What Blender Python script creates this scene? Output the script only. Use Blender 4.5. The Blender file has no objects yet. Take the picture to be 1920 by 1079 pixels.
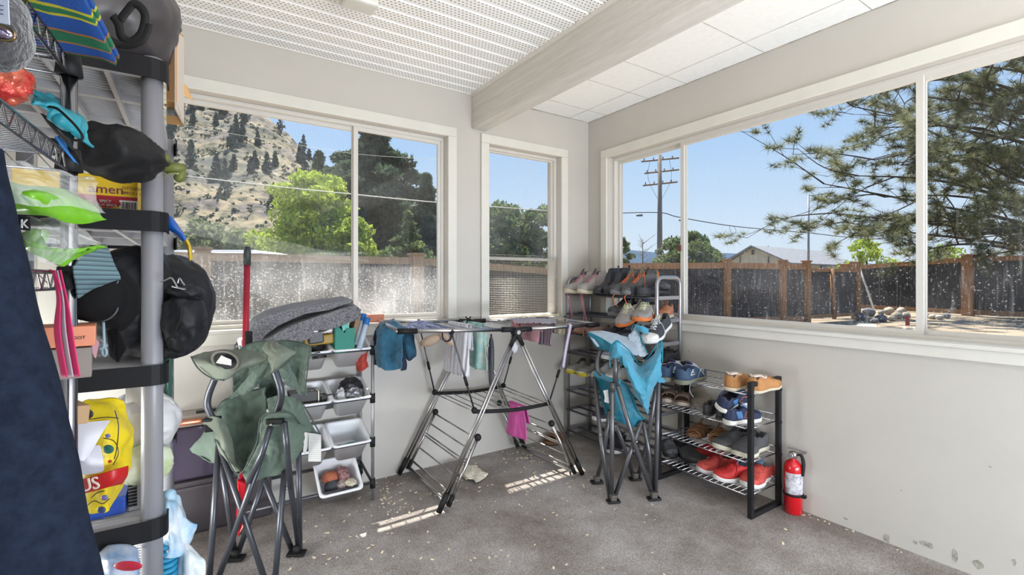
import bpy, math, random
from mathutils import Vector, Matrix, noise, Euler
random.seed(7)
PI=math.pi
sc=bpy.context.scene
COL=sc.collection
# ---------------------------------------------------------------- camera, sky, sun, exposure
F=897.0; X0=960.0; Y0=525.0
YAW=math.atan2(X0-361,F)
CAM=Vector((-2.614,-2.823,1.191))
DV=Vector((math.sin(YAW),math.cos(YAW),0)); RV=Vector((math.cos(YAW),-math.sin(YAW),0)); UV=Vector((0,0,1))
cd=bpy.data.cameras.new('camera'); cam=bpy.data.objects.new('camera',cd); COL.objects.link(cam)
cam.location=CAM; cam.rotation_euler=(PI/2,0,-YAW)
cd.sensor_width=36; cd.lens=F/1920*36; cd.shift_y=-(539.5-Y0)/1920; cd.clip_start=0.02; cd.clip_end=2000
sc.camera=cam
sc.view_settings.view_transform='Standard'; sc.view_settings.look='None'
sc.view_settings.gamma=1; sc.view_settings.use_curve_mapping=False
sc.view_settings.exposure=0.0
w=bpy.data.worlds.new('sky'); sc.world=w; w.use_nodes=True
nt=w.node_tree; nt.nodes.clear()
o=nt.nodes.new('ShaderNodeOutputWorld'); b=nt.nodes.new('ShaderNodeBackground')
tc=nt.nodes.new('ShaderNodeTexCoord'); sp=nt.nodes.new('ShaderNodeSeparateXYZ'); cr=nt.nodes.new('ShaderNodeValToRGB')
nt.links.new(tc.outputs['Generated'],sp.inputs[0]); nt.links.new(sp.outputs['Z'],cr.inputs[0])
e=cr.color_ramp.elements
e[0].position=0.0; e[0].color=(.80,.90,1.0,1)
e[1].position=1.0; e[1].color=(.16,.36,.85,1)
for p,c in ((.10,(.70,.84,1.0,1)),(.25,(.50,.71,1.0,1)),(.45,(.36,.59,1.0,1))):
    q=e.new(p); q.color=c
nt.links.new(cr.outputs[0],b.inputs[0]); b.inputs[1].default_value=1.0
nt.links.new(b.outputs[0],o.inputs[0])
sl=bpy.data.lights.new('sun','SUN'); sl.energy=15; sl.angle=.009; sl.color=(1,.93,.82)
so=bpy.data.objects.new('sun',sl); COL.objects.link(so)
so.rotation_euler=Vector((-.19,-.5,-.955)).to_track_quat('-Z','Y').to_euler()
def area(name,loc,target,sx,sy,en,col=(1,1,1)):
    l=bpy.data.lights.new(name,'AREA'); l.shape='RECTANGLE'; l.size=sx; l.size_y=sy; l.energy=en; l.color=col
    ob=bpy.data.objects.new(name,l); COL.objects.link(ob); ob.location=loc
    ob.rotation_euler=(Vector(target)-Vector(loc)).to_track_quat('-Z','Y').to_euler(); return ob
# added fill: unseen uplights behind the camera, brightening the room off the ceiling
area('bounce_fill',(-2.2,-3.9,1.75),(-2.0,-3.7,3.0),2.0,2.8,70,(1,.99,.96))
area('bounce_fill',(-.75,-4.7,1.6),(-.8,-4.6,3.0),.8,1.6,26,(1,.99,.96))
# added cool fill panel, unseen low behind the camera, for lower walls and floor
area('low_fill',(-1.0,-4.5,.34),(-.75,0,1.25),1.9,.55,106,(.82,.90,1))
# added fill, unseen low behind the shelving, brightening the far wall's left end
area('side_fill',(-3.40,-.62,.46),(-1.6,-.15,.62),1.1,.5,42,(1,1,.95))

# ---------------------------------------------------------------- coordinates
def ray(px,py):
    return DV+RV*((px-X0)/F)-UV*((py-Y0)/F)
def P(px,py,x=None,y=None,z=None,D=None):
    v=ray(px,py)
    t=D if D is not None else (x-CAM.x)/v.x if x is not None else (y-CAM.y)/v.y if y is not None else (z-CAM.z)/v.z
    return CAM+v*t
# ---------------------------------------------------------------- materials
MATS={}
def nodes(m):
    m.use_nodes=True; return m.node_tree, m.node_tree.nodes['Principled BSDF']
def mat(name,col,rough=.6,metal=0,var=0,vs=8,bump=0,bs=60,col2=None,spec=.5,aniso=None,trans=0,alpha=1,sheen=0,emit=0,coat=0):
    if name in MATS: return MATS[name]
    m=bpy.data.materials.new(name); nt,p=nodes(m)
    p.inputs['Base Color'].default_value=(*col,1); p.inputs['Roughness'].default_value=rough; p.inputs['Metallic'].default_value=metal
    p.inputs['Specular IOR Level'].default_value=spec
    if trans: p.inputs['Transmission Weight'].default_value=trans
    if alpha<1: p.inputs['Alpha'].default_value=alpha
    if sheen: p.inputs['Sheen Weight'].default_value=sheen
    if coat: p.inputs['Coat Weight'].default_value=coat
    if emit: p.inputs['Emission Color'].default_value=(*col,1); p.inputs['Emission Strength'].default_value=emit
    tc=nt.nodes.new('ShaderNodeTexCoord')
    if var or col2:
        n=nt.nodes.new('ShaderNodeTexNoise'); n.inputs['Scale'].default_value=vs; n.inputs['Detail'].default_value=6; n.inputs['Roughness'].default_value=.65
        mp=nt.nodes.new('ShaderNodeMapping')
        if aniso: mp.inputs['Scale'].default_value=aniso
        nt.links.new(tc.outputs['Object'],mp.inputs[0]); nt.links.new(mp.outputs[0],n.inputs[0])
        r=nt.nodes.new('ShaderNodeValToRGB'); c2=col2 or tuple(max(0,c*(1-var)) for c in col); c1=col if col2 else tuple(min(1,c*(1+var*.6)) for c in col)
        r.color_ramp.elements[0].position=.35; r.color_ramp.elements[0].color=(*c2,1); r.color_ramp.elements[1].position=.65; r.color_ramp.elements[1].color=(*c1,1)
        nt.links.new(n.outputs[0],r.inputs[0]); nt.links.new(r.outputs[0],p.inputs['Base Color'])
    if bump:
        n=nt.nodes.new('ShaderNodeTexNoise'); n.inputs['Scale'].default_value=bs; n.inputs['Detail'].default_value=4
        nt.links.new(tc.outputs['Object'],n.inputs[0]); bn=nt.nodes.new('ShaderNodeBump'); bn.inputs['Strength'].default_value=bump; bn.inputs['Distance'].default_value=.01
        nt.links.new(n.outputs[0],bn.inputs['Height']); nt.links.new(bn.outputs[0],p.inputs['Normal'])
    MATS[name]=m; return m
def math_node(nt,op,a,b=None):
    n=nt.nodes.new('ShaderNodeMath'); n.operation=op
    for i,v in enumerate((a,b)):
        if v is None: continue
        if isinstance(v,(int,float)): n.inputs[i].default_value=v
        else: nt.links.new(v,n.inputs[i])
    return n.outputs[0]
def striped(name,cols,axis=0,width=.02,rough=.85,jit=0):
    """repeating stripes of listed colours along an object axis"""
    m=bpy.data.materials.new(name); nt,p=nodes(m); p.inputs['Roughness'].default_value=rough
    tc=nt.nodes.new('ShaderNodeTexCoord'); s=nt.nodes.new('ShaderNodeSeparateXYZ'); nt.links.new(tc.outputs['Object'],s.inputs[0])
    f=math_node(nt,'FRACT',math_node(nt,'MULTIPLY',s.outputs[axis],1/(width*len(cols))))
    r=nt.nodes.new('ShaderNodeValToRGB'); r.color_ramp.interpolation='CONSTANT'; el=r.color_ramp.elements
    n=len(cols)
    el[0].position=0; el[0].color=(*cols[0],1); el[1].position=1/n; el[1].color=(*cols[1%n],1)
    for i in range(2,n): q=el.new(i/n); q.color=(*cols[i],1)
    nt.links.new(f,r.inputs[0]); nt.links.new(r.outputs[0],p.inputs['Base Color']); MATS[name]=m; return m
# ---------------------------------------------------------------- objects
OFF={}
def tag(o,label=None,cat=None,group=None,kind=None):
    if label: o['label']=label
    if cat: o['category']=cat
    if group: o['group']=group
    if kind: o['kind']=kind
    return o
def thing(name,label,cat,loc,group=None):
    o=bpy.data.objects.new(name,None); COL.objects.link(o); o.location=loc; o.empty_display_size=.05
    OFF[o.name]=Vector(loc); return tag(o,label,cat,group)
class MB:
    def __init__(s): s.v=[]; s.f=[]; s.sm=[]
    def add(s,vs,fs,smooth=False):
        n=len(s.v); s.v+= [Vector(v) for v in vs]; s.f+=[tuple(i+n for i in f) for f in fs]; s.sm+=[smooth]*len(fs); return s
    def box(s,a,b,M=None):
        x0,y0,z0=a; x1,y1,z1=b
        vs=[Vector(t) for t in ((x0,y0,z0),(x1,y0,z0),(x1,y1,z0),(x0,y1,z0),(x0,y0,z1),(x1,y0,z1),(x1,y1,z1),(x0,y1,z1))]
        if M: vs=[M@v for v in vs]
        return s.add(vs,[(0,3,2,1),(4,5,6,7),(0,1,5,4),(1,2,6,5),(2,3,7,6),(3,0,4,7)])
    def cbox(s,c,d,rot=(0,0,0)):
        M=Matrix.Translation(c)@Euler(rot).to_matrix().to_4x4(); h=[q/2 for q in d]
        return s.box((-h[0],-h[1],-h[2]),(h[0],h[1],h[2]),M)
    def tube(s,pts,r,n=8,closed=False,flat=1,up=None):
        pts=[Vector(p) for p in pts]; m=len(pts); rs=r if isinstance(r,(list,tuple)) else [r]*m
        rings=[]; nrm=None
        for i in range(m):
            if closed: t=pts[(i+1)%m]-pts[i-1]
            else: t=pts[min(i+1,m-1)]-pts[max(i-1,0)]
            if t.length<1e-9: t=Vector((0,0,1))
            t.normalize()
            if nrm is None:
                a=Vector(up) if up else (Vector((0,0,1)) if abs(t.z)<.9 else Vector((1,0,0)))
                nrm=(a-t*a.dot(t)).normalized()
            else:
                nrm=nrm-t*nrm.dot(t)
                if nrm.length<1e-6: nrm=t.orthogonal()
                nrm.normalize()
            b=t.cross(nrm)
            rings.append([pts[i]+(nrm*math.cos(k*2*PI/n)*flat+b*math.sin(k*2*PI/n))*rs[i] for k in range(n)])
        vs=[v for rg in rings for v in rg]; fs=[]
        for i in range(m if closed else m-1):
            j=(i+1)%m
            for k in range(n):
                l=(k+1)%n; fs.append((i*n+k,i*n+l,j*n+l,j*n+k))
        s.add(vs,fs,True)
        if not closed:
            b0=len(s.v)-len(vs); s.f.append(tuple(b0+k for k in range(n))[::-1]); s.f.append(tuple(b0+(m-1)*n+k for k in range(n))); s.sm+=[False,False]
        return s
    def lathe(s,prof,c=(0,0,0),n=20,M=None):
        c=Vector(c); vs=[]
        for r,z in prof:
            for k in range(n):
                v=Vector((max(r,1e-5)*math.cos(2*PI*k/n),max(r,1e-5)*math.sin(2*PI*k/n),z)); vs.append((M@v if M else v)+c)
        fs=[(i*n+k,i*n+(k+1)%n,(i+1)*n+(k+1)%n,(i+1)*n+k) for i in range(len(prof)-1) for k in range(n)]
        return s.add(vs,fs,True)
    def grid(s,fn,nu,nv,smooth=True,cu=False):
        vs=[fn(i/(nu if cu else nu-1),j/(nv-1)) for j in range(nv) for i in range(nu)]
        fs=[(j*nu+i,j*nu+(i+1)%nu,(j+1)*nu+(i+1)%nu,(j+1)*nu+i) for j in range(nv-1) for i in range(nu if cu else nu-1)]
        return s.add(vs,fs,smooth)
    def poly(s,pts,ext):
        """flat outline extruded by a vector"""
        pts=[Vector(p) for p in pts]; e=Vector(ext); n=len(pts)
        return s.add(pts+[p+e for p in pts],[tuple(range(n))[::-1],tuple(range(n,2*n))]+[(i,(i+1)%n,n+(i+1)%n,n+i) for i in range(n)])
    def ball(s,c,r,nu=14,nv=9,M=None,fn=None):
        c=Vector(c); r=Vector(r) if not isinstance(r,(int,float)) else Vector((r,r,r))
        def f(u,v):
            a=2*PI*u; t=PI*(v*.998+.001)
            q=Vector((math.sin(t)*math.cos(a),math.sin(t)*math.sin(a),-math.cos(t)))
            k=fn(q) if fn else 1
            q=Vector((q.x*r.x,q.y*r.y,q.z*r.z))*k
            return (M@q if M else q)+c
        return s.grid(f,nu,nv,True,True)
    def build(s,name,m,parent=None,thick=0,bevel=0,sub=0,kind=None):
        me=bpy.data.meshes.new(name)
        if parent is not None: off=OFF[parent.name]
        else:
            n=len(s.v); off=Vector((sum(v.x for v in s.v)/n,sum(v.y for v in s.v)/n,min(v.z for v in s.v)))
        me.from_pydata([v-off for v in s.v],[],s.f); me.polygons.foreach_set('use_smooth',s.sm); me.update()
        ob=bpy.data.objects.new(name,me); COL.objects.link(ob); me.materials.append(m)
        if parent is not None: ob.parent=parent
        else: ob.location=off
        OFF[ob.name]=off
        if bevel: q=ob.modifiers.new('bevel','BEVEL'); q.width=bevel; q.segments=2; q.limit_method='ANGLE'; q.angle_limit=.6
        if thick: q=ob.modifiers.new('thick','SOLIDIFY'); q.thickness=thick; q.offset=0
        if sub: q=ob.modifiers.new('sub','SUBSURF'); q.levels=sub; q.render_levels=sub
        if kind: ob['kind']=kind
        return ob
def struct(name,mb,m,**k): return mb.build(name,m,kind='structure',**k)
def cat_rom(a,b,c,d,t):
    return .5*((2*b)+(c-a)*t+(2*a-5*b+4*c-d)*t*t+(3*b-a-3*c+d)*t*t*t)
def spline(pts,n=6):
    pts=[Vector(p) for p in pts]; out=[]
    for i in range(len(pts)-1):
        a=pts[max(i-1,0)];b=pts[i];c=pts[i+1];d=pts[min(i+2,len(pts)-1)]
        for k in range(n): out.append(cat_rom(a,b,c,d,k/n))
    out.append(pts[-1]); return out
def net(rows,nu=24,nv=24,amp=0,fs=18,seed=0,crease=0):
    """smooth surface through a control net of 3-D points, with folds"""
    rows=[[Vector(p) for p in r] for r in rows]; R_=len(rows); mb=MB()
    def ev(u,v):
        y=v*(R_-1); j=min(int(y),R_-2); ty=y-j; col=[]
        for q in (max(j-1,0),j,j+1,min(j+2,R_-1)):
            r=rows[q]; C_=len(r); x=u*(C_-1); i=min(int(x),C_-2); t=x-i
            col.append(cat_rom(r[max(i-1,0)],r[i],r[i+1],r[min(i+2,C_-1)],t))
        return cat_rom(*col,ty)
    def f(u,v):
        p=ev(u,v)
        if amp:
            k=noise.noise(p*fs+Vector((seed,0,0)))
            if crease: k=(1-abs(k)*2.2)*.7+.3*k; k+=.35*(1-2.4*abs(noise.noise(p*fs*2.3+Vector((0,seed,4)))))
            e=ev(min(u+.01,1),v)-ev(max(u-.01,0),v); g=ev(u,min(v+.01,1))-ev(u,max(v-.01,0)); nn=e.cross(g)
            if nn.length>1e-12: p=p+nn.normalized()*amp*k
        return p
    return mb.grid(f,nu,nv)
def pnet(rows,**k): return net([[P(a,b,D=c) for a,b,c in r] for r in rows],**k)
def lumpy(c,r,rot=(0,0,0),amp=.12,fs=6,seed=0,nu=40,nv=26,crease=1,sq=1,floor=None):
    """crumpled soft volume: superellipsoid with sharp folds"""
    mb=MB(); M=Euler(rot).to_matrix(); c=Vector(c); r=Vector(r) if not isinstance(r,(int,float)) else Vector((r,)*3)
    sg=lambda x:math.copysign(abs(x)**sq,x)
    def f(u,v):
        a=2*PI*u; t=PI*(v*.998+.001)
        q=Vector((sg(math.sin(t))*sg(math.cos(a)),sg(math.sin(t))*sg(math.sin(a)),-sg(math.cos(t))))
        s=Vector((q.x*r.x,q.y*r.y,q.z*r.z)); n1=noise.noise(s*fs/max(r)*.35+Vector((seed,seed*.7,0))); n2=noise.noise(s*fs/max(r)+Vector((0,seed,3)))
        k=1+amp*((1-2.4*abs(n1)) if crease else n1*1.5)+amp*.45*((1-2.4*abs(n2)) if crease else n2)
        s=M@(s*k)+c
        if floor is not None and s.z<floor: s.z=floor
        return s
    mb.grid(f,nu,nv,True,True); return mb
def text(name,txt,size,loc,xdir,ydir,m,parent=None,ext=.0006,align='LEFT'):
    cu=bpy.data.curves.new('t','FONT'); cu.body=txt; cu.size=size; cu.extrude=ext; cu.align_x=align; cu.resolution_u=3
    t=bpy.data.objects.new('t',cu); COL.objects.link(t)
    bpy.context.view_layer.update()
    me=bpy.data.meshes.new_from_object(t.evaluated_get(bpy.context.evaluated_depsgraph_get())); bpy.data.objects.remove(t)
    X=Vector(xdir).normalized(); Y=Vector(ydir); Y=(Y-X*Y.dot(X)).normalized(); Z=X.cross(Y)
    M=Matrix((X,Y,Z)).transposed().to_4x4(); M.translation=Vector(loc)
    mb=MB(); mb.add([M@v.co for v in me.vertices],[tuple(p.vertices) for p in me.polygons])
    return mb.build(name,m,parent)
# ================================================================ the room
wall_m=mat('wall_paint',(.525,.50,.46),.5,var=.035,vs=2.2,bump=.06,bs=14)
trim_m=mat('trim_paint',(.66,.645,.59),.4,var=.04,vs=5)
frame_m=mat('window_vinyl',(.62,.60,.56),.35)
beam_m=mat('beam_paint',(.60,.575,.53),.6,var=.10,vs=9,aniso=(3,.35,6),bump=.25,bs=30)
H=2.44; XL=-3.45; YB=-5.6
# carpet
def carpet():
    m=bpy.data.materials.new('carpet'); nt,p=nodes(m); p.inputs['Roughness'].default_value=1; p.inputs['Specular IOR Level'].default_value=.1
    tc=nt.nodes.new('ShaderNodeTexCoord')
    def nz(s,d,ro=.6):
        n=nt.nodes.new('ShaderNodeTexNoise'); n.inputs['Scale'].default_value=s; n.inputs['Detail'].default_value=d; n.inputs['Roughness'].default_value=ro; nt.links.new(tc.outputs['Object'],n.inputs[0]); return n.outputs[0]
    def ramp(inp,a,ca,b_,cb):
        r=nt.nodes.new('ShaderNodeValToRGB'); r.color_ramp.elements[0].position=a; r.color_ramp.elements[0].color=(*ca,1); r.color_ramp.elements[1].position=b_; r.color_ramp.elements[1].color=(*cb,1); nt.links.new(inp,r.inputs[0]); return r.outputs[0]
    base=ramp(nz(1.6,6,.7),.38,(.235,.205,.185),.64,(.46,.435,.425))
    fine=ramp(nz(160,3,.8),.34,(.42,.42,.42),.66,(1.5,1.5,1.5))
    mx=nt.nodes.new('ShaderNodeMix'); mx.data_type='RGBA'; mx.blend_type='MULTIPLY'; mx.inputs[0].default_value=.75
    nt.links.new(base,mx.inputs[6]); nt.links.new(fine,mx.inputs[7]); nt.links.new(mx.outputs[2],p.inputs['Base Color'])
    bn=nt.nodes.new('ShaderNodeBump'); bn.inputs['Strength'].default_value=.7; bn.inputs['Distance'].default_value=.004; nt.links.new(nz(260,2),bn.inputs['Height']); nt.links.new(bn.outputs[0],p.inputs['Normal'])
    return m
struct('floor',MB().box((XL,YB,-.12),(0.0,0.0,0)),carpet())
# walls with their openings: A is the far wall (y = 0), B the right wall (x = 0)
T=.16
W1=(-3.10,-1.235,.935,2.125); W2=(-.925,-.285,.915,2.125); WB=(-3.60,-.215,.925,2.115)
def wall_rects(lo,hi,holes,z0,z1,fn):
    x=lo
    for (a,b_,c,d) in sorted(holes):
        fn(x,a,z0,z1); fn(a,b_,z0,c); fn(a,b_,d,z1); x=b_
    fn(x,hi,z0,z1)
mb=MB(); wall_rects(XL,T,[W1,W2],-.12,H+.1,lambda a,b_,c,d: mb.box((a,0,c),(b_,T,d))); struct('wall_far',mb,wall_m)
mb=MB(); wall_rects(YB,0,[WB],-.12,H+.1,lambda a,b_,c,d: mb.box((0,a,c),(T,b_,d))); struct('wall_right',mb,wall_m)
struct('wall_left',MB().box((XL-T,YB,-.12),(XL,T,H+.1)),wall_m)
# scuffs and flaked paint low on the right wall
sm=mat('bare_plaster',(.36,.35,.30),.9,var=.4,vs=60)
sc_=MB()
for (px,py,sx,sz) in ((1663,1010,.018,.022),(1716,1018,.01,.012),(1738,1022,.03,.016),(1790,1042,.012,.03),(1836,1060,.022,.02),(1902,1056,.006,.016),(1585,973,.012,.006),(1291,659,.006,.01),(1690,920,.004,.006),(1857,876,.004,.004)):
    c=P(px,py,x=-.0006); k=9
    pts=[(-.0008,c.y+sx*(.6+.5*random.random())*math.cos(2*PI*i/k),c.z+sz*(.6+.5*random.random())*math.sin(2*PI*i/k)) for i in range(k)]
    sc_.poly(pts,(.0012,0,0))
struct('trim_1',sc_,sm)
# ceilings
def soffit():
    m=bpy.data.materials.new('perforated_soffit'); nt,p=nodes(m); p.inputs['Roughness'].default_value=.5
    tc=nt.nodes.new('ShaderNodeTexCoord'); s=nt.nodes.new('ShaderNodeSeparateXYZ'); nt.links.new(tc.outputs['Object'],s.inputs[0])
    def cell(ox,oy):
        a=math_node(nt,'SUBTRACT',math_node(nt,'FRACT',math_node(nt,'ADD',math_node(nt,'MULTIPLY',s.outputs[0],1/.02),ox)),.5)
        c=math_node(nt,'SUBTRACT',math_node(nt,'FRACT',math_node(nt,'ADD',math_node(nt,'MULTIPLY',s.outputs[1],1/.0390),oy)),.5)
        a=math_node(nt,'MULTIPLY',a,.02/.0048); c=math_node(nt,'MULTIPLY',c,.039/.0036)
        return math_node(nt,'LESS_THAN',math_node(nt,'ADD',math_node(nt,'MULTIPLY',a,a),math_node(nt,'MULTIPLY',c,c)),1.0)
    h=math_node(nt,'MAXIMUM',cell(0,0),cell(.5,.5))
    mx=nt.nodes.new('ShaderNodeMix'); mx.data_type='RGBA'; mx.inputs[6].default_value=(.93,.92,.90,1); mx.inputs[7].default_value=(.22,.21,.20,1)
    nt.links.new(h,mx.inputs[0]); nt.links.new(mx.outputs[2],p.inputs['Base Color']); return m
mb=MB(); BX=-1.055; BW=.11; pitch=.0975
prof=[]; y=0.0
while y>YB:
    prof+= [(y,H),(y-pitch*.80,H),(y-pitch*.86,H+.006),(y-pitch*.97,H+.006)]; y-=pitch
vs=[]; 
for (yy,zz) in prof: vs+=[(XL,yy,zz),(BX,yy,zz)]
mb.add(vs,[(2*i,2*i+1,2*i+3,2*i+2) for i in range(len(prof)-1)]); mb.box((XL,YB,H+.03),(BX,0,H+.06))
struct('ceiling_soffit',mb,soffit())
tile_m=mat('ceiling_tile',(.93,.93,.91),.85,var=.03,vs=30,bump=.25,bs=260)
struct('ceiling_tiles',MB().box((BX+BW,YB,H),(0,0,H+.06)),tile_m)
grim=mat('dark_joint',(.42,.38,.33),.9,var=.5,vs=12)
mb=MB(); e_=.0012
mb.box((-.2,YB,H-e_),(-.1975,0,H+.01))
for k in range(9):
    yy=-.205-.4*0-(0 if k==0 else .402+ (k-1)*.40*1.0) if k<2 else -.607-.302*1-(k-2)*.5
    mb.box((BX+BW,yy-.0012,H-e_),(0,yy+.0012,H+.01))
mb.box((-.004,YB,H-.003),(0,0,H+.001)); mb.box((BX+BW,-.004,H-.003),(0,0,H+.001))
struct('trim_2',mb,grim)
struct('trim_beam',MB().box((BX,YB,2.205),(BX+BW,0,H+.03)),beam_m,bevel=.006)
mb=MB(); mb.box((BX-.012,YB,H-.018),(BX,0,H)); mb.box((XL,-.006,H-.008),(BX,0,H)); struct('trim_3',mb,mat('soffit_channel',(.72,.69,.64),.5))
# casings
def casing(n,axis,rect,skip_left=False):
    a,b_,c,d=rect; w=.062; t=.018; mb=MB(); L=lambda u0,u1,z0,z1,t0,t1: mb.box((u0,-t1,z0),(u1,-t0,z1)) if axis=='A' else mb.box((-t1,u0,z0),(-t0,u1,z1))
    L(a-w,b_+w,d,d+w,0,t); L(a-w,a,c-.0,d,0,t); L(b_,b_+w,c-.0,d,0,t)
    mb2=MB()
    struct('trim_%d'%n,mb,trim_m,bevel=.004)
    mb=mb2; L2=(lambda u0,u1,z0,z1,t0,t1: mb2.box((u0,-t1,z0),(u1,-t0,z1))) if axis=='A' else (lambda u0,u1,z0,z1,t0,t1: mb2.box((-t1,u0,z0),(-t0,u1,z1)))
    return L2,mb2
L2,m2=casing(4,'A',W1); L2(W1[0]-.07,W1[1]+.07,W1[2]-.018,W1[2],-.05,.016); L2(W1[0]-.06,W1[1]+.06,.862,W1[2]-.018,0,.014); struct('trim_5',m2,trim_m,bevel=.003)
L2,m2=casing(6,'A',W2); L2(W2[0]-.0,W2[1]+.02,W2[2]-.018,W2[2],-.05,.014); struct('trim_7',m2,trim_m,bevel=.003)
L2,m2=casing(8,'B',WB); L2(WB[0]-.07,WB[1]+.06,WB[2]-.012,WB[2]+.006,-.05,.03); L2(WB[0]-.06,WB[1]+.06,.865,WB[2]-.012,0,.018); struct('trim_9',m2,trim_m,bevel=.003)
# window glass: thin dirty panes
def glass(name,speck,haze,hz0=None,hz1=None,streak=.0,veil=0,th=.585):
    m=bpy.data.materials.new(name); nt=(m.use_nodes or True) and m.node_tree; m.use_nodes=True; nt=m.node_tree; nt.nodes.clear()
    out=nt.nodes.new('ShaderNodeOutputMaterial'); tr=nt.nodes.new('ShaderNodeBsdfTransparent'); tr.inputs[0].default_value=(.96,.975,.98,1)
    gl=nt.nodes.new('ShaderNodeBsdfGlossy'); gl.inputs['Roughness'].default_value=.03
    mix=nt.nodes.new('ShaderNodeMixShader'); mix.inputs[0].default_value=.018; nt.links.new(tr.outputs[0],mix.inputs[1]); nt.links.new(gl.outputs[0],mix.inputs[2])
    df=nt.nodes.new('ShaderNodeBsdfDiffuse'); df.inputs[0].default_value=(.85,.85,.85,1); tl=nt.nodes.new('ShaderNodeBsdfTranslucent'); tl.inputs[0].default_value=(.85,.85,.85,1)
    dm=nt.nodes.new('ShaderNodeMixShader'); dm.inputs[0].default_value=.5; nt.links.new(df.outputs[0],dm.inputs[1]); nt.links.new(tl.outputs[0],dm.inputs[2])
    tc=nt.nodes.new('ShaderNodeTexCoord')
    def nz(s,lo,hi,sc3=(1,1,1),d=3):
        mp=nt.nodes.new('ShaderNodeMapping'); mp.inputs['Scale'].default_value=sc3; nt.links.new(tc.outputs['Object'],mp.inputs[0])
        n=nt.nodes.new('ShaderNodeTexNoise'); n.inputs['Scale'].default_value=s; n.inputs['Detail'].default_value=d; nt.links.new(mp.outputs[0],n.inputs[0])
        r=nt.nodes.new('ShaderNodeMapRange'); r.inputs[1].default_value=lo; r.inputs[2].default_value=hi; nt.links.new(n.outputs[0],r.inputs[0]); return r.outputs[0]
    fac=math_node(nt,'MULTIPLY',nz(115,th,th+.1,d=6),speck)
    fac=math_node(nt,'ADD',fac,math_node(nt,'MULTIPLY',nz(3,.4,.8),haze))
    if veil: fac=math_node(nt,'ADD',fac,veil)
    if streak: fac=math_node(nt,'ADD',fac,math_node(nt,'MULTIPLY',nz(60,.58,.72,(1,1,.10),5),streak))
    if hz0 is not None:
        s=nt.nodes.new('ShaderNodeSeparateXYZ'); nt.links.new(tc.outputs['Object'],s.inputs[0])
        r=nt.nodes.new('ShaderNodeMapRange'); r.inputs[1].default_value=hz1; r.inputs[2].default_value=hz0; r.inputs[3].default_value=0.12; nt.links.new(s.outputs[2],r.inputs[0])
        fac=math_node(nt,'MULTIPLY',fac,r.outputs[0])
    fin=nt.nodes.new('ShaderNodeMixShader'); nt.links.new(math_node(nt,'MINIMUM',fac,.8),fin.inputs[0]); nt.links.new(mix.outputs[0],fin.inputs[1]); nt.links.new(dm.outputs[0],fin.inputs[2]); nt.links.new(fin.outputs[0],out.inputs[0])
    return m
g_left=glass('hard_water_glass',.26,.26,.26,.44,.16,veil=.06,th=.56)
g_mid=glass('hazy_glass',.12,.10)
g_right=glass('splashed_glass',.55,.05,.30,.62,.12,th=.62)
lock_m=mat('latch_brown',(.12,.02,.025),.5)
def frame_rects(axis,rects,fw,t0,t1):
    mb=MB()
    for (a,b_,c,d) in rects:
        for q in ((a,b_,c,c+fw),(a,b_,d-fw,d),(a,a+fw,c+fw,d-fw),(b_-fw,b_,c+fw,d-fw)):
            if axis=='A': mb.box((q[0],t0,q[2]),(q[1],t1,q[3]))
            else: mb.box((t0,q[0],q[2]),(t1,q[1],q[3]))
    return mb
def window(n,axis,rect,cuts,gm,fw=.02,t=.05):
    a,b_,c,d=rect
    fr=struct('window_%d'%n,frame_rects(axis,[rect],fw,t,t+.07),frame_m,bevel=.002)
    xs=[a+.012]+cuts+[b_-.012]
    for i in range(len(xs)-1):
        o_=.012 if i%2 else .038
        l,r=xs[i]-(.012 if i else 0),xs[i+1]+(.012 if i<len(xs)-2 else 0)
        s_=frame_rects(axis,[(l,r,c+.016,d-.016)],.026,t+o_,t+o_+.02).build('window_sash',frame_m,fr)
        g=MB(); q=t+o_+.01
        if axis=='A': g.box((l+.02,q-.002,c+.03),(r-.02,q+.002,d-.03))
        else: g.box((q-.002,l+.02,c+.03),(q+.002,r-.02,d-.03))
        g.build('window_pane',gm,s_)
    return fr
w1=window(1,'A',W1,[-1.806],g_left)
wb=window(3,'B',WB,[-2.065,-.828],g_right)
MB().box((.046,-2.03,.985),(.06,-2.018,1.03)).build('latch',lock_m,wb)
MB().box((.046,-.822,1.38),(.06,-.812,1.42)).build('latch',lock_m,wb)
MB().box((-1.842,.03,1.03),(-1.83,.05,1.07)).build('latch',lock_m,w1)
a,b_,c,d=W2
w2=struct('window_2',frame_rects('A',[W2],.02,.05,.12),frame_m,bevel=.002)
s_=frame_rects('A',[(a+.012,b_-.012,1.335,d-.012)],.018,.075,.095).build('window_sash',frame_m,w2)
MB().box((a+.025,.083,1.35),(b_-.025,.087,d-.03)).build('window_pane',g_mid,s_)
# wire netting stapled over the open lower half
mesh_m=mat('galvanised_netting',(.50,.49,.44),.5,.5)
mb=MB(); x=a-.015
while x<b_+.05: mb.tube([(x,.036,c-.0),(x+.002,.036,1.36)],.0011,4); x+=.0128
z=c+.004
while z<1.37: mb.tube([(a-.015,.034,z),(b_+.05,.034,z+.002)],.0011,4); z+=.0128
mb.build('window_netting',mesh_m,w2)
mb=MB(); foam=mat('peeled_caulk',(.82,.76,.62),.9,var=.15,vs=40)
def cf(u,v): 
    x=a+.0+(b_-a)*u; t=v*PI; r=.010+.012*abs(noise.noise(Vector((x*30,2,0))))
    return Vector((x,.03-r*math.cos(t),c+r*1.5*math.sin(t)))
mb.grid(cf,60,6); mb.build('window_caulk',foam,w2)
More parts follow.
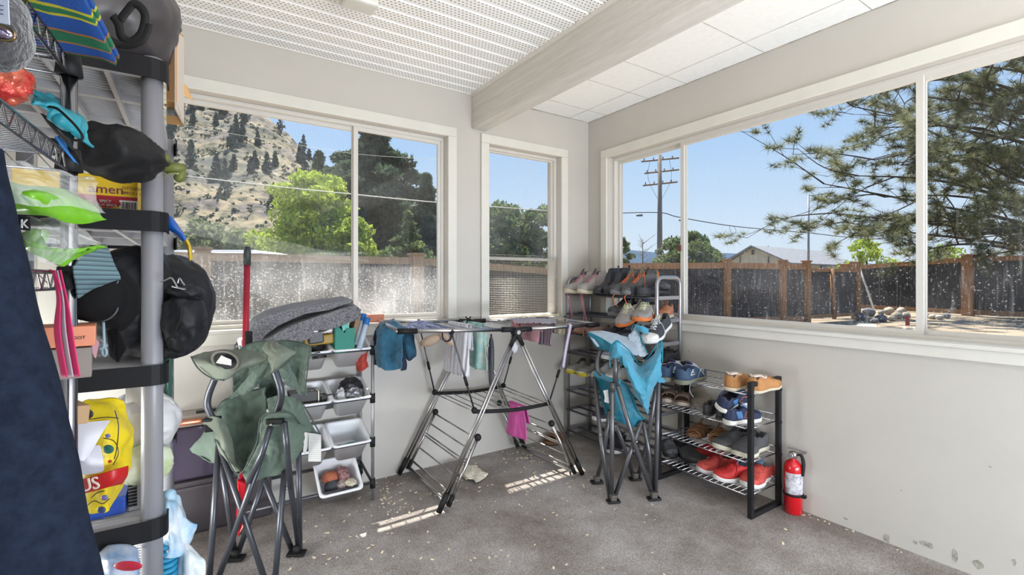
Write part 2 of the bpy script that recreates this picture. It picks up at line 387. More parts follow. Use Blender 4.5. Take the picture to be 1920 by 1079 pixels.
# the small fixture hanging from the soffit
t=thing('ceiling_fixture','white ceiling bracket with a brown wooden knob under the perforated ceiling','ceiling fixture',(-2.02,-.80,2.34))
MB().cbox((-2.03,-.79,2.39),(.14,.10,.1)).build('housing',trim_m,t,bevel=.012)
MB().lathe([(0,0),(.010,.004),(.013,.03),(.011,.10)],(-1.995,-.815,2.345),14).build('knob',mat('varnished_wood',(.32,.17,.06),.4,var=.4,vs=30),t)
# ================================================================ outside
GZ=0.0
grd=mat('dry_ground',(.30,.24,.17),1,col2=(.20,.155,.105),vs=1.3,bump=.4,bs=25)
def gnd(u,v):
    x=-60+u*160; y=-40+v*130
    return Vector((x,y,-.14 if (x<3 and y<3) else -.02+.05*noise.noise(Vector((x*.5,y*.5,0)))))
mb=MB(); mb.grid(gnd,90,80)
struct('ground',mb,grd)
# roof overhang above the far wall
struct('eave',MB().box((XL-.3,T,2.27),(T,.592,2.36)),trim_m)
struct('eave',MB().box((T,YB,2.32),(.68,.592,2.41)),trim_m)
# fence of corrugated dark plastic in cedar frames
cedar=mat('cedar',(.33,.165,.07),.8,var=.35,vs=6,aniso=(4,4,.5))
cedarL=mat('weathered_cedar',(.34,.24,.15),.9,var=.3,vs=6,aniso=(4,4,.5))
pan_m=mat('corrugated_plastic',(.028,.028,.034),.35,spec=.4)
def fence(label,pts,m,tops,pw=.22,gap=False,post_ends=True,cat='fence'):
    pts=[Vector((p[0],p[1],0)) for p in pts]
    t=thing('corrugated_fence',label,cat,pts[0])
    for i,p in enumerate(pts):
        if not post_ends and i in(0,len(pts)-1): continue
        h=tops[i]; mb=MB(); mb.box((p.x-pw/2,p.y-pw/2,-.1),(p.x+pw/2,p.y+pw/2,h)); pp=mb.build('post',m,t,bevel=.01)
        MB().box((p.x-pw*.62,p.y-pw*.62,h),(p.x+pw*.62,p.y+pw*.62,h+.04)).build('post_cap',m,pp)
    for i in range(len(pts)-1):
        a,b_=pts[i],pts[i+1]; dv=(b_-a); L=dv.length; dv.normalize(); nn=Vector((-dv.y,dv.x,0))
        h0,h1=tops[i]-.06,tops[i+1]-.06
        for z0,z1 in ((-.16,0),(-10,0)):
            mb=MB()
            za,zb=(h0,h1) if z0>-1 else (.17,.17)
            q=[a-nn*.05,b_-nn*.05,b_+nn*.05,a+nn*.05]
            zz=[za,zb,zb,za]; dz=.16
            vs=[Vector((p.x,p.y,z-dz)) for p,z in zip(q,zz)]+[Vector((p.x,p.y,z)) for p,z in zip(q,zz)]
            mb.add(vs,[(0,3,2,1),(4,5,6,7),(0,1,5,4),(1,2,6,5),(2,3,7,6),(3,0,4,7)])
            mb.build('rail',m,t)
        n=int(L/.072*6); mb=MB()
        mb.grid(lambda u,v:a+dv*(L*u)+nn*(.014*math.sin(u*L/.072*2*PI))+Vector((0,0,.1+v*((h0+(h1-h0)*u)-.2))),n,2)
        mb.build('corrugated_panel',pan_m,t)
    return t
fence('weathered cedar fence with dark corrugated panels seen through the large left window',[(-7.5,9.2),(-2.45,8.25),(1.67,7.54),(4.94,6.56)],cedarL,[1.80,1.78,1.76,1.53],.27)
fence('cedar fence with dark corrugated panels stretching from the corner to the narrow gate posts',[(5.3,6.5),(9.46,4.75),(10.92,4.01),(11.69,3.74)],cedar,[1.66,1.72,1.70,1.69],.17)
g=thing('garden_gate','corrugated gate with a leaning middle batten between the cedar fences','gate',(11.8,3.72,0))
a_,b2=Vector((11.75,3.72,0)),Vector((14.15,3.46,0)); dv=(b2-a_).normalized(); nn=Vector((-dv.y,dv.x,0)); L=(b2-a_).length
mb=MB(); mb.grid(lambda u,v:a_+dv*(L*u)+nn*(.014*math.sin(u*L/.072*2*PI))+Vector((0,0,.12+v*1.3)),200,2); mb.build('corrugated_panel',pan_m,g)
for z_ in (1.47,.15): MB().cbox(a_+dv*L/2+Vector((0,0,z_)),(L,.06,.1),(0,0,math.atan2(dv.y,dv.x))).build('gate_rail',cedar,g)
c0=a_+dv*L*.44-nn*.06; MB().tube([c0+Vector((.12,0,.05)),c0+Vector((-.03,0,1.5))],.055,6).build('batten',cedar,g)
fence('far cedar fence with dark corrugated panels behind the stones',[(14.25,3.5),(15.5,4.0)],cedar,[1.70,1.72],.2)
fence('long cedar fence with dark corrugated panels below the pine tree',[(20.4,6.2),(19.36,2.1),(19.5,-2.5),(19.2,-8)],cedar,[1.82,2.02,2.05,2.05],.3)
# pole leaning on the fence, stones
t=MB().tube([(18.6,4.55,.1),(19.0,5.3,2.15)],.035,8).build('leaning_pole',mat('pvc',(.55,.57,.6),.5)); tag(t,'thin pale pole leaning against the fence above the stones','pole')
stone_m=[mat('stone%d'%i,c,.9,var=.25,vs=6) for i,c in enumerate(((.36,.31,.24),(.40,.36,.30),(.20,.20,.21),(.13,.13,.14)))]
k=0
descr=['pale tan','dusty white','shaded grey','dark grey']
for (px,py,w_,h_,mi) in ((1628,585,26,14,2),(1614,594,20,12,3),(1652,596,22,12,3),(1667,583,20,13,0),(1690,584,18,14,1),(1682,592,20,12,0),(1699,592,16,12,1),(1672,597,16,9,0),(1733,591,24,10,0),(1748,594,14,8,1),(1762,595,16,8,1),(1775,592,14,9,2),(1640,601,16,8,3),(1652,586,12,8,2)):
    c=P(px,py+h_/2,z=.0); D=(c-CAM).dot(DV); s=D/F
    mb=lumpy((c.x,c.y,h_*s*.42),(w_*s*.5,w_*s*.42,h_*s*.62),amp=.1,seed=k,nu=16,nv=10,crease=0)
    o_=mb.build('boulder',stone_m[mi]); k+=1
    side=['at the left end of the pile','under the leaning pole','low in front','rounded, left of the sliding sash','on top of the pile','in front of the top stone','beside the window sash','smallest at the near edge','first right of the sash','second right of the sash','third right of the sash','last at the right end','flat at the near left edge','at the back, by the fence'][k-1]
    tag(o_,descr[mi]+' boulder in the stone pile, '+side,'rock','boulders along the fence')
# vegetation
def leaf_mat(name,c1,c2):
    m=mat(name,c1,.7,col2=c2,vs=3.0,spec=.2); nt=m.node_tree; p=nt.nodes['Principled BSDF']; out=[n for n in nt.nodes if n.type=='OUTPUT_MATERIAL'][0]
    tl=nt.nodes.new('ShaderNodeBsdfTranslucent'); nt.links.new(p.inputs['Base Color'].links[0].from_socket,tl.inputs[0]); mx=nt.nodes.new('ShaderNodeMixShader'); mx.inputs[0].default_value=.42
    nt.links.new(p.outputs[0],mx.inputs[1]); nt.links.new(tl.outputs[0],mx.inputs[2]); nt.links.new(mx.outputs[0],out.inputs[0]); return m
conifer_m=leaf_mat('dark_needles',(.10,.14,.085),(.035,.055,.035))
maple_m=leaf_mat('maple_leaves',(.44,.52,.09),(.20,.29,.05))
shrub_m=leaf_mat('olive_leaves',(.19,.24,.09),(.07,.11,.05))
pine_m=leaf_mat('pine_needles',(.24,.25,.11),(.09,.11,.06))
sage_m=leaf_mat('sage_leaves',(.27,.30,.16),(.14,.17,.10))
bark_m=mat('bark',(.045,.035,.03),.95,var=.4,vs=12)
def card(mb,c,s,rnd,up=0):
    a=Vector((rnd.gauss(0,1),rnd.gauss(0,1),rnd.gauss(0,.6))).normalized(); b_=a.orthogonal().normalized()
    b_=Matrix.Rotation(rnd.random()*6.28,3,a)@b_; q=a.cross(b_)
    mb.add([c+b_*s,c+q*s*.42,c-b_*s,c-q*s*.42],[(0,1,2,3)])
def clump(mb,c,r,n,s,rnd,flat=.7):
    for _ in range(int(n*1.7)):
        v=Vector((rnd.gauss(0,1),rnd.gauss(0,1),rnd.gauss(0,1))).normalized()*(rnd.random()**.4)
        card(mb,c+Vector((v.x*r,v.y*r,v.z*r*flat)),s*(.6+.8*rnd.random()),rnd)
def ground_at(px,D): p=P(px,525,D=D); return Vector((p.x,p.y,0))
def conifer(label,px,D,top,w_,m,n=260,seed=1,lo=.4,ls=.16,name='conifer_tree',cone=1.0,group=None):
    rnd=random.Random(seed); b0=ground_at(px,D); h=P(px,top,D=D).z; s=D/F; R0=w_*s*.5
    t=thing(name,label,'tree',b0,group)
    MB().tube([b0,b0+Vector((.1,0,h*.5)),b0+Vector((0,0,h*.96))],[.03*h,.02*h,.004*h],8).build('trunk',bark_m,t)
    mb=MB(); nb=max(10,int(n/9))
    for i in range(nb):
        f=(i+.5)/nb; z=lo+(h-lo)*f; r=R0*((1-f)**.75*cone+ (1-cone)*math.sin(min(1,f*1.15+.15)*PI)**.6); r*=.75+.5*rnd.random()
        a=i*2.399+rnd.random(); 
        for k in range(1,5):
            q=k/4; c=b0+Vector((math.cos(a)*r*q,math.sin(a)*r*q,z-r*.22*q*q+r*.05))
            clump(mb,c,r*.26+ls*.5,int(n*.13),ls,rnd,.42)
    mb.build('foliage',m,t); return t
def bushy(label,px,D,top,w_,m,n=2600,seed=1,lo=.1,ls=.12,name='leafy_tree',h0=None,group=None,blobs=26,cat='tree',flat=.5):
    rnd=random.Random(seed); b0=ground_at(px,D); h=P(px,top,D=D).z; R0=w_*D/F*.5
    t=thing(name,label,cat,b0,group)
    MB().tube([b0,b0+Vector((0,0,h*.6))],[.035*h,.012*h],7).build('trunk',bark_m,t)
    mb=MB()
    for i in range(blobs):
        f=(i+.5)/blobs; z=lo+(h-lo)*(f**1.15)*.9; rr=R0*(max(0.05,1-(max(0,f-.25)/.75)**2))**.5
        a=i*2.399; q=.35+.6*rnd.random()
        c=b0+Vector((math.cos(a)*rr*q,math.sin(a)*rr*q,z)); clump(mb,c,R0*.46*(.7+.5*rnd.random())*(1-.35*f),int(n*1.25/blobs),ls,rnd,flat+.12)
    mb.build('foliage',m,t); return t
conifer('tall dark conifer rising highest behind the left window mullion',700,30,178,275,conifer_m,760,3,.5,.24,cone=.5)
conifer('narrow dark conifer just left of the tall conifer',600,33,285,110,conifer_m,330,5,.5,.22)
conifer('broad dark conifer filling the right end of the large left window',800,28,330,190,conifer_m,460,8,.4,.22,cone=.4)
bushy('bright yellow-green maple in front of the dark conifers',588,22,308,205,maple_m,6500,11,.6,.13,name='maple_tree',blobs=44,flat=.34)
bushy('shorter yellow-green maple left of the window mullion',660,21,400,120,maple_m,2600,12,.6,.12,name='maple_tree',blobs=24)
conifer('light-tipped drooping cedar low at the right end of the large left window',765,20,398,130,shrub_m,300,13,.5,.13,name='cedar_tree',cone=.5)
bushy('pale sage bush above the white roof at the left window edge',385,26,405,150,sage_m,2600,14,.5,.14,name='sage_bush',cat='bush')
bushy('grey-green bush between the pale bush and the maple',455,24,425,120,sage_m,2000,15,.5,.12,name='sage_bush',cat='bush')
bushy('rounded dark green tree seen through the narrow window',950,25,372,150,shrub_m,4200,17,.5,.13,blobs=36)
bushy('rounded green tree at the right side of the narrow window',1015,24,378,120,shrub_m,3600,18,.5,.12,blobs=32)
bushy('small dark conifer-like tree left of the utility pole',1168,26,437,50,shrub_m,1400,19,.5,.1)
bushy('green bush right of the utility pole behind the fence',1300,26,428,125,shrub_m,4200,20,.5,.11,name='leafy_bush',cat='bush')
bushy('low bush at the foot of the utility pole',1252,27,448,60,sage_m,1300,21,.5,.1,name='leafy_bush',cat='bush')
bushy('tiny far tree above the house roof',1440,60,459,26,shrub_m,500,22,2.0,.2)
bushy('yellow-green bush below the pine left of the sash',1625,27,440,90,maple_m,1400,23,.5,.1,name='leafy_bush',cat='bush')
bushy('yellow-green bush below the pine right of the sash',1770,25,455,90,maple_m,1300,24,.5,.1,name='leafy_bush',cat='bush')
# bare sapling
t=thing('bare_tree','leafless small tree between the conifer and the utility pole','tree',ground_at(1205,26))
rnd=random.Random(4); b0=ground_at(1205,26); mb=MB(); mb.tube([b0,b0+Vector((0,0,3.4))],[.07,.015],6)
for i in range(34):
    z=1.2+2.1*rnd.random(); a=rnd.random()*6.28; L=.25+.6*rnd.random()
    mb.tube([b0+Vector((0,0,z)),b0+Vector((math.cos(a)*L,math.sin(a)*L,z+L*.7))],[.015,.004],4)
mb.build('branches',mat('dry_wood',(.16,.13,.11),.9),t)
# big pine on the right
def pine():
    rnd=random.Random(9); base=ground_at(1985,16.5)
    t=thing('pine_tree','large ponderosa pine with long needle tufts outside the right window','tree',base)
    mb=MB(); tr=[base,base+Vector((.1,.1,3)),base+Vector((-.2,.2,6)),base+Vector((0,.1,10.5))]; mb.tube(spline(tr,5),[.32]*6+[.24]*5+[.16]*5,10)
    nm=MB(); tips=[]
    def tuft(c,s=.26,n=30):
        for _ in range(n):
            d_=Vector((rnd.gauss(0,1),rnd.gauss(0,1),rnd.gauss(0,.8)+.25)).normalized(); L=s*(.6+.6*rnd.random()); w_=d_.orthogonal().normalized()*.013
            nm.add([c-w_,c+w_,c+d_*L],[(0,1,2)])
    def branch(p0,p1,r,depth):
        m_=(p0+p1)/2+Vector((rnd.uniform(-.15,.15),rnd.uniform(-.15,.15),rnd.uniform(-.05,.25)))*(p1-p0).length*.5
        pts=spline([p0,m_,p1],4); mb.tube(pts,[r*(1-.75*i/8) for i in range(9)],5)
        if depth==0:
            for f in (4,5,6,7,8): tuft(pts[f]+Vector((rnd.uniform(-.08,.08),)*3),.30,34)
            return
        n=5 if depth==2 else 4
        for i in range(n):
            q=pts[min(8,2+int(i*6/(n-1)))]; d_=(p1-p0).normalized()+Vector((rnd.gauss(0,.65),rnd.gauss(0,.65),rnd.gauss(0,.5)))
            branch(q,q+d_.normalized()*(p1-p0).length*(.36 if depth==2 else .42)*(.6+.7*rnd.random()),r*.42,depth-1)
    def tip(px,py,D): return P(px,py,D=D)
    for (px,py,D,z0) in ((1545,345,16,3.2),(1600,200,15.5,6.0),(1560,400,17,2.8),(1640,300,15,4.5),(1640,240,17,5.5),(1690,150,15.5,7.3),(1700,420,15.5,2.6),(1660,370,16.5,3.4),(1760,120,15,8.0),(1770,260,14.5,5.2),(1760,340,17.5,3.6),(1800,200,15,6.4),(1850,150,14.5,7.6),(1830,300,15,4.4),(1850,400,14.5,2.6),(1790,440,16,2.2),(1700,220,17.5,6.2),(1690,310,14.6,4.6),(1900,240,14.2,5.4),(1890,110,14.5,8.4),(1730,470,15,2.3),(1890,340,14.6,3.6),(1720,180,14.2,6.8),(1840,60,15,9),(1640,430,16,2.5),(1610,330,15.6,3.8)):
        q=tip(px,py,D); p0=Vector((base.x,base.y,min(z0-.3,9.5))); branch(p0,q,.065,2)
    mb.build('branches',bark_m,t); nm.build('needles',pine_m,t)
pine()
# hillside
hill_m=bpy.data.materials.new('dry_hillside'); nt,p=nodes(hill_m); p.inputs['Roughness'].default_value=1
tc=nt.nodes.new('ShaderNodeTexCoord')
def nzr(s,stops,sc3=(1,1,1),d=8,ro=.6):
    mp=nt.nodes.new('ShaderNodeMapping'); mp.inputs['Scale'].default_value=sc3; mp.inputs['Rotation'].default_value=(0,.35,0); nt.links.new(tc.outputs['Object'],mp.inputs[0])
    n=nt.nodes.new('ShaderNodeTexNoise'); n.inputs['Scale'].default_value=s; n.inputs['Detail'].default_value=d; n.inputs['Roughness'].default_value=ro; nt.links.new(mp.outputs[0],n.inputs[0])
    r=nt.nodes.new('ShaderNodeValToRGB'); el=r.color_ramp.elements
    el[0].position=stops[0][0]; el[0].color=(*stops[0][1],1); el[1].position=stops[-1][0]; el[1].color=(*stops[-1][1],1)
    for q,c in stops[1:-1]: x_=el.new(q); x_.color=(*c,1)
    nt.links.new(n.outputs[0],r.inputs[0]); return r.outputs[0]
c1=nzr(.028,[(.40,(.06,.065,.06)),(.47,(.17,.15,.10)),(.53,(.23,.19,.12)),(.57,(.10,.085,.085)),(.63,(.19,.165,.12))],(1,1,2.4))
c2=nzr(.35,[(.40,(.22,.28,.24)),(.50,(.85,.85,.8)),(.60,(1.25,1.2,1.15))],(1,1,1.5),6,.75)
mx=nt.nodes.new('ShaderNodeMix'); mx.data_type='RGBA'; mx.blend_type='MULTIPLY'; mx.inputs[0].default_value=1
nt.links.new(c1,mx.inputs[6]); nt.links.new(c2,mx.inputs[7]); nt.links.new(mx.outputs[2],p.inputs['Base Color'])
# ridge line as (pixel column, pixel row) seen from the room, at 190 m
ridge=[(-320,20),(120,60),(250,120),(330,168),(380,185),(440,196),(480,216),(530,255),(580,292),(615,350),(660,400),(720,450),(800,500)]
def rz(px):
    for (a,ya),(b_,yb) in zip(ridge,ridge[1:]):
        if a<=px<=b_: return ya+(yb-ya)*(px-a)/(b_-a)
    return 500
def hf(u,v):
    px=130+u*660; top=P(px,rz(px),D=190).z; D=70+v*120
    base=P(px,525,D=D); h=top*(v**.95)*(190 if 0 else 1)
    h=top*v+ 5*noise.noise(Vector((base.x*.03,base.y*.03,2)))*v*1.2+3.2*noise.noise(Vector((base.x*.11,base.y*.11,5)))*min(1,v*3)*(1-v*.3)+1.4*abs(noise.noise(Vector((base.x*.3,base.y*.3,9))))
    return Vector((base.x,base.y,max(-.5,h)))
mb=MB(); mb.grid(lambda u,v:hf(-.6+1.6*u,v),230,90); o_=mb.build('hillside',hill_m); tag(o_,kind='structure')
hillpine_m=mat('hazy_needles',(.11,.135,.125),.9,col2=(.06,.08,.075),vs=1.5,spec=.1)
rnd=random.Random(77); mb=MB()
for i in range(620):
    u=.26+.46*rnd.random(); v=.08+.9*rnd.random(); b0=hf(u,v); s_=.35+.75*rnd.random()**3
    clump(mb,b0+Vector((0,0,s_*.3)),s_,6,.22+.3*s_,rnd,.6)
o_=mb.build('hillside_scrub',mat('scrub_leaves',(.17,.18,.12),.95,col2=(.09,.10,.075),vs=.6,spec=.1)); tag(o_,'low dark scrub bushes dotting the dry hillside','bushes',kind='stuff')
rnd=random.Random(2)
for i in range(46):
    if i<7: u=[ .31,.345,.41,.60,.665,.70,.53][i]; v=[.96,.93,.9,.97,.98,.98,.98][i]; hh=[9,8,8,10,7,5,11][i]
    else: u=.28+.42*rnd.random(); v=.25+.65*rnd.random(); hh=4+4*rnd.random()
    b0=hf(u,v); mb=MB(); r_=random.Random(i)
    for k in range(12):
        f=k/12; rr=hh*.17*(1-f)
        clump(mb,b0+Vector((0,0,hh*(.1+.9*f))),rr+.25,9,.75*(1-.5*f),r_,.6)
    mb.tube([b0-Vector((0,0,1)),b0+Vector((0,0,hh*.95))],[.16,.04],5)
    o_=mb.build('hillside_pine',hillpine_m); tag(o_,'small dark pine scattered on the dry hillside slope' if i>=7 else 'dark pine standing along the upper ridge of the hill','tree','pines scattered on the hillside' if i>=7 else 'pines on the hill ridge')
# distant blue ridge on the right
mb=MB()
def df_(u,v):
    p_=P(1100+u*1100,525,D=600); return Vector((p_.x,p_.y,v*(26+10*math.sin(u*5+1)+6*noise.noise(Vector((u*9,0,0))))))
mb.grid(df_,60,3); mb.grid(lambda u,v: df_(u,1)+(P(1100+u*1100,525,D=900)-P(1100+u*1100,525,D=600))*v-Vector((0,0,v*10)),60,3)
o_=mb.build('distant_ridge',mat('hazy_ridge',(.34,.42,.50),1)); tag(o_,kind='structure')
# white roofed camper behind the left fence
t=thing('white_camper','long white camper roof behind the weathered fence','camper',ground_at(430,15))
a_=P(300,466,D=15); b3=P(500,474,D=15); dv=(b3-a_); dv.z=0; L=dv.length; dv.normalize()
M_=Matrix.Translation(Vector((a_.x,a_.y,0)))@Euler((0,0,math.atan2(dv.y,dv.x))).to_matrix().to_4x4()
white_m=mat('white_enamel',(.8,.8,.8),.35)
MB().box((-1.5,0,.4),(L,2.3,2.08),M_).build('body',white_m,t,bevel=.15)
MB().box((-1.3,.2,2.08),(L-.5,2.1,2.14),M_).build('roof_panel',white_m,t,bevel=.03)
# gable house beyond the fence
t=thing('gable_house','pale low gabled house with grey roof beyond the fence','house',ground_at(1480,42))
hb=P(1362,500,D=42); he=P(1475,500,D=38); dv=he-hb; dv.z=0; Lg=dv.length; dv.normalize(); nn=Vector((dv.y,-dv.x,0))
if nn.dot(RV)<0: nn=-nn
dp=(P(1600,500,D=46)-he); dp.z=0; Ld=dp.length; dp.normalize()
def HP(a,b_,z): return hb+dv*a+dp*b_+Vector((0,0,z-hb.z))
siding=mat('pale_siding',(.42,.40,.31),.8,var=.06,vs=2); roofm=mat('shingle_roof',(.17,.18,.20),.9,var=.15,vs=4); brown=mat('brown_batten',(.10,.075,.06),.8)
ev=2.55; pk=3.95
mb=MB(); q=[HP(0,0,0),HP(Lg,0,0),HP(Lg,0,ev),HP(Lg*.47,0,pk),HP(0,0,ev)]; mb.poly(q,dp*Ld); mb.build('wall',siding,t)
mb=MB()
for s0,s1,e0,e1 in ((-.5,Lg*.47,ev-.15,pk),(Lg+.5,Lg*.47,ev-.15,pk)):
    q=[HP(s0,-.4,e0),HP(s1,-.4,e1),HP(s1,Ld+.4,e1),HP(s0,Ld+.4,e0)]; mb.poly(q,(0,0,.13))
mb.build('roof',roofm,t)
for f in (.25,.72): mb=MB(); p_=HP(Lg*f,-.03,1.2); mb.tube([p_-Vector((0,0,1)),p_+Vector((0,0,2.0 if f<.5 else 1.9))],.05,4); mb.build('batten',brown,t)
p_=HP(Lg*.47,-.05,3.5); MB().cbox(p_,(.3,.1,.4)).build('vent',brown,t)
for f in (.12,.5,.8):
    p_=HP(Lg+.03,Ld*f,2.1); MB().cbox(p_,(.12,1.1,.7),(0,0,math.atan2(dp.y,dp.x)-PI/2)).build('window',mat('dark_glass',(.06,.07,.09),.1),t)
# two dark car tops in front of the house
for i,(px,lab) in enumerate(((1518,'dark parked car top just above the fence by the street lamp'),(1582,'dark parked car top just above the fence near the far post'))):
    c=P(px,500,D=24+5*i); t=thing('parked_car',lab,'car',(c.x,c.y,0)); 
    M_=Matrix.Translation((c.x,c.y,0))@Euler((0,0,-YAW+.3)).to_matrix().to_4x4()
    def prof(pts,w0,w1): return MB().poly([M_@Vector((x_,w0,z_)) for x_,z_ in pts],M_.to_3x3()@Vector((0,w1-w0,0)))
    prof([(-2,.35),(2,.35),(2.05,.8),(1.1,.95),(-1.9,1.0)],-.8,.8).build('body',mat('car_paint',(.02,.02,.03),.2),t,bevel=.06)
    prof([(-1.4,.95),(1.0,.95),(.45,1.62),(-.9,1.66)],-.68,.68).build('cabin',mat('car_glass',(.03,.035,.04),.1),t,bevel=.08)
    for sx in (-1.25,1.25):
        for sy in (-.72,.72): MB().tube([M_@Vector((sx,sy-.1,.32)),M_@Vector((sx,sy+.1,.32))],.32,14).build('wheel',mat('tyre',(.015,.015,.015),.8),t)
# utility pole with crossarms
woodp=mat('pole_wood',(.20,.17,.15),.9,var=.2,vs=4,aniso=(5,5,.3))
t=thing('utility_pole','tall wooden utility pole with three crossarms left of the right window mullion','utility pole',ground_at(1237,30))
b0=ground_at(1237,30); hp=P(1240,291,D=30).z
MB().tube([b0,b0+Vector((0,0,hp))],[.20,.12],10).build('shaft',woodp,t)
ar=Vector((.82,-.57,0))
for z_,l0,l1 in ((P(1240,300,D=30).z,-1.15,1.2),(P(1240,322,D=30).z,-.95,1.2),(P(1240,345,D=30).z,-1.05,1.1)):
    p_=b0+Vector((0,0,z_)); arm=MB(); arm.tube([p_+ar*l0-Vector((0,0,.1)),p_+ar*l1+Vector((0,0,.12))],.06,4); a1=arm.build('crossarm',woodp,t)
    for k in range(4):
        q=p_+ar*(l0+(l1-l0)*(k+.3)/4)+Vector((0,0,.05+.2*(k/4-.5))); MB().lathe([(.0,0),(.04,.02),(.03,.08),(.045,.12),(0,.17)],q,8).build('insulator',mat('insulator_grey',(.18,.18,.2),.4),a1)
mb=MB()
for s_ in (-1,1):
    p_=b0+ar*s_*.6; mb.tube(spline([p_+Vector((0,0,P(1240,300,D=30).z)),p_+ar*s_*.12+Vector((0,0,P(1240,335,D=30).z)),b0+ar*s_*.1+Vector((0,0,P(1240,375,D=30).z))],6),.012,4)
mb.build('jumper_wire',mat('black_wire',(.03,.03,.03),.6),t)
# overhead cables
wire_m=mat('cable_black',(.05,.05,.06),.6); wl=mat('cable_pale',(.45,.43,.40),.6)
def cable(label,pts,r,m):
    mb=MB(); mb.tube(spline([P(a,b_,D=c) for a,b_,c in pts],8),r,5); o_=mb.build('overhead_cable',m); tag(o_,label,'cable'); return o_
cable('thick pale cable crossing the hillside and the maple',[(180,312,22),(345,330,20),(500,348,20),(665,365,20),(820,380,21),(1046,397,23)],.022,wl)
cable('thin upper cable crossing the hill ridge',[(340,235,24),(560,272,24),(680,290,25),(830,300,26)],.009,wl)
cable('black communication cable running from the utility pole to the street lamp and beyond',[(1100,400,28),(1150,400,29),(1237,399,30),(1275,408,30),(1380,425,31),(1515,437,34),(1600,446,36),(1720,452,40)],.03,wire_m)
for px,py,lab in ((1199,404,'grey splice box hanging on the cable left of the utility pole'),(1279,413,'grey splice box hanging on the cable right of the utility pole')):
    c=P(px,py,D=29.8); o_=MB().tube([c-ar*.2,c-ar*.17,c+ar*.17,c+ar*.2],[.04,.075,.075,.04],8).build('splice_box',mat('box_grey',(.14,.16,.2),.5)); tag(o_,lab,'cable box')
mb=MB(); mb.tube(spline([P(a,b_,D=31) for a,b_ in ((1368,423),(1370,434),(1377,440),(1380,432),(1376,425))],6),.012,4); o_=mb.build('cable_loop',wire_m); tag(o_,'thin slack loop of wire hanging from the black cable','cable')
t=thing('street_lamp','grey street lamp post with a long arm right of the house roof','street lamp',ground_at(1516,35))
b0=ground_at(1516,35); hz=P(1516,366,D=35).z; gm=mat('galvanised',(.22,.23,.25),.5,.3)
MB().tube([b0,b0+Vector((0,0,hz))],[.10,.06],8).build('post',gm,t)
q=P(1560,362,D=35); MB().tube([b0+Vector((0,0,hz-.05)),q],.035,6).build('arm',gm,t); MB().tube([b0+Vector((0,0,hz-1.1)),b0.lerp(Vector((q.x,q.y,0)),.55)+Vector((0,0,hz))],.012,5).build('brace',gm,t)
MB().ball(q,(.3,.12,.08)).build('lamp_head',gm,t)
# ================================================================ furniture
steel=mat('brushed_steel',(.46,.45,.45),.28,1,var=.12,vs=14)
steelL=mat('grey_tube',(.33,.33,.35),.35,.7)
blackp=mat('black_plastic',(.012,.012,.013),.55,spec=.25)
darkm=mat('black_powder_coat',(.012,.012,.014),.5,spec=.25)
chrome=mat('chrome_wire',(.62,.62,.66),.22,1)
whitep=mat('white_plastic',(.78,.79,.82),.35)
def V3(*a): return Vector(a)
# ---- airer
D0=(-1.114,-.06,0)
t=thing('drying_rack','folding stainless drying rack with black joints standing under the windows','drying rack',(-1.11,-.34,0))
hubF=V3(-1.114,-.62,.90); hubR=V3(-1.081,-.06,.905)
feet={'FL':V3(-1.579,-.605,.012),'FR':V3(-.647,-.645,.012),'RL':V3(-1.572,-.03,.012),'RR':V3(-.683,-.095,.012)}
def leg(h,f,n):
    d_=(f-h).normalized(); s=Vector((d_.z,0,-d_.x)).normalized()*.009
    for k in (-1,1): MB().tube([h+d_*.03+s*k,f-d_*.09+s*k],.0065,8).build('leg',steel,t)
    MB().tube([f-d_*.10,f],[.016,.015],8).build('foot_cap',blackp,t)
    MB().tube([h-d_*.005,h+d_*.085],[.017,.014],8).build('leg_socket',blackp,t)
for h,a_ in ((hubF,'FL'),(hubF,'FR'),(hubR,'RL'),(hubR,'RR')): leg(h,feet[a_],a_)
for h in (hubF,hubR):
    mb=MB(); mb.tube([h+V3(0,-.022,0),h+V3(0,.022,0)],.024,16); mb.build('hub',blackp,t)
    MB().tube([h+V3(0,-.026,0),h+V3(0,-.0225,0)],.012,14).build('hub_bolt',steel,t)
def wing(x0,z0,x1,z1,rx1,nr):
    """x0: hinge end, x1: outer end"""
    a,b_=V3(x0,-.62,z0),V3(x1,-.62 if x1<-1 else -.64,z1); c,d_=V3(x0+.03,-.06,z0+.005),V3(rx1,-.06,z1+.002)
    for p,q in ((a,b_),(c,d_)): MB().tube([p,q],.011,8).build('wing_tube',steel,t)
    for p,q in ((a,b_),(c,d_)):
        dd=(q-p).normalized(); MB().tube([p-dd*.01,p+dd*.075],.0145,8).build('wing_socket',blackp,t)
    MB().tube([b_,d_],.011,8).build('wing_tube',steel,t)
    dd=(b_-a).normalized(); MB().tube([b_-dd*.09,b_+dd*.008],.014,8).build('corner_sleeve',blackp,t)
    for i in range(1,nr+1):
        f=i/(nr+1); MB().tube([a.lerp(b_,f),c.lerp(d_,f)],.0035,6).build('rod',steel,t)
wing(-1.135,.915,-1.793,.944,-1.70,7); wing(-1.09,.912,-.515,.912,-.455,6)
mf=[V3(-1.375,-.605,.492),V3(-1.12,-.605,.463),V3(-.872,-.605,.462)]; mr=[V3(-1.352,-.06,.478),V3(-1.09,-.06,.455),V3(-.84,-.06,.46)]
for q in (mf,mr): MB().tube(spline(q,6),.011,6,flat=1).build('shelf_bar',blackp,t)
F_,R__=spline(mf,8),spline(mr,8)
for i in range(0,17,2): MB().tube([F_[i],R__[i]],.0035,6).build('rod',steel,t)
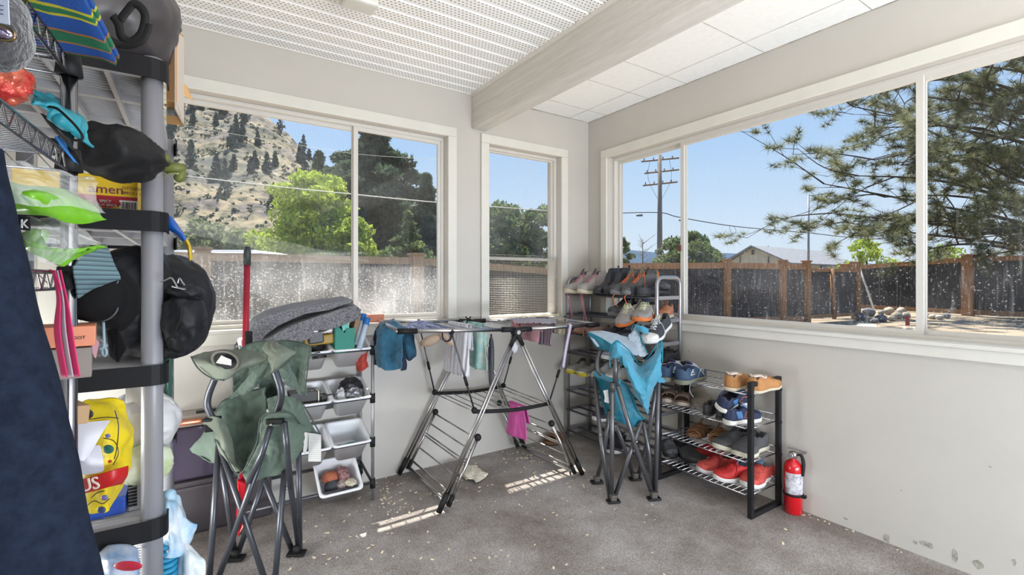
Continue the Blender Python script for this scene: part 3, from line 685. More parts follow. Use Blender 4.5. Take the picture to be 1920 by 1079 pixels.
for (a,b_) in ((V3(-1.515,-.62,.925),V3(-1.375,-.61,.50)),(V3(-1.46,-.06,.935),V3(-1.352,-.06,.485)),(V3(-.712,-.63,.905),V3(-.875,-.61,.468)),(V3(-.69,-.06,.905),V3(-.84,-.06,.465))):
    MB().tube([a,b_],.005,6).build('brace',mat('dark_steel',(.12,.12,.13),.3,.9),t); m_=a.lerp(b_,.62); dd=(b_-a).normalized(); MB().tube([m_-dd*.025,m_+dd*.025],.009,6).build('brace_clip',blackp,t)
    MB().ball(a,.016,8,6).build('brace_end',blackp,t); MB().ball(b_,.018,8,6).build('brace_end',blackp,t)
for sx,(f0,r0),in_ in ((-1,(feet['FL'],feet['RL']),.045),(1,(feet['FR'],feet['RR']),-.05)):
    hf,hr=hubF,hubR
    def onleg(f_,h_,k): p=f_.lerp(h_,k); return p+V3(in_*1.0,0,0)
    for (f_,h_) in ((f0,hf),(r0,hr)):
        a,b_=onleg(f_,h_,.02),onleg(f_,h_,.385); MB().tube([a,b_],.009,8).build('foot_shelf_rail',steel,t)
        MB().ball(b_,.02,8,6).build('joint',blackp,t); MB().tube([a,a.lerp(b_,.15)],.013,8).build('rail_sleeve',blackp,t)
    for k,r_ in ((.03,.012),(.075,.006),(.16,.0045),(.235,.0045),(.25,.0045),(.31,.0045),(.375,.0045)):
        MB().tube([onleg(f0,hf,k),onleg(r0,hr,k)],r_,6).build('rod',steel,t)
for px,py in ((1070,893),): p_=P(px,py-2,z=.012); MB().tube([p_,V3(-.735,-.58,.16)],.006,6).build('prop',steel,t)
# ---- laundry
def hang(name,label,cat,px0,px1,yc,zt,drop,m,back=None,folds=3,amp=.012,taper=1,group=None,thick=.003,X=None,n=40,ragged=0,seed=0,parts=None):
    X=P((px0+px1)/2,600,y=yc).x if X is None else X
    ya,yb=P(px1,600,x=X).y,P(px0,600,x=X).y
    back=drop*.5 if back is None else back; mb=MB(); tot=back+drop
    def f(u,v):
        s=v*tot; y=ya+(yb-ya)*u; ph=u*folds*2*PI+seed
        if s<back: dz=-(back-s); off=.011+.02*(back-s)
        else: dz=-(s-back); off=-(.011+.02*(s-back))
        k=min(1,abs(dz)/.06); w_=1+(taper-1)*min(1,abs(dz)/max(drop,.01)); ym=(ya+yb)/2
        off+=amp*k*math.sin(ph+dz*6)*(.6+.6*abs(dz)/.2)+.004*noise.noise(Vector((u*9,dz*18,seed)))
        y=ym+(y-ym)*w_+.006*k*math.sin(ph*1.7+dz*22)
        if ragged and v in(0,1): dz-=ragged*noise.noise(Vector((u*25,seed,1)))
        return Vector((X+off if s<back-.001 or s>back+.001 else X,y,zt+.012+dz if abs(dz)>.012 else zt+.012))
    mb.grid(f,n,30); o_=mb.build(name,m,thick=thick); tag(o_,label,cat,group); return o_
teal=mat('teal_jersey',(.015,.115,.20),.8,var=.3,vs=10,sheen=.3)
navy=mat('navy_cloth',(.012,.018,.045),.85,var=.3,vs=16)
beige=mat('beige_cup',(.42,.31,.23),.75,var=.08,vs=12)
whitec=mat('white_cloth',(.72,.72,.77),.85,var=.06,vs=30)
# teal shirt slung over the left end
def shirt(rows,name,label,cat,m,amp=.006,fs=30,thick=.006,seed=0,nu=36,nv=36,crease=0):
    o_=pnet(rows,nu=nu,nv=nv,amp=amp,fs=fs,seed=seed,crease=crease).build(name,m,thick=thick); tag(o_,label,cat); return o_
t=thing('draped_shirt','teal blue shirt with a navy underside draped over the left end of the airer','shirt',P(730,690,D=2.58))
pnet([[(712,612,2.68),(722,603,2.72),(740,600,2.78),(752,607,2.80)],[(706,618,2.60),(718,608,2.60),(738,606,2.60),(757,616,2.58)],[(704,640,2.56),(716,635,2.52),(734,640,2.54),(753,640,2.53)],[(702,668,2.58),(716,665,2.51),(733,670,2.56),(752,668,2.50)],[(706,684,2.57),(718,694,2.53),(734,695,2.55),(752,692,2.52)]],nu=44,nv=44,amp=.010,fs=26,crease=1).build('front_panel',teal,t,thick=.006)
pnet([[(716,604,2.74),(740,598,2.80)],[(703,622,2.72),(722,618,2.72)],[(699,655,2.70),(712,655,2.68)],[(701,684,2.69),(712,686,2.66)]],nu=16,nv=24,amp=.004,seed=4).build('back_panel',navy,t,thick=.006)
pnet([[(748,655,2.56),(754,650,2.60)],[(752,675,2.55),(762,680,2.58)],[(752,696,2.54),(761,694,2.57)]],nu=12,nv=16,amp=.003).build('lining',navy,t,thick=.006)
shirt([[(748,627,2.66),(762,625,2.66),(776,627,2.68)],[(750,645,2.63),(764,648,2.62),(777,644,2.66)],[(755,664,2.62),(768,668,2.60),(780,655,2.64)],[(760,668,2.62),(768,677,2.62),(780,668,2.66)]],'swim_shorts','navy and teal swim shorts hanging beside the teal shirt','shorts',mat('navy_teal',(.012,.018,.045),.8,col2=(.02,.12,.20),vs=9),amp=.006,fs=30)
t=thing('bra','beige padded bra with navy straps hooked on the front bar of the airer','bra',P(800,650,D=2.58))
for c,rx,ry,rot in (((806,638),.055,.032,-.35),((838,636),.030,.05,-.9)):
    cp=P(c[0],c[1],D=2.60); mb=MB(); Mx=Matrix((RV,DV,UV)).transposed()@Euler((0,-rot if rx>.04 else 0,0)).to_matrix()
    if rx>.04: mb.ball(cp,(.060,.03,.034),18,10,M=Matrix((RV,DV,UV)).transposed()@Euler((0,-.35,0)).to_matrix(),fn=lambda q:1-.35*max(0,q.z))
    else: mb.ball(cp,(.052,.018,.024),18,10,M=Matrix((RV,DV,UV)).transposed()@Euler((0,.62,0)).to_matrix())
    mb.build('cup',beige,t)
mb=MB(); mb.tube([P(a,b_,D=2.6) for a,b_ in ((788,655),(784,640),(778,628))],.004,4); mb.build('strap',beige,t)
mb=MB(); mb.tube(spline([P(a,b_,D=2.58) for a,b_ in ((830,622),(830,634),(838,641),(846,634),(844,622))],5),.006,6,flat=.5); mb.build('strap',navy,t)
mb=MB(); mb.tube([P(a,b_,D=2.62) for a,b_ in ((847,646),(843,652),(841,672))],.0025,4); mb.build('strap',beige,t)
o_=pnet([[(752,614,2.62),(775,604,2.80),(800,602,2.92),(838,612,2.88)],[(755,620,2.60),(780,607,2.70),(805,607,2.75),(840,617,2.68)],[(758,623,2.58),(782,619,2.60),(806,617,2.62),(838,622,2.60)]],nu=40,nv=20,amp=.008,fs=30,crease=1).build('patterned_top',mat('blue_print',(.02,.035,.16),.8,col2=(.45,.5,.7),vs=45),thick=.006); tag(o_,'navy garment with blue and white print lying crumpled on top of the left wing','clothing')
hang('ruffled_cloth','sheer white ruffled cloth hanging from the left wing of the airer','cloth',843,880,-.30,.925,.30,whitec,folds=6,amp=.012,ragged=.02,X=None,seed=1,taper=1.1)
hang('tie_dyed_cloth','pastel tie-dyed cloth with white, lime and aqua patches beside the ruffled cloth','cloth',872,905,-.27,.92,.27,mat('tie_dye',(.66,.68,.60),.85,col2=(.22,.52,.50),vs=9),folds=3,amp=.016,ragged=.02,seed=2,taper=1.5)
# folded umbrella
t=thing('folded_umbrella','slim charcoal folded umbrella hanging from the airer','umbrella',P(921,725,y=-.30))
a,b_=P(921,630,y=-.30),P(921,724,y=-.30); pts=[a.lerp(b_,k/10) for k in range(11)]
MB().tube(pts,[.006,.016,.02,.022,.022,.022,.021,.02,.019,.018,.014],10,flat=.8).build('canopy',mat('charcoal_nylon',(.055,.06,.075),.5,var=.3,vs=30),t)
MB().tube([a,a+V3(0,0,.012)],.005,8).build('tip',blackp,t); MB().tube(spline([a+V3(0,0,.01),a+V3(.004,0,.05),V3(a.x+.005,-.3,.93)],4),.0015,5).build('wrist_cord',whitec,t)
hang('pink_towel','pale pink hand towel folded over a rod of the right wing','towel',962,1013,-.30,.915,.125,mat('pink_terry',(.62,.34,.38),.95,var=.15,vs=20,bump=.5,bs=200),folds=2,amp=.008,seed=3)
hang('coral_towel','narrow coral strip of towel in front of the pink towel','towel',962,975,-.36,.915,.10,mat('coral_terry',(.66,.22,.2),.95,var=.1,vs=20),folds=1,amp=.006,seed=5)
o_=lumpy(P(965,652,y=-.36),(.018,.014,.028),amp=.3,seed=4,nu=20,nv=14).build('cotton_tassel',whitec); tag(o_,'white knotted tassel dangling under the coral towel','tassel')
hang('striped_scarf','fringed mauve and brown striped scarf hanging right of the pink towel','scarf',1013,1037,-.30,.915,.17,striped('scarf_stripes',[(.30,.20,.24),(.42,.33,.42),(.25,.14,.15),(.38,.36,.44)],1,.006),folds=4,amp=.005,ragged=.012,seed=6)
hang('cream_cloth','small cream muslin cloth at the right end of the airer','cloth',1036,1060,-.30,.915,.10,mat('cream_muslin',(.66,.60,.44),.9,var=.1,vs=14),folds=2,amp=.01,seed=7)
o_=MB().tube(spline([P(1069,611,y=-.640)+V3(0,.012,.012),P(1069,613,y=-.652),P(1061,655,y=-.66),P(1056,690,y=-.66)],5),[.010]*16,5,flat=.15).build('lilac_ribbon',mat('lilac_satin',(.48,.42,.55),.5)); tag(o_,'lilac ribbon trailing beside the right brace of the airer','ribbon')
o_=pnet([[(958,596,3.05),(990,594,3.1),(1040,597,3.1)],[(962,601,2.9),(992,598,2.92),(1042,601,2.9)],[(965,606,2.75),(1000,604,2.78),(1045,606,2.78)]],nu=44,nv=16,amp=.010,fs=40,crease=1).build('lace_tights',mat('lilac_lace',(.40,.38,.43),.9,var=.3,vs=60)); tag(o_,'lilac-grey lace garment lying flat on top of the right wing','clothing')
o_=hang('magenta_cloth','magenta pink cloth hanging from the middle shelf of the airer','cloth',957,984,-.52,.455,.19,mat('magenta_felt',(.60,.10,.36),.85,var=.08,vs=10),folds=1,amp=.010,taper=1.35,back=.10,seed=8)
t=thing('clothes_peg','black peg clipped upright near the centre of the airer','clothes peg',P(878,606,D=2.95))
for s_ in (-1,1): MB().tube([P(878+s_*5,594,D=2.95),P(878-s_*1,601,D=2.95),P(878-s_*5,610,D=2.95)],.0045,5).build('jaw',blackp,t)
# cloth on the floor
o_=net([[P(a,b_,z=c) for a,b_,c in r] for r in ([(852,876,.01),(872,872,.03),(890,872,.025),(896,878,.01)],[(855,886,.01),(872,884,.045),(892,882,.03),(914,888,.02)],[(868,894,.008),(878,898,.03),(890,890,.03),(912,893,.012)],[(873,899,.006),(885,897,.02),(893,903,.028),(905,900,.008)])],nu=36,nv=30,amp=.008,fs=30,crease=1).build('crumpled_cloth',mat('ivory_cloth',(.72,.68,.56),.9),thick=.004); tag(o_,'ivory cloth lying crumpled on the carpet beneath the airer','cloth')
# ---- tall shoe rack
t=thing('tall_shoe_rack','eight tier grey tube shoe rack in the corner filled with shoes','shoe rack',(-.14,-.47,0))
def Uframe(y,top):
    r=.05; pts=[V3(-.25,y,0),V3(-.25,y,top-r)]+[V3(-.25+r-r*math.cos(k*PI/12),y,top-r+r*math.sin(k*PI/12)) for k in range(1,7)]+[V3(-.03-r+r*math.sin(k*PI/12),y,top-r+r*math.cos(k*PI/12)) for k in range(0,6)]+[V3(-.03,y,top-r),V3(-.03,y,0)]
    MB().tube(pts,.0125,10).build('end_frame',steelL,t)
Uframe(-.05,1.205); Uframe(-.88,1.205)
TZ=[.06,.215,.357,.50,.645,.79,.935,1.078]
dgrey=mat('dark_grey_tube',(.09,.09,.105),.4,.5)
for z in TZ:
    for x in (-.262,-.15,-.035): MB().tube([V3(x,-.05,z),V3(x,-.88,z)],.0075,8).build('shelf_tube',dgrey,t)
    for y in (-.05,-.88): MB().cbox((-.14,y,z+.0),(.22,.007,.022)).build('side_strip',steelL,t)
# ---- short shoe rack
t=thing('short_shoe_rack','black four tier shoe rack with chrome wire shelves against the right wall','shoe rack',(-.165,-1.22,0))
for y in (-1.50,-.935):
    for x in (-.299,-.035):
        MB().cbox((x,y,.34),(.024,.024,.68)).build('post',darkm,t,bevel=.002)
        for z in SZ if 'SZ' in globals() else (.105,.27,.44,.612): MB().tube([V3(x-.012 if x<-.1 else x,y-.017,z),V3(x-.012 if x<-.1 else x,y-.011,z)],.007,8).build('screw_knob',blackp,t)
    for z in (.012,.668): MB().cbox((-.167,y,z),(.24,.024,.024)).build('end_bar',darkm,t,bevel=.002)
SZ=(.105,.27,.44,.612)
for z in SZ:
    for x in (-.295,-.04): MB().tube([V3(x,-1.49,z),V3(x,-.94,z)],.004,6).build('wire_rail',chrome,t)
    MB().tube([V3(-.035,-1.49,z+.035),V3(-.035,-.94,z+.035)],.003,6).build('wire_rail',chrome,t)
    MB().tube([V3(-.17,-1.49,z-.004),V3(-.17,-.94,z-.004)],.003,6).build('wire_rail',chrome,t)
    mb=MB(); y=-1.47
    while y<-.95: mb.tube([V3(-.297,y,z+.003),V3(-.04,y,z+.003),V3(-.035,y,z+.037)],.0017,5); y+=.034
    mb.build('wire_grid',chrome,t)
    for y in (-1.487,-.948): MB().tube([V3(-.295,y,z),V3(-.04,y,z)],.0035,6).build('wire_rail',chrome,t)
# ---- storage bin unit
t=thing('bin_rack','four tier tube rack of tilted white plastic storage bins under the large window','storage rack',(-2.12,-.14,0))
BXs=(-1.805,-2.43); BZ=(.815,.555,.318,.095)
for x in BXs:
    for y in (-.255,-.03): 
        MB().tube([V3(x,y,0),V3(x,y,.86)],.009,10).build('post',steelL,t)
        for z in BZ: MB().tube([V3(x,y,z-.028),V3(x,y,z+.022)],.0145,10).build('connector',blackp,t)
for z in BZ:
    for y,dz in ((-.255,0),(-.03,.05)): MB().tube([V3(BXs[0],y,z+dz),V3(BXs[1],y,z+dz)],.0075,8).build('rail',dgrey,t)
    for x in BXs: MB().tube([V3(x,-.255,z-.005),V3(x,-.03,z+.045)],.0075,8).build('rail',dgrey,t)
def bin_(label,x,z,w=.20,out=0,tilt=.30,lab2=None):
    """tilted open tub, lip resting on the front rail"""
    b_=thing('storage_bin',label,'storage bin',(x,-.255-out,z),'white tilted storage bins')
    Mx=Matrix.Translation((x,-.262-out,z+.010))@Matrix.Rotation(tilt,4,'X'); dpt=.205; hh=.115
    def rect(w_,d0,d1,z_,n=4):
        r=.022; pts=[]
        for cx,cy,a0 in ((w_/2-r,d1-r,0),(-w_/2+r,d1-r,PI/2),(-w_/2+r,d0+r,PI),(w_/2-r,d0+r,1.5*PI)):
            for k in range(n): a=a0+k*PI/2/(n-1); pts.append(Mx@Vector((cx+r*math.cos(a),cy+r*math.sin(a),z_)))
        return pts
    mb=MB(); rings=[rect(w+.022,-.010,dpt+.01,-.004),rect(w+.022,-.010,dpt+.01,.004),rect(w,0,dpt,.004),rect(w-.008,.008,dpt-.005,-.004),rect(w-.055,.030,dpt-.03,-hh+.004),rect(w-.050,.026,dpt-.026,-hh),rect(w-.002,.001,dpt-.001,-.004),rect(w+.022,-.010,dpt+.01,-.004)]
    n=16; vs=[p for r in rings for p in r]; fs=[]
    for i in range(len(rings)-1):
        for k in range(n): fs.append((i*n+k,i*n+(k+1)%n,(i+1)*n+(k+1)%n,(i+1)*n+k))
    mb.add(vs,fs,True); mb.add([p for p in rings[4]],[tuple(range(n))]); mb.add([p for p in rings[5]],[tuple(range(n))[::-1]])
    mb.build('tub',whitep,b_,bevel=0); return Mx
cx=(-1.912,-2.118,-2.325)
MXs={}
for r,(z,rn) in enumerate(zip(BZ[:3],('top','second','third'))):
    for c,(x,cn) in enumerate(zip(cx,('right','middle','left'))):
        what={(0,0):'holding a green box',(0,1):'holding black gear under the rolled mat',(1,0):'with crinkled foil and a black pouch',(1,1):'with black boxes',(2,0):'nearly empty with green cloth',(2,1):'with brown and grey shoes'}.get((r,c),'hidden partly by the green chair')
        MXs[r,c]=bin_('white plastic bin on the %s tier, %s column, %s'%(rn,cn,what),x,z,.185,0,.34)
MXs[3,0]=bin_('white plastic bin tilted out from the bottom tier with orange and floral cloth',cx[0]-.06,.085,.20,.02,.62)
def inb(r,c,x,y,z): return MXs[r,c]@Vector((x,y,z))
def lump(name,label,cat,c,r,m,**k):
    o_=lumpy(c,r,**k).build(name,m); tag(o_,label,cat); return o_
green_t=mat('jade_cloth',(.02,.22,.17),.9,var=.2,vs=20); 
lump('green_cloth','jade green cloth at the bottom of the third tier bin','cloth',inb(2,0,.02,.085,-.085),(.048,.04,.016),green_t,amp=.25,seed=3)
lump('plaid_cloth','dark plaid cloth beside the jade cloth in the third tier bin','cloth',inb(2,0,-.035,.08,-.085),(.030,.036,.018),mat('plaid',(.05,.10,.09),.9,col2=(.02,.03,.03),vs=60),amp=.25,seed=5)
foil=mat('crinkled_foil',(.55,.55,.58),.25,.9,bump=.6,bs=90)
lump('foil_bag','silver crinkled bag in the second tier bin','bag',inb(1,0,.02,.075,-.035),(.048,.034,.042),mat('silver_film',(.30,.30,.33),.25,.8,bump=.8,bs=60),amp=.3,seed=6)
lump('clear_bag','clouded clear plastic bag left of the silver bag','bag',inb(1,0,-.042,.075,-.03),(.024,.026,.038),mat('cloudy_film',(.6,.6,.62),.3,var=.3,vs=50),amp=.3,seed=7)
lump('black_pouch','shiny black pouch at the back of the second tier bin','pouch',inb(1,0,.02,.125,-.01),(.055,.035,.048),mat('black_satin',(.02,.02,.025),.3),amp=.2,seed=8)
blackc=mat('black_card',(.022,.02,.02),.45)
def pbox(name,label,cat,Mx,a,b_,m,bev=.002,parts=None):
    t=thing(name,label,cat,Mx@Vector(((a[0]+b_[0])/2,(a[1]+b_[1])/2,a[2]))); MB().box(a,b_,Mx).build('body',m,t,bevel=bev)
    return t
M1=MXs[1,1]@Matrix.Translation((.012,.02,-.072))@Matrix.Rotation(-.34,4,'X')
t=pbox('slipper_box','black box printed with white capital letters in the second tier bin','box',M1,(-.10,0,.02),(.042,.10,.115),blackc)
tp=mat('print_grey',(.45,.45,.45),.5)
a=M1@Vector((-.058,.012,.1155)); text('lettering','PERS',.034,a,M1.to_3x3()@Vector((1,0,0)),M1.to_3x3()@Vector((0,1,0)),tp,t)
MB().box((.028,-.011,.02),(.032,.101,.116),M1).build('silver_band',mat('band',(.5,.45,.38),.3,.4),t)
for k,(x,w_) in enumerate(((-.03,.022),(.005,.03))): MB().box((x-w_/2,-.0112,.03),(x+w_/2,-.0105,.06),M1).build('label_mark',tp if k==0 else mat('gold_print',(.35,.25,.10),.4,.5),t)
M2=MXs[1,1]@Matrix.Translation((.07,.05,-.07))@Matrix.Rotation(-.34,4,'X')@Matrix.Rotation(.2,4,'Z')
t=pbox('black_carton','narrow black carton with a white sticker beside the lettered box','box',M2,(-.02,-.03,0),(.045,.09,.075),blackc)
MB().box((-.012,.035,.0752),(.03,.07,.0758),M2).build('sticker',mat('sticker_white',(.75,.74,.70),.6),t)
# third tier shoes / rags
lump('grey_bundle','grey-brown bundle with straps in the third tier middle bin','bundle',inb(2,1,.02,.085,-.06),(.038,.038,.034),mat('taupe_leather',(.20,.17,.16),.7,var=.3,vs=20),amp=.3,seed=9)
lump('rust_bundle','dark rust coloured bundle behind the grey-brown bundle','bundle',inb(2,1,-.01,.135,-.03),(.042,.03,.045),mat('dark_rust',(.08,.025,.02),.7,var=.4,vs=20),amp=.3,seed=10)
lump('orange_beanie','orange-brown knitted beanie in the bottom bin','beanie',inb(3,0,-.03,.125,-.045),(.040,.034,.030),mat('burnt_orange',(.42,.13,.07),.9,var=.1,vs=15),amp=.12,seed=11)
lump('grey_ball','dark grey rolled bundle at the front of the bottom bin','bundle',inb(3,0,-.025,.075,-.055),(.042,.032,.034),mat('slate_cloth',(.055,.06,.07),.9),amp=.04,crease=0,seed=12)
flo=mat('floral_print',(.02,.02,.03),.85,col2=(.45,.22,.22),vs=95)
lump('floral_cloth','black floral printed cloth rolled along the bottom bin','cloth',inb(3,0,.035,.125,-.035),(.028,.058,.036),flo,amp=.15,seed=13)
lump('floral_ball','small floral printed ball of cloth at the lip of the bottom bin','cloth',inb(3,0,.018,.06,-.032),(.026,.026,.024),mat('floral_red',(.5,.35,.33),.85,col2=(.05,.08,.08),vs=110),amp=.1,seed=14)
lump('cream_rag','crumpled cream rag at the right lip of the bottom bin','rag',inb(3,0,.055,.05,-.008),(.022,.035,.012),mat('cream_rag',(.62,.57,.45),.9,var=.2,vs=30),amp=.3,seed=15)
# top tier contents
M0=MXs[0,1]
lump('black_gear','black strapped gear filling the top middle bin','bag',inb(0,1,0,.10,-.005),(.072,.065,.05),mat('black_nylon',(.015,.015,.018),.5),amp=.2,seed=16)
for k,(a,b_) in enumerate((((585,672),(612,668)),((572,665),(600,660)))):
    o_=MB().tube([P(*a,y=-.27),P(*b_,y=-.27)],.007,6).build('metal_rod',[mat('black_lacquer',(.02,.02,.02),.15),mat('grey_alloy',(.3,.3,.32),.3,.8)][k]); tag(o_,['glossy black rod lying along the lip of the top middle bin','short grey rod tucked behind the glossy black rod'][k],'rod')
o_=MB().cbox(P(598,636,y=-.2),(.17,.10,.05),(0,-.05,.1)).build('yellow_tool_case',mat('ochre_plastic',(.35,.22,.03),.5),bevel=.008); tag(o_,'ochre yellow case tucked under the rolled mat','case')
o_=MB().cbox(P(592,633,y=-.26),(.075,.03,.062),(0,-.08,0)).build('charcoal_case',mat('charcoal_plastic',(.05,.05,.055),.45),bevel=.008); tag(o_,'charcoal square case in front of the ochre case','case')
o_=MB().cbox(P(602,620,y=-.26),(.105,.05,.030),(0,-.04,0)).build('soap_case',mat('ivory_plastic',(.68,.62,.56),.35),bevel=.012); tag(o_,'ivory oval case resting on the charcoal case under the mat','case')
lump('grey_film_roll','grey crinkled plastic knot behind the ivory case','plastic bag',P(624,619,y=-.22),(.028,.02,.026),mat('grey_film',(.25,.23,.28),.3,.3),amp=.25,seed=17)
o_=pnet([[(598,634,2.72),(616,630,2.70),(632,618,2.70),(637,606,2.72)],[(604,639,2.66),(620,636,2.64),(634,626,2.64),(637,608,2.68)],[(606,640,2.65),(622,640,2.63),(634,640,2.63),(636,622,2.67)],[(612,640,2.68),(622,648,2.66),(632,648,2.66),(635,640,2.70)]],nu=24,nv=20,amp=.002).build('yellow_sleeve',mat('yellow_navy',(.75,.60,.02),.5,col2=(.02,.03,.12),vs=5),thick=.012); tag(o_,'bright yellow and navy pouch curling beside the green box','pouch')
t=thing('green_box','jade green opened carton with a pale flap in the top right bin','box',inb(0,0,-.03,.05,-.08))
jade=mat('jade_card',(.015,.20,.15),.6); jadeL=mat('mint_card',(.16,.55,.45),.6)
Mg=Matrix.Translation(P(648,661,y=-.262))@Matrix.Rotation(.06,4,'Z')
MB().poly([Mg@Vector(p) for p in ((-.055,0,0),(.045,0,0),(.05,0,.125),(.005,0,.125),(-.004,0,.10),(-.05,0,.15))],Mg.to_3x3()@Vector((0,.004,0))).build('front_panel',jade,t)
MB().box((-.055,.004,0),(-.051,.10,.13),Mg).build('side_panel',jade,t); MB().box((.045,.004,0),(.049,.10,.125),Mg).build('side_panel',jade,t); MB().box((-.051,.096,0),(.045,.10,.15),Mg).build('back_panel',jade,t); MB().box((-.051,.004,0),(.045,.096,.004),Mg).build('bottom',jade,t)
MB().poly([P(640,607,y=-.255),P(652,597,y=-.25),P(655,615,y=-.25),P(643,622,y=-.255)],(0,.003,0)).build('flap',jadeL,t)
o_=MB().cbox(P(663,625,y=-.2),(.045,.05,.20),(0,.25,.3)).build('brown_carton',mat('kraft_card',(.30,.19,.11),.8)); tag(o_,'slim kraft carton leaning behind the green box','box')
bt=mat('blue_cap',(.01,.16,.50),.4); clr=mat('frosted_tube',(.42,.50,.60),.3,var=.15,vs=9)
for k,(a,b_,lab) in enumerate((((668,648),(682,590),'frosted tube with a blue cap leaning at the back of the top right bin'),((673,655),(689,597),'frosted tube with a blue cap leaning in front, nearest the teal shirt'))):
    p_,q_=P(*a,y=-.24+.0*k-.03*k),P(*b_,y=-.20-.03*k); t=thing('capped_tube',lab,'tube',p_,'blue capped tubes')
    dd=(q_-p_); MB().tube([p_,p_+dd*.8],.019,10,flat=.8).build('tube_body',clr,t); MB().tube([p_+dd*.78,q_],.0215,10,flat=.8).build('cap',bt,t)
o_=pnet([[(668,657,2.60),(678,655,2.58),(690,654,2.60)],[(668,675,2.59),(679,677,2.56),(688,674,2.59)],[(668,695,2.60),(678,697,2.57),(691,688,2.60)]],nu=20,nv=24,amp=.007,fs=40,crease=1).build('red_glove',mat('rust_red_cloth',(.42,.05,.035),.7,var=.15,vs=16),thick=.008); tag(o_,'rust red pouch hanging over the lip of the top right bin','pouch')
o_=MB().cbox(P(704,597,y=-.03),(.095,.03,.05)).build('peach_tub',mat('peach_plastic',(.80,.30,.20),.5),bevel=.004); tag(o_,'small peach plastic tub on the window sill','tub')
# folded mat on top of the bins
felt=mat('grey_felt',(.075,.075,.085),1,col2=(.28,.28,.30),vs=130,bump=.8,bs=160,sheen=.3)
t=thing('folded_mat','thick grey felt mat folded once on top of the bin rack','mat',P(570,655,y=-.15))
def slab(px,yf,dep,name,m,seed):
    pts=[P(a,b_,y=yf) for a,b_ in px]; n=len(pts); mb=MB(); L=12
    def f(u,v):
        k=u*n; i=int(k)%n; p=pts[i].lerp(pts[(i+1)%n],k-int(k)); y=p.y+dep*v
        return Vector((p.x+.012*v,y,p.z+.004*noise.noise(Vector((p.x*30,y*30,p.z*30+seed)))+.012*v))
    mb.grid(f,n*4,L,True,True)
    a=[f(i/(n*4),0) for i in range(n*4)]; b_=[f(i/(n*4),1) for i in range(n*4)]
    mb.add(a,[tuple(range(n*4))]); mb.add(b_,[tuple(range(n*4))[::-1]]); return mb.build(name,m,t)
slab([(474,652),(500,636),(545,612),(600,592),(650,577),(668,573),(677,582),(675,596),(650,608),(610,622),(570,640),(520,662),(480,668)],-.285,.22,'lower_fold',felt,1)
slab([(470,640),(467,622),(476,606),(500,593),(545,580),(600,571),(660,562),(661,566),(620,581),(570,589),(545,600),(520,612),(500,628),(486,642)],-.29,.24,'upper_fold',felt,2)
# red broom
t=thing('red_broom','red broom with a black grip standing upright between bins and green chair','broom',P(452,1004,z=.0))
a,b_=P(464,463,y=-.33),P(455,905,y=-.36)
redp=mat('red_enamel',(.34,.01,.03),.3)
MB().tube([a.lerp(b_,.07),b_],.0135,12).build('handle',redp,t); MB().tube([a,a.lerp(b_,.02),a.lerp(b_,.08)],[.010,.0155,.0155],12).build('grip',mat('green_black_grip',(.035,.045,.045),.5),t)
MB().poly([P(446,902,y=-.40),P(462,908,y=-.40),P(459,965,y=-.40),P(460,985,y=-.42),P(446,1009,y=-.42),P(444,975,y=-.41)],(0,.03,0)).build('broom_head',mat('bright_red_plastic',(.62,.008,.02),.35),t,bevel=.004)
MB().cbox(P(466,634,y=-.36),(.03,.03,.06)).build('hanger_clip',blackp,t,bevel=.004)
# slim appliance and dark case at the left
t=thing('slim_appliance','slim dark appliance with a glossy violet-black front and copper trimmed silver top','appliance',(-2.5,-.075,.25))
MB().box((-2.70,-.128,.255),(-2.30,-.02,.500)).build('glossy_door',mat('violet_gloss',(.055,.045,.075),.12,coat=1),t,bevel=.012)
MB().box((-2.70,-.125,.502),(-2.30,-.02,.556)).build('top_panel',mat('champagne_panel',(.42,.37,.32),.3,.5),t,bevel=.006)
MB().tube([V3(-2.69,-.130,.526),V3(-2.31,-.130,.526)],.013,10).build('copper_trim',mat('copper_gloss',(.62,.22,.13),.2,.6),t)
MB().box((-2.60,-.10,.5565),(-2.40,-.06,.56)).build('vent_slot',blackp,t)
t=thing('dark_case','dark plum plastic case on the floor under the slim appliance','case',(-2.5,-.08,0))
MB().box((-2.71,-.138,0),(-2.28,-.02,.225)).build('case_body',mat('plum_plastic',(.055,.048,.055),.35),t,bevel=.012); MB().box((-2.715,-.142,.226),(-2.275,-.018,.25)).build('lid',mat('plum_plastic',(.1,.1,.1)),t,bevel=.006)
# ---- fire extinguisher
c=P(1471,966,z=0); ex=V3(-.055,-1.585,0)
t=thing('fire_extinguisher','small red fire extinguisher with a white label standing by the black shoe rack','fire extinguisher',ex)
xr=mat('extinguisher_red',(.55,.005,.012),.25,coat=.5)
MB().lathe([(0,.0),(.038,.0),(.042,.004),(.042,.225),(.040,.243),(.032,.258),(.018,.268),(.013,.275),(.013,.285)],ex,28).build('cylinder',xr,t)
mb=MB(); mb.grid(lambda u,v: ex+V3(.0425*math.cos(PI*.85+u*PI*.95),.0425*math.sin(PI*.85+u*PI*.95),.105+.105*v),24,2); mb.build('label',mat('label_print',(.72,.73,.76),.4,col2=(.22,.2,.25),vs=42),t)
MB().lathe([(.0425,.092),(.046,.092),(.046,.104),(.0425,.104)],ex,28).build('strap_band',blackp,t); MB().cbox(ex+V3(.0,-.052,.098),(.02,.018,.014)).build('band_buckle',blackp,t)
MB().lathe([(.012,.275),(.018,.28),(.018,.305),(.012,.312),(0,.313)],ex,16).build('valve',mat('brass_grey',(.35,.30,.27),.3,.8),t)
MB().tube([ex+V3(-.018,.0,.296),ex+V3(-.036,0,.296)],.014,14).build('gauge',steelL,t)
dd=V3(.35,-.94,0).normalized()
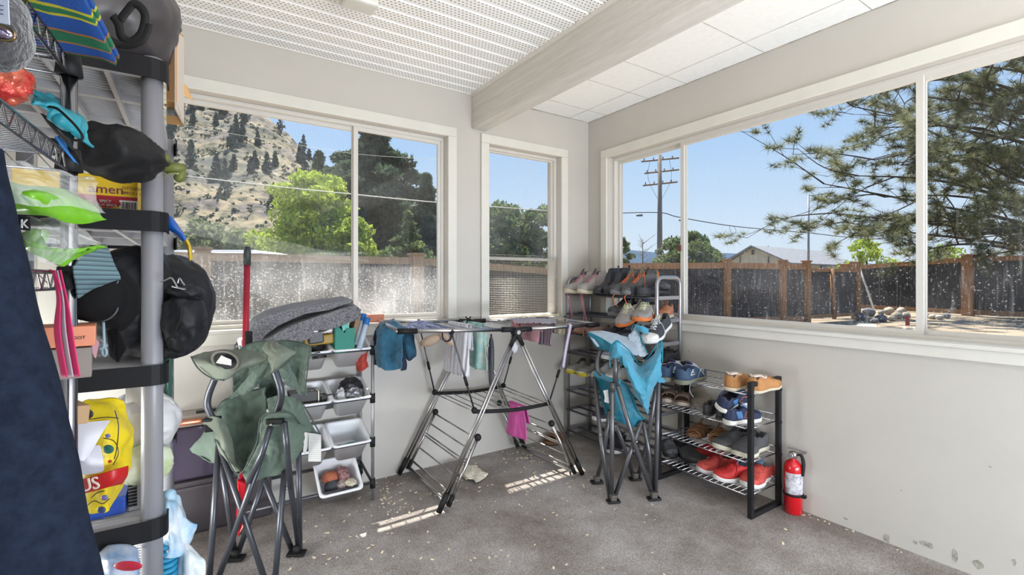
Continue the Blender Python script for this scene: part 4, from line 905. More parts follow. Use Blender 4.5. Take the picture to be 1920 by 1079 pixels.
MB().cbox(ex+V3(0,0,.322)+dd*.018,(.085,.016,.004),(0,.10,math.atan2(dd.y,dd.x))).build('lever',steel,t); MB().cbox(ex+V3(0,0,.308)+dd*.018,(.075,.014,.005),(0,-.10,math.atan2(dd.y,dd.x))).build('carry_handle',steel,t)
MB().tube(spline([ex+V3(0,0,.298)+dd*.012,ex+V3(0,0,.297)+dd*.035,ex+V3(-.012,0,.26)+dd*.050,ex+V3(-.014,0,.20)+dd*.046],5),[.008]*8+[.009]*8,8).build('nozzle_hose',blackp,t)
# ================================================================ folded camp chairs
def ptube(name,pts,r,m,t,n=10,sm=0,**k):
    q=[P(a,b_,D=c) for a,b_,c in pts]
    if sm: q=spline(q,sm)
    return MB().tube(q,r,n,**k).build(name,m,t)
def pc(name,rows,m,t,thick=.004,nu=40,nv=40,amp=.013,fs=16,seed=0,crease=1):
    return pnet(rows,nu=nu,nv=nv,amp=amp,fs=fs,seed=seed,crease=crease).build(name,m,t,thick=thick)
def piping(pts,m,t,r=.0028,sm=6): return ptube('piping',pts,r,m,t,6,sm)
gun=mat('gunmetal_tube',(.075,.08,.095),.35,.55)
sage=mat('sage_canvas',(.095,.14,.11),.75,var=.12,vs=6,bump=.25,bs=300,sheen=.2)
sageL=mat('sage_canvas_pale',(.165,.19,.15),.75,var=.08,vs=6,bump=.25,bs=300)
pipe_s=mat('dark_sage_piping',(.05,.07,.06),.7)
paper=mat('paper_tag',(.78,.78,.76),.7,var=.08,vs=60)
t=thing('green_camp_chair','folded sage green canvas camping chair with a mesh cup holder and grey steel legs','camping chair',P(455,1075,z=0))
r=.0115
for pts in (((410,835,1.96),(391,1104,1.84)),((407,822,1.95),(500,1098,1.85)),((512,795,1.90),(402,1106,1.84)),((530,790,1.92),(538,860,1.95),(561,1035,2.10)),((534,875,1.96),(514,1108,1.84)),((560,850,2.05),(562,1034,2.11)),((496,898,2.08),(447,1036,2.07)),((494,896,2.08),(549,1036,2.10)),((414,860,2.02),(441,1043,2.06))):
    ptube('leg',pts,r,gun,t,10)
for a in ((441,1047,2.05),(556,1038,2.095),(395,1110,1.83),(508,1113,1.83)):
    c=P(*a[:2],z=.012); MB().cbox(c+V3(0,0,.0),(.075,.045,.012),(0,0,-.5)).build('foot_pad',blackp,t,bevel=.004); MB().lathe([(0,0),(.016,0),(.016,.03),(0,.032)],c,10).build('foot_cap',blackp,t)
for px,py,D in ((452,951,1.93),(537,916,1.97)): MB().ball(P(px,py,D=D-.015),.007,8,6).build('rivet',steel,t)
ptube('arm_post',((404,708,1.94),(392,738,1.94),(389,762,1.94),(399,786,1.94)),.0135,gun,t,12,5)
ptube('arm_post',((514,692,1.86),(526,728,1.86),(526,752,1.87),(517,778,1.88)),.0135,gun,t,12,5)
# back rest gathered behind
pc('backrest',[[(432,690,2.05),(452,655,2.06),(480,643,2.06),(505,640,2.05)],[(436,715,2.06),(460,690,2.08),(490,680,2.08),(512,675,2.04)],[(436,738,2.05),(462,722,2.10),(492,715,2.12),(510,712,2.10)]],sage,t,seed=1)
pc('backrest',[[(505,642,2.05),(530,640,2.07),(560,640,2.07),(581,650,2.03)],[(512,662,1.98),(535,668,2.02),(558,672,2.03),(580,668,2.00)],[(520,685,1.97),(538,700,2.02),(556,705,2.03),(570,700,2.00)],[(530,705,1.97),(545,722,2.00),(558,730,2.02),(571,743,2.00)]],sage,t,seed=2)
# knotted strap part in front
pc('front_fold',[[(489,652,1.90),(500,640,1.90),(513,637,1.90),(522,648,1.90)],[(500,666,1.84),(512,655,1.83),(530,655,1.84),(552,658,1.88)],[(506,688,1.83),(514,678,1.81),(532,672,1.82),(554,664,1.87)],[(505,702,1.84),(512,700,1.83),(530,688,1.83),(552,668,1.87)]],sageL,t,seed=3,amp=.008)
pc('front_fold',[[(520,690,1.90),(536,678,1.89),(545,684,1.92)],[(536,722,1.91),(548,712,1.92),(558,716,1.95)],[(558,736,1.95),(565,738,1.95),(571,742,1.97)]],sage,t,seed=4)
# arm rest with the cup holder
cy=P(427,675,D=1.885)
arm=pc('armrest',[[(358,669,1.93),(378,662,1.93),(400,658,1.93),(428,656,1.93),(460,657,1.93),(500,664,1.92)],[(366,680,1.88),(384,676,1.88),(404,672,1.90),(450,672,1.90),(470,676,1.90),(500,672,1.92)],[(380,694,1.88),(398,690,1.87),(416,692,1.87),(440,692,1.88),(462,688,1.90),(496,678,1.92)],[(396,708,1.92),(406,712,1.90),(420,714,1.89),(434,708,1.90),(454,694,1.92),(480,686,1.93)]],sageL,t,nu=44,nv=26,amp=.004,seed=5)
Mx=Matrix((RV,(DV*.35-UV).normalized(),(DV-RV*.1))).transposed()
Mr=Matrix((RV*1.0-UV*.18,(UV*.72+RV*.15),DV)).transposed()
mb=MB(); ring=[cy-DV*.012+Mr@Vector((.051*math.cos(a*PI/16),.051*math.sin(a*PI/16),-.010*math.sin(a*PI/16))) for a in range(32)]; mb.tube(ring,.007,8,closed=True).build('cup_ring',mat('taupe_binding',(.10,.095,.08),.7),t)
mb=MB(); mb.add([cy-DV*.012+Mr@Vector((.048*math.cos(a*PI/16),.048*math.sin(a*PI/16),0)) for a in range(32)],[tuple(range(32))]); mb.build('cup_mesh',mat('black_net',(.012,.013,.014),.9),t)
MB().poly([P(a,b_,D=1.862) for a,b_ in ((405,681),(415,667),(434,675),(434,686))],-DV*.001).build('care_label',striped('printed_label',[(.6,.6,.58),(.6,.6,.58),(.28,.28,.28)],2,.0012),t)
# hanging fabric between arm and seat
pc('side_strap',[[(486,680,1.96),(500,684,1.95),(508,690,1.96)],[(462,708,1.97),(478,712,1.95),(490,716,1.97)],[(442,732,1.98),(456,736,1.97),(468,738,1.98)],[(428,745,1.99),(432,748,1.98),(440,745,1.99)]],sage,t,seed=6)
# seat: left and right halves
pc('seat',[[(403,776,2.02),(416,755,2.02),(440,742,2.04),(466,735,2.05),(494,728,2.03)],[(404,800,2.00),(424,785,2.01),(450,776,2.04),(474,770,2.06),(496,758,2.04)],[(424,840,1.98),(436,830,2.00),(456,822,2.04),(476,808,2.06),(494,790,2.02)],[(438,868,1.95),(446,862,1.98),(460,856,2.02),(474,842,2.02),(487,820,1.98)],[(448,884,1.92),(452,884,1.93),(458,880,1.95),(466,868,1.95),(480,840,1.94)]],sage,t,nu=56,nv=56,amp=.014,fs=12,seed=7)
pc('seat_inner_shadow_fold',[[(486,715,2.08),(505,705,2.10),(522,700,2.08)],[(490,740,2.08),(508,738,2.12),(520,735,2.08)],[(494,765,2.06),(506,768,2.08),(516,770,2.04)]],mat('deep_sage',(.10,.13,.11),.8),t,seed=8).name='back_fold'
pc('seat',[[(500,748,1.97),(520,742,1.97),(545,744,1.98),(562,750,1.99)],[(501,768,1.96),(522,764,1.96),(550,768,1.97),(574,776,2.00)],[(516,785,1.98),(540,790,1.97),(568,800,1.99),(590,806,2.01)],[(540,810,1.99),(560,812,1.99),(580,812,2.00),(600,816,2.02)]],sage,t,seed=9)
# left pocket around the leg hub
pc('leg_pocket',[[(381,784,1.93),(395,781,1.91),(408,783,1.90),(418,786,1.92)],[(381,796,1.92),(396,798,1.89),(412,800,1.89),(430,808,1.93)],[(404,812,1.93),(412,825,1.89),(424,830,1.89),(438,838,1.93)],[(408,838,1.93),(418,855,1.89),(430,862,1.89),(442,868,1.92)],[(440,886,1.90),(445,886,1.89),(450,884,1.89),(456,882,1.91)]],sageL,t,seed=10,nv=40,amp=.004)
MB().cbox(P(397,786,D=1.92),(.058,.05,.012),(0,0,-.4)).build('hub_plate',blackp,t,bevel=.004); MB().cbox(P(394,802,D=1.93),(.04,.035,.03)).build('hub_block',blackp,t,bevel=.004)
pc('seat',[[(355,843,2.00),(378,818,1.98),(386,805,1.97),(402,800,1.94)],[(360,850,2.00),(384,840,1.98),(396,830,1.96),(408,826,1.94)],[(368,852,2.00),(390,860,1.99),(402,856,1.97),(410,850,1.95)],[(380,858,1.99),(398,868,1.98),(408,872,1.97),(413,876,1.96)]],sage,t,seed=11,amp=.004)
# front right pocket
pc('leg_pocket',[[(484,800,1.86),(490,782,1.83),(510,777,1.81),(545,777,1.82),(560,790,1.88)],[(486,825,1.86),(502,800,1.84),(525,800,1.85),(555,800,1.88),(571,815,1.92)],[(478,845,1.87),(500,832,1.86),(528,835,1.88),(556,832,1.90),(570,838,1.93)],[(462,878,1.88),(492,866,1.89),(520,862,1.91),(548,860,1.93),(558,858,1.94)],[(452,886,1.88),(464,906,1.88),(495,898,1.90),(520,892,1.92),(534,876,1.94)]],sage,t,seed=12,nu=56,nv=56,amp=.011,fs=13)
MB().cbox(P(516,790,D=1.835),(.062,.03,.022),(0,.0,-.5)).build('hub_block',blackp,t,bevel=.004)
ptube('leg',((507,800,1.845),(492,850,1.835),(466,905,1.83)),r,gun,t,10); ptube('leg',((533,792,1.835),(538,840,1.84),(545,915,1.93)),r,gun,t,10)
MB().ball(P(508,797,D=1.815),.005,8,6).build('rivet',steel,t)
piping(((358,669,1.92),(372,692,1.87),(396,709,1.90),(420,714,1.88)),pipe_s,t); piping(((404,774,2.01),(416,754,2.01),(445,741,2.03),(494,727,2.02)),pipe_s,t)
piping(((484,822,1.85),(486,795,1.84),(492,781,1.82),(515,775,1.80),(545,776,1.81),(562,795,1.88)),pipe_s,t); piping(((484,822,1.85),(476,845,1.86),(455,885,1.87),(440,886,1.88),(420,850,1.88),(405,825,1.91)),pipe_s,t); piping(((505,702,1.83),(530,688,1.82),(552,668,1.86)),pipe_s,t); piping(((562,750,1.98),(580,778,2.0),(601,816,2.02)),pipe_s,t); piping(((432,688,2.04),(452,654,2.05),(480,642,2.05),(503,640,2.04)),pipe_s,t); piping(((508,642,2.0),(540,639,2.05),(580,649,2.02),(579,668,1.99),(571,743,1.99)),pipe_s,t)
MB().poly([P(a,b_,D=1.99) for a,b_ in ((579,812),(602,816),(602,866),(578,866))],DV*.0008).build('care_tag',striped('tag_print',[(.75,.75,.73),(.75,.75,.73),(.75,.75,.73),(.55,.55,.55)],2,.002),t)
MB().poly([P(a,b_,D=2.0) for a,b_ in ((571,811),(579,812),(577,840),(572,853),(568,850))],DV*.0008).build('care_tag',paper,t)
# ---- teal chair
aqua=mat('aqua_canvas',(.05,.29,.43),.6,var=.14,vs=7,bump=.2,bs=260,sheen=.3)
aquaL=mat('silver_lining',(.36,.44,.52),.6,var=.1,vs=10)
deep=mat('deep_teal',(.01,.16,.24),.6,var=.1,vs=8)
t=thing('blue_camp_chair','folded bright blue canvas camping chair with grey steel legs in front of the shoe racks','camping chair',P(1180,930,z=0))
gt=mat('grey_leg_tube',(.13,.13,.14),.35,.6); r=.0125
for pts in (((1115,706,2.78),(1127,830,2.68),(1144,936,2.60)),((1148,722,2.52),(1147,934,2.585)),((1158,724,2.52),(1189,830,2.56),(1224,930,2.63)),((1235,716,2.62),(1229,930,2.64)),((1203,790,2.60),(1153,930,2.60)),((1143,770,2.72),(1134,840,2.78),(1119,900,2.85)),((1154,795,2.70),(1171,840,2.78),(1187,893,2.87)),((1231,720,2.68),(1216,820,2.78),(1197,893,2.88)),((1206,792,2.66),(1217,850,2.66),(1226,925,2.66))):
    ptube('leg',pts,r,gt,t,10)
for a in ((1119,900),(1150,936),(1226,931),(1191,894)):
    c=P(a[0],a[1]+4,z=.010); MB().cbox(c,(.07,.045,.012),(0,0,-.4)).build('foot_pad',blackp,t,bevel=.004); MB().cbox(c+V3(0,0,.016),(.032,.03,.034),(0,0,-.4)).build('foot_cap',mat('smoky_plastic',(.10,.09,.08),.25),t,bevel=.004)
for px,py,D in ((1194,829,2.555),(1125,816,2.66)): MB().ball(P(px,py,D=D-.014),.007,8,6).build('rivet',steel,t)
ptube('arm_post',((1130,652,2.72),(1121,672,2.71),(1122,695,2.70),(1133,706,2.69)),.013,gt,t,12,5); ptube('arm_post',((1154,660,2.58),(1154,722,2.56)),.014,gt,t,12)
MB().tube([P(1148,718,D=2.52),P(1148,734,D=2.52)],.016,12).build('leg_sleeve',mat('dark_sleeve',(.05,.05,.05),.4),t)
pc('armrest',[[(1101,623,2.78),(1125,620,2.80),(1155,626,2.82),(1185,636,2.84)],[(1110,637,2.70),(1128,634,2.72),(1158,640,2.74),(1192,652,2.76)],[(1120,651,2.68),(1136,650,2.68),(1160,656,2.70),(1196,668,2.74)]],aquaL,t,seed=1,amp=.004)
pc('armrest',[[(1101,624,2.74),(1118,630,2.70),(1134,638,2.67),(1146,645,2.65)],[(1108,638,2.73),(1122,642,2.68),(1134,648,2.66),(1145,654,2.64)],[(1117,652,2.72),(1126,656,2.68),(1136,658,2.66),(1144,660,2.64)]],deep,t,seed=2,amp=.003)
pc('backrest',[[(1183,620,2.86),(1190,610,2.86),(1196,612,2.86)],[(1178,632,2.82),(1196,632,2.82),(1204,640,2.82)],[(1186,650,2.80),(1202,655,2.80),(1212,658,2.80)],[(1200,668,2.78),(1208,668,2.78),(1213,662,2.78)]],aquaL,t,seed=3)
pc('carry_strap',[[(1191,609,2.83),(1204,612,2.80),(1216,618,2.80)],[(1195,620,2.82),(1205,624,2.78),(1214,628,2.79)]],aqua,t,seed=4,amp=.001,thick=.01)
pc('seat',[[(1144,660,2.60),(1147,645,2.58),(1156,640,2.56),(1164,648,2.56),(1168,660,2.57)],[(1145,670,2.59),(1150,660,2.56),(1158,656,2.54),(1164,668,2.55),(1170,676,2.56)],[(1146,678,2.59),(1151,674,2.57),(1156,672,2.56),(1160,676,2.57),(1165,690,2.58)]],aqua,t,seed=5,amp=.004)
pc('backrest',[[(1164,646,2.58),(1180,658,2.62),(1200,684,2.66),(1218,668,2.62),(1239,640,2.58)],[(1166,668,2.54),(1182,682,2.52),(1201,700,2.56),(1222,688,2.52),(1241,664,2.55)],[(1170,692,2.52),(1185,708,2.48),(1202,716,2.50),(1222,706,2.48),(1241,690,2.54)],[(1176,712,2.53),(1190,730,2.49),(1204,740,2.48),(1220,730,2.48),(1240,706,2.55)],[(1188,738,2.54),(1198,752,2.52),(1208,762,2.50),(1220,752,2.52),(1230,724,2.56)],[(1206,768,2.57),(1211,774,2.55),(1215,778,2.54),(1219,770,2.55),(1222,756,2.57)]],aqua,t,nu=80,nv=80,amp=.016,fs=8,seed=6)
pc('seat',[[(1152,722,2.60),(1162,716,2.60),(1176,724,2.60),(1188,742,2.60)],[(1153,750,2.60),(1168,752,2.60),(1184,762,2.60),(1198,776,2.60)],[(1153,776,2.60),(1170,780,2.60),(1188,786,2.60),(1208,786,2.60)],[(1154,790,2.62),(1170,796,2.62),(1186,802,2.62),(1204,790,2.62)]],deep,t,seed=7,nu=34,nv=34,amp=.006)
pc('seat',[[(1111,702,2.78),(1122,706,2.74),(1134,712,2.70),(1146,716,2.66)],[(1123,730,2.78),(1130,734,2.76),(1138,738,2.72),(1145,742,2.68)],[(1128,755,2.80),(1134,760,2.78),(1140,765,2.75),(1146,768,2.70)],[(1134,775,2.80),(1138,780,2.78),(1141,776,2.76),(1145,770,2.72)]],deep,t,seed=8,amp=.004)
pc('seat',[[(1112,696,2.74),(1122,700,2.70),(1140,708,2.62),(1162,712,2.56)],[(1114,706,2.74),(1126,710,2.70),(1144,716,2.62),(1162,720,2.56)]],aqua,t,seed=9,amp=.006,thick=.008)
pc('seat',[[(1232,712,2.60),(1240,708,2.62),(1247,713,2.64)],[(1234,718,2.60),(1240,718,2.62),(1246,718,2.64)]],aqua,t,seed=10,amp=.002,thick=.008)
for pts in (((1101,623,2.76),(1118,630,2.70),(1136,640,2.66),(1147,647,2.58),(1156,639,2.55),(1165,645,2.56),(1182,660,2.61),(1200,684,2.65),(1218,667,2.61),(1240,639,2.57),(1242,680,2.54)),((1144,690,2.58),(1143,665,2.59),(1147,646,2.57)),((1152,722,2.59),(1164,714,2.58),(1178,726,2.59),(1195,768,2.59),(1209,786,2.59)),((1183,620,2.85),(1191,609,2.85),(1204,640,2.81),(1213,662,2.78))): ptube('piping',pts,.0032,mat('teal_piping',(.005,.21,.29),.6),t,6,6)
MB().poly([P(a,b_,D=2.655) for a,b_ in ((1131,733),(1140,731),(1142,757),(1133,754),(1134,745))],-DV*.001).build('care_tag',paper,t)
# ================================================================ shoes
def interp(tab,t):
    for (a,va),(b_,vb) in zip(tab,tab[1:]):
        if t<=b_: k=(t-a)/(b_-a); k=k*k*(3-2*k); return va+(vb-va)*k
    return tab[-1][1]
HW=[(0,.58),(.04,.62),(.15,.66),(.38,.64),(.68,1.0),(.85,.94),(.93,.84),(1,.80)]
def rnd_end(q):
    k=1.0
    if q>.86: k=math.sqrt(max(.0004,1-((q-.86)/.14)**2))
    if q<.07: k=math.sqrt(max(.0004,1-((.07-q)/.07)**2))
    return .04+.96*k
def qs(u): return .5-.5*math.cos(PI*u)*(.9+.1*abs(math.cos(PI*u)))
STY={ # heights above the sole, opening range, sole thickness
 'sneaker':dict(h=[(0,.062),(.08,.070),(.28,.054),(.42,.070),(.55,.066),(.72,.044),(.9,.034),(1,.014)],op=(.03,.42),ts=.026,lace=(.44,.70)),
 'hiking':dict(h=[(0,.135),(.1,.146),(.28,.140),(.40,.132),(.52,.092),(.72,.058),(.9,.046),(1,.020)],op=(.03,.36),ts=.028,lace=(.36,.70)),
 'boot':dict(h=[(0,.165),(.1,.172),(.38,.168),(.46,.135),(.54,.082),(.7,.056),(.9,.046),(1,.018)],op=(.04,.38),ts=.018,lace=None),
 'loafer':dict(h=[(0,.048),(.1,.052),(.28,.040),(.45,.052),(.55,.050),(.72,.040),(.9,.032),(1,.012)],op=(.03,.46),ts=.014,lace=None),
 'slipper':dict(h=[(0,.066),(.1,.072),(.28,.058),(.42,.060),(.55,.058),(.72,.046),(.9,.036),(1,.014)],op=(.02,.48),ts=.016,lace=None),
 'clog':dict(h=[(0,.012),(.1,.014),(.3,.016),(.42,.055),(.55,.066),(.72,.052),(.9,.040),(1,.014)],op=(.0,.42),ts=.022,lace=None),
}
def shoe(kind,toe,heel,label,group,up,sole,lining=None,lacec=None,side=1,roll=0,lift=0,name=None,cat='shoe',wf=.37,extra=None,toecap=None,heelpatch=None,Lmax=.30,swoosh=None):
    toe=Vector(toe); heel=Vector(heel); dv=toe-heel; L=min(dv.length,Lmax); X=dv.normalized(); Z=Vector((0,0,1)); Y=Z.cross(X).normalized(); Z=X.cross(Y)
    R3=Matrix((X,Y,Z)).transposed()@Matrix.Rotation(roll,3,'X'); org=heel+Vector((0,0,lift))
    t=thing(name or {'sneaker':'sneaker','hiking':'hiking_boot','boot':'ankle_boot','loafer':'loafer','clog':'clog','slipper':'slipper','slide':'slide_sandal','sandal':'strappy_sandal'}[kind],label,cat,org,group)
    W=L*wf/2; G=lambda x,y,z: org+R3@Vector((x,y,z))
    def hw(q): return W*interp(HW,q)*rnd_end(q)
    def cy(q): return side*.10*W*math.sin(q*PI*1.1)
    ts=STY[kind]['ts'] if kind in STY else .022
    # sole: rocker at the toe
    def so(u,v):
        q=qs(u); a=v*2*PI; rk=.012*max(0,(q-.75)/.25)**2; w_=hw(q)*1.05+.002
        ca,sa=math.cos(a),math.sin(a); sq=lambda x:math.copysign(abs(x)**.35,x)
        hk=.006 if (kind in('boot',) and q<.28) else 0
        return G(q*(L+.006)-.003,cy(q)+w_*sq(ca),ts/2+rk+ts/2*sq(sa)+hk*0)
    mb=MB(); mb.grid(so,30,17); n_=30; mb.add([so(0,j/16) for j in range(16)],[tuple(range(16))]); mb.add([so(1,j/16) for j in range(16)],[tuple(range(16))[::-1]]); mb.build('sole',sole,t)
    if kind in('slide','sandal'):
        mb=MB(); mb.grid(lambda u,v:G(u*L*.98+.003,cy(u)+hw(u)*.97*(2*v-1),ts+.003+.012*max(0,(u-.75)/.25)**2+.003*math.sin(v*PI)),20,5); mb.build('footbed',lining or up,t,thick=.003)
        def band(q0,q1,h,s0=0):
            mb=MB(); mb.grid(lambda u,v:G((q0+(q1-q0)*v+s0*(u-.5))*L,cy(.6)+hw(q0+(q1-q0)*v)*1.02*math.cos(PI*(1-u)),ts*.7+(h-.010*abs(v-.5))*math.sin(PI*u)**.7),20,7); mb.build('strap',up,t,thick=.004)
        if kind=='slide': band(.46,.84,.052)
        else:
            for k,(a,s0) in enumerate(((.50,.05),(.60,-.05),(.70,.05),(.80,-.03),(.88,.02))): band(a,a+.05,.050-.004*k,s0)
            mb=MB(); mb.tube([G(L*(.12-.06*math.cos(a*PI/8)),cy(.1)+hw(.12)*1.1*math.cos(a*PI/8),ts+.055*math.sin(a*PI/8)+.0) for a in range(9)],.006,6,flat=.35).build('heel_strap',up,t)
            mb=MB(); mb.tube([G(L*.5,0,ts+.052),G(L*.36,0,ts+.062),G(L*.26,side*hw(.2),ts+.05)],.005,6,flat=.4).build('ankle_strap',up,t)
        return t
    S=STY[kind]; o0,o1=S['op']; NU=34; NV=21
    def opn(q):
        e=.045; a=min(1,max(0,(q-o0)/e)) if o0>0 else 1; b_=min(1,max(0,(o1-q)/e)); return min(a,b_)
    sh=.72 if kind=='boot' else .85
    def upf(u,v):
        q=qs(u); a=2*v-1; s=1 if a>=0 else -1; h=interp(S['h'],q); w_=hw(q); o_=opn(q); rk=.010*max(0,(q-.78)/.22)**2
        tall=min(1,h/.10)
        wt=w_*(.80 if q>.45 else sh) if kind not in('boot','hiking') else w_*(.86-.12*tall if q<.45 else .80)
        if abs(a)>.5:
            k=(1-abs(a))/.5; bul=1+.07*math.sin(k*PI)
            y=s*(w_+(wt-w_)*k**1.6)*bul; z=h*(.80 if o_<.5 else .80+.2*o_)*math.sin(k*PI/2)**.85 if o_<.5 else h*k
            if o_>0: z=z*(1-o_)+h*k*o_ if o_<.5 else z
        else:
            k=abs(a)/.5; zc=h*(.80+.20*(1-k*k)); yc=s*wt*k
            ins=max(.006,h*.12 if kind!='boot' else .02); kk=max(0,(k-.72)/.28); zo=ins+(h-ins)*kk**1.3; yo=s*wt*min(1,k*1.05)
            y=yc*(1-o_)+yo*o_; z=zc*(1-o_)+zo*o_
        return G(q*L*.985+.004,cy(q)+y,ts*.8+rk+z)
    vs=[upf(i/(NU-1),j/(NV-1)) for j in range(NV) for i in range(NU)]
    fo=[];fi=[];ft=[];fh=[]
    for j in range(NV-1):
        for i in range(NU-1):
            f=(j*NU+i,j*NU+i+1,(j+1)*NU+i+1,(j+1)*NU+i); a=abs(2*(j+.5)/(NV-1)-1); q=qs((i+.5)/(NU-1))
            if a<.46 and opn(q)>.5: fi.append(f)
            elif toecap and q>.83: ft.append(f)
            elif heelpatch and q<.13: fh.append(f)
            else: fo.append(f)
    def part(nm,fs,m_,th=.0025):
        if not fs: return
        used=sorted({i for f in fs for i in f}); mp={o_:n for n,o_ in enumerate(used)}; mb=MB(); mb.add([vs[i] for i in used],[tuple(mp[i] for i in f) for f in fs],True); mb.build(nm,m_,t,thick=th)
    part('upper',fo,up); part('lining',fi,lining or mat('shoe_lining_dark',(.03,.03,.035),.9)); part('toe_cap',ft,toecap,.004); part('heel_patch',fh,heelpatch,.004)
    # heel end closed by a curved tab
    mb=MB(); mb.grid(lambda u,v:G(.004-.004*math.sin(u*PI),cy(0)+hw(.03)*(2*u-1)*.7,ts*.8+interp(S['h'],0)*v*(1 if kind!='clog' else .9)),7,5); mb.build('heel_counter',heelpatch or up,t,thick=.002)
    if kind in('sneaker','hiking','boot'):
        mb=MB(); h0=interp(S['h'],.38)
        if kind!='boot': mb.grid(lambda u,v:G(L*(.46-.10*v),cy(.4)+hw(.4)*.45*(2*u-1)*(1-.2*v),ts+interp(S['h'],.46)*(1-v)+(interp(S['h'],.36)+.022)*v),7,6); mb.build('tongue',lining or up,t,thick=.004)
        else:
            for sx in (0,): MB().tube([G(.004,0,ts+.15),G(-.004,0,ts+.185),G(.010,0,ts+.18)],.006,6,flat=.4).build('pull_tab',up,t)
    if lacec and S['lace']:
        a,b_=S['lace']; n=6 if kind=='hiking' else 5; mb=MB(); prev=None
        def lp(q,y): 
            h=interp(S['h'],q); return G(q*L*.985+.004,cy(q)+y*hw(q),ts*.8+h*(1-.30*(y/.8)**2 *1.0)+.003)
        for k in range(n):
            q=a+(b_-a)*k/(n-1); mb.tube([lp(q,-.42),lp(q,0),lp(q,.42)],.0021,5)
            if k<n-1: q2=a+(b_-a)*(k+1)/(n-1); mb.tube([lp(q,-.42),lp((q+q2)/2,0)+R3@Vector((0,0,.002)),lp(q2,.42)],.0021,5); mb.tube([lp(q,.42),lp((q+q2)/2,0)+R3@Vector((0,0,.002)),lp(q2,-.42)],.0021,5)
        for s in (-1,1): mb.tube(spline([lp(a,0)+R3@Vector((0,0,.004)),lp(a+.03,s*.5)+R3@Vector((0,0,.016)),lp(a+.10,s*.65)+R3@Vector((0,0,.006)),lp(a+.04,s*.1)+R3@Vector((0,0,.006))],4),.0021,5); mb.tube(spline([lp(a,0)+R3@Vector((0,0,.004)),lp(a+.08,s*.8)+R3@Vector((0,s*.006,.006)),lp(a+.16,s*1.15)+R3@Vector((0,s*.004,-.012))],4),.0019,5)
        mb.build('laces',lacec,t)
    if extra: extra(t,G,L,hw,cy,ts)
    return t
def FP(px,py,z): return P(px,py,z=z)
lt=lambda n,c: mat('lace_'+n,c,.8)
c_white=mat('rubber_white',(.70,.70,.68),.6); c_cream=mat('rubber_cream',(.58,.52,.40),.65); c_black=mat('rubber_black',(.02,.02,.022),.6); c_grey=mat('rubber_grey',(.16,.16,.17),.7); c_orange=mat('rubber_orange',(.62,.17,.04),.6)
s_grey=mat('suede_grey',(.24,.23,.21),.85,var=.15,vs=30); s_char=mat('suede_charcoal',(.085,.085,.09),.8,var=.2,vs=25); s_blk=mat('leather_black',(.028,.028,.034),.45,var=.2,vs=14); s_dk=mat('mesh_dark',(.04,.04,.05),.8,var=.3,vs=60)
s_navy=mat('mesh_navy',(.035,.07,.13),.75,var=.3,vs=50); s_red=mat('mesh_red',(.55,.03,.03),.7,var=.15,vs=50); s_coral=mat('mesh_coral',(.68,.10,.07),.7,var=.2,vs=60,col2=(.40,.05,.05))
s_tan=mat('suede_tan',(.44,.21,.075),.85,var=.15,vs=18); fleece=mat('fleece_lining',(.62,.52,.45),.95,var=.1,vs=90); s_brown=mat('leather_brown',(.18,.085,.04),.6,var=.3,vs=20); s_taupe=mat('leather_taupe',(.20,.17,.145),.6,var=.1,vs=14); s_olive=mat('mesh_moss',(.17,.17,.13),.85,var=.2,vs=40)
s_slide=mat('faux_suede_rose',(.34,.24,.20),.8,var=.1,vs=20); s_wht=mat('mesh_white',(.55,.55,.52),.8,var=.15,vs=40)
# -- tall rack: toes point at the room (-X); (y position of the shoe, toe x, heel x)
def rackshoe(kind,y,z,label,group,up,sole,x0=-.34,x1=-.065,dy=0,side=1,**k): return shoe(kind,(x0,y+dy,z),(x1,y,z),label,group,up,sole,side=side,**k)
top=1.088
def yat(px,x=-.30): return P(px,560,x=x).y
pinkl=lt('rose',(.50,.16,.24)); orl=lt('orange',(.70,.16,.05)); whl=lt('cream',(.60,.62,.42)); blkl=lt('black',(.02,.02,.03)); wl_=lt('white',(.62,.64,.68))
g1='grey hiking boots on the top tier'
for k,(y,lab) in enumerate(((yat(1070),'pale grey hiking boot with rose laces, the outermost left on the top tier'),(yat(1094),'pale grey hiking boot with rose laces beside the black ankle boots'))):
    t=rackshoe('hiking',y,top,lab,g1,mat('suede_pale',(.36,.34,.31),.85,var=.1,vs=30),c_cream,x0=-.345,x1=-.08,lacec=pinkl,side=1-2*k,lining=s_char,wf=.34)
    for s in (0,1):
        a=Vector((-.27,y-.01+.02*s,top+.03)); MB().tube(spline([a,a+Vector((-.06,-.01,-.03)),a+Vector((-.055,-.03-.01*s,-.15)),a+Vector((-.05,-.06+.03*s,-.27)),a+Vector((-.045,-.045+.02*s,-.33))],5),.0028,5,flat=.5).build('loose_lace',pinkl,t)
for k,(px,lab) in enumerate(((1119,'black leather ankle boot, left one of the pair on the top tier'),(1139,'black leather ankle boot, right one of the pair on the top tier'))):
    rackshoe('boot',yat(px),top,lab,'black ankle boots on the top tier',s_blk,c_black,x0=-.32,x1=-.09,side=1-2*k,wf=.34)
for k,(px,lab) in enumerate(((1158,'dark grey hiking boot with orange laces, left of its pair on the top tier'),(1180,'dark grey hiking boot with orange laces, right of its pair on the top tier'))):
    y=yat(px); t=rackshoe('hiking',y,top,lab,'orange laced hiking boots on the top tier',s_char,c_grey,x0=-.345,x1=-.06,lacec=orl,side=1-2*k,lining=s_olive,toecap=s_char,wf=.36)
    a=Vector((-.28,y,top+.02)); MB().tube(spline([a,a+Vector((-.07,-.01,-.02)),a+Vector((-.07,-.02,-.06)),a+Vector((-.06,-.04,-.09))],5),.0026,5).build('loose_lace',orl,t)
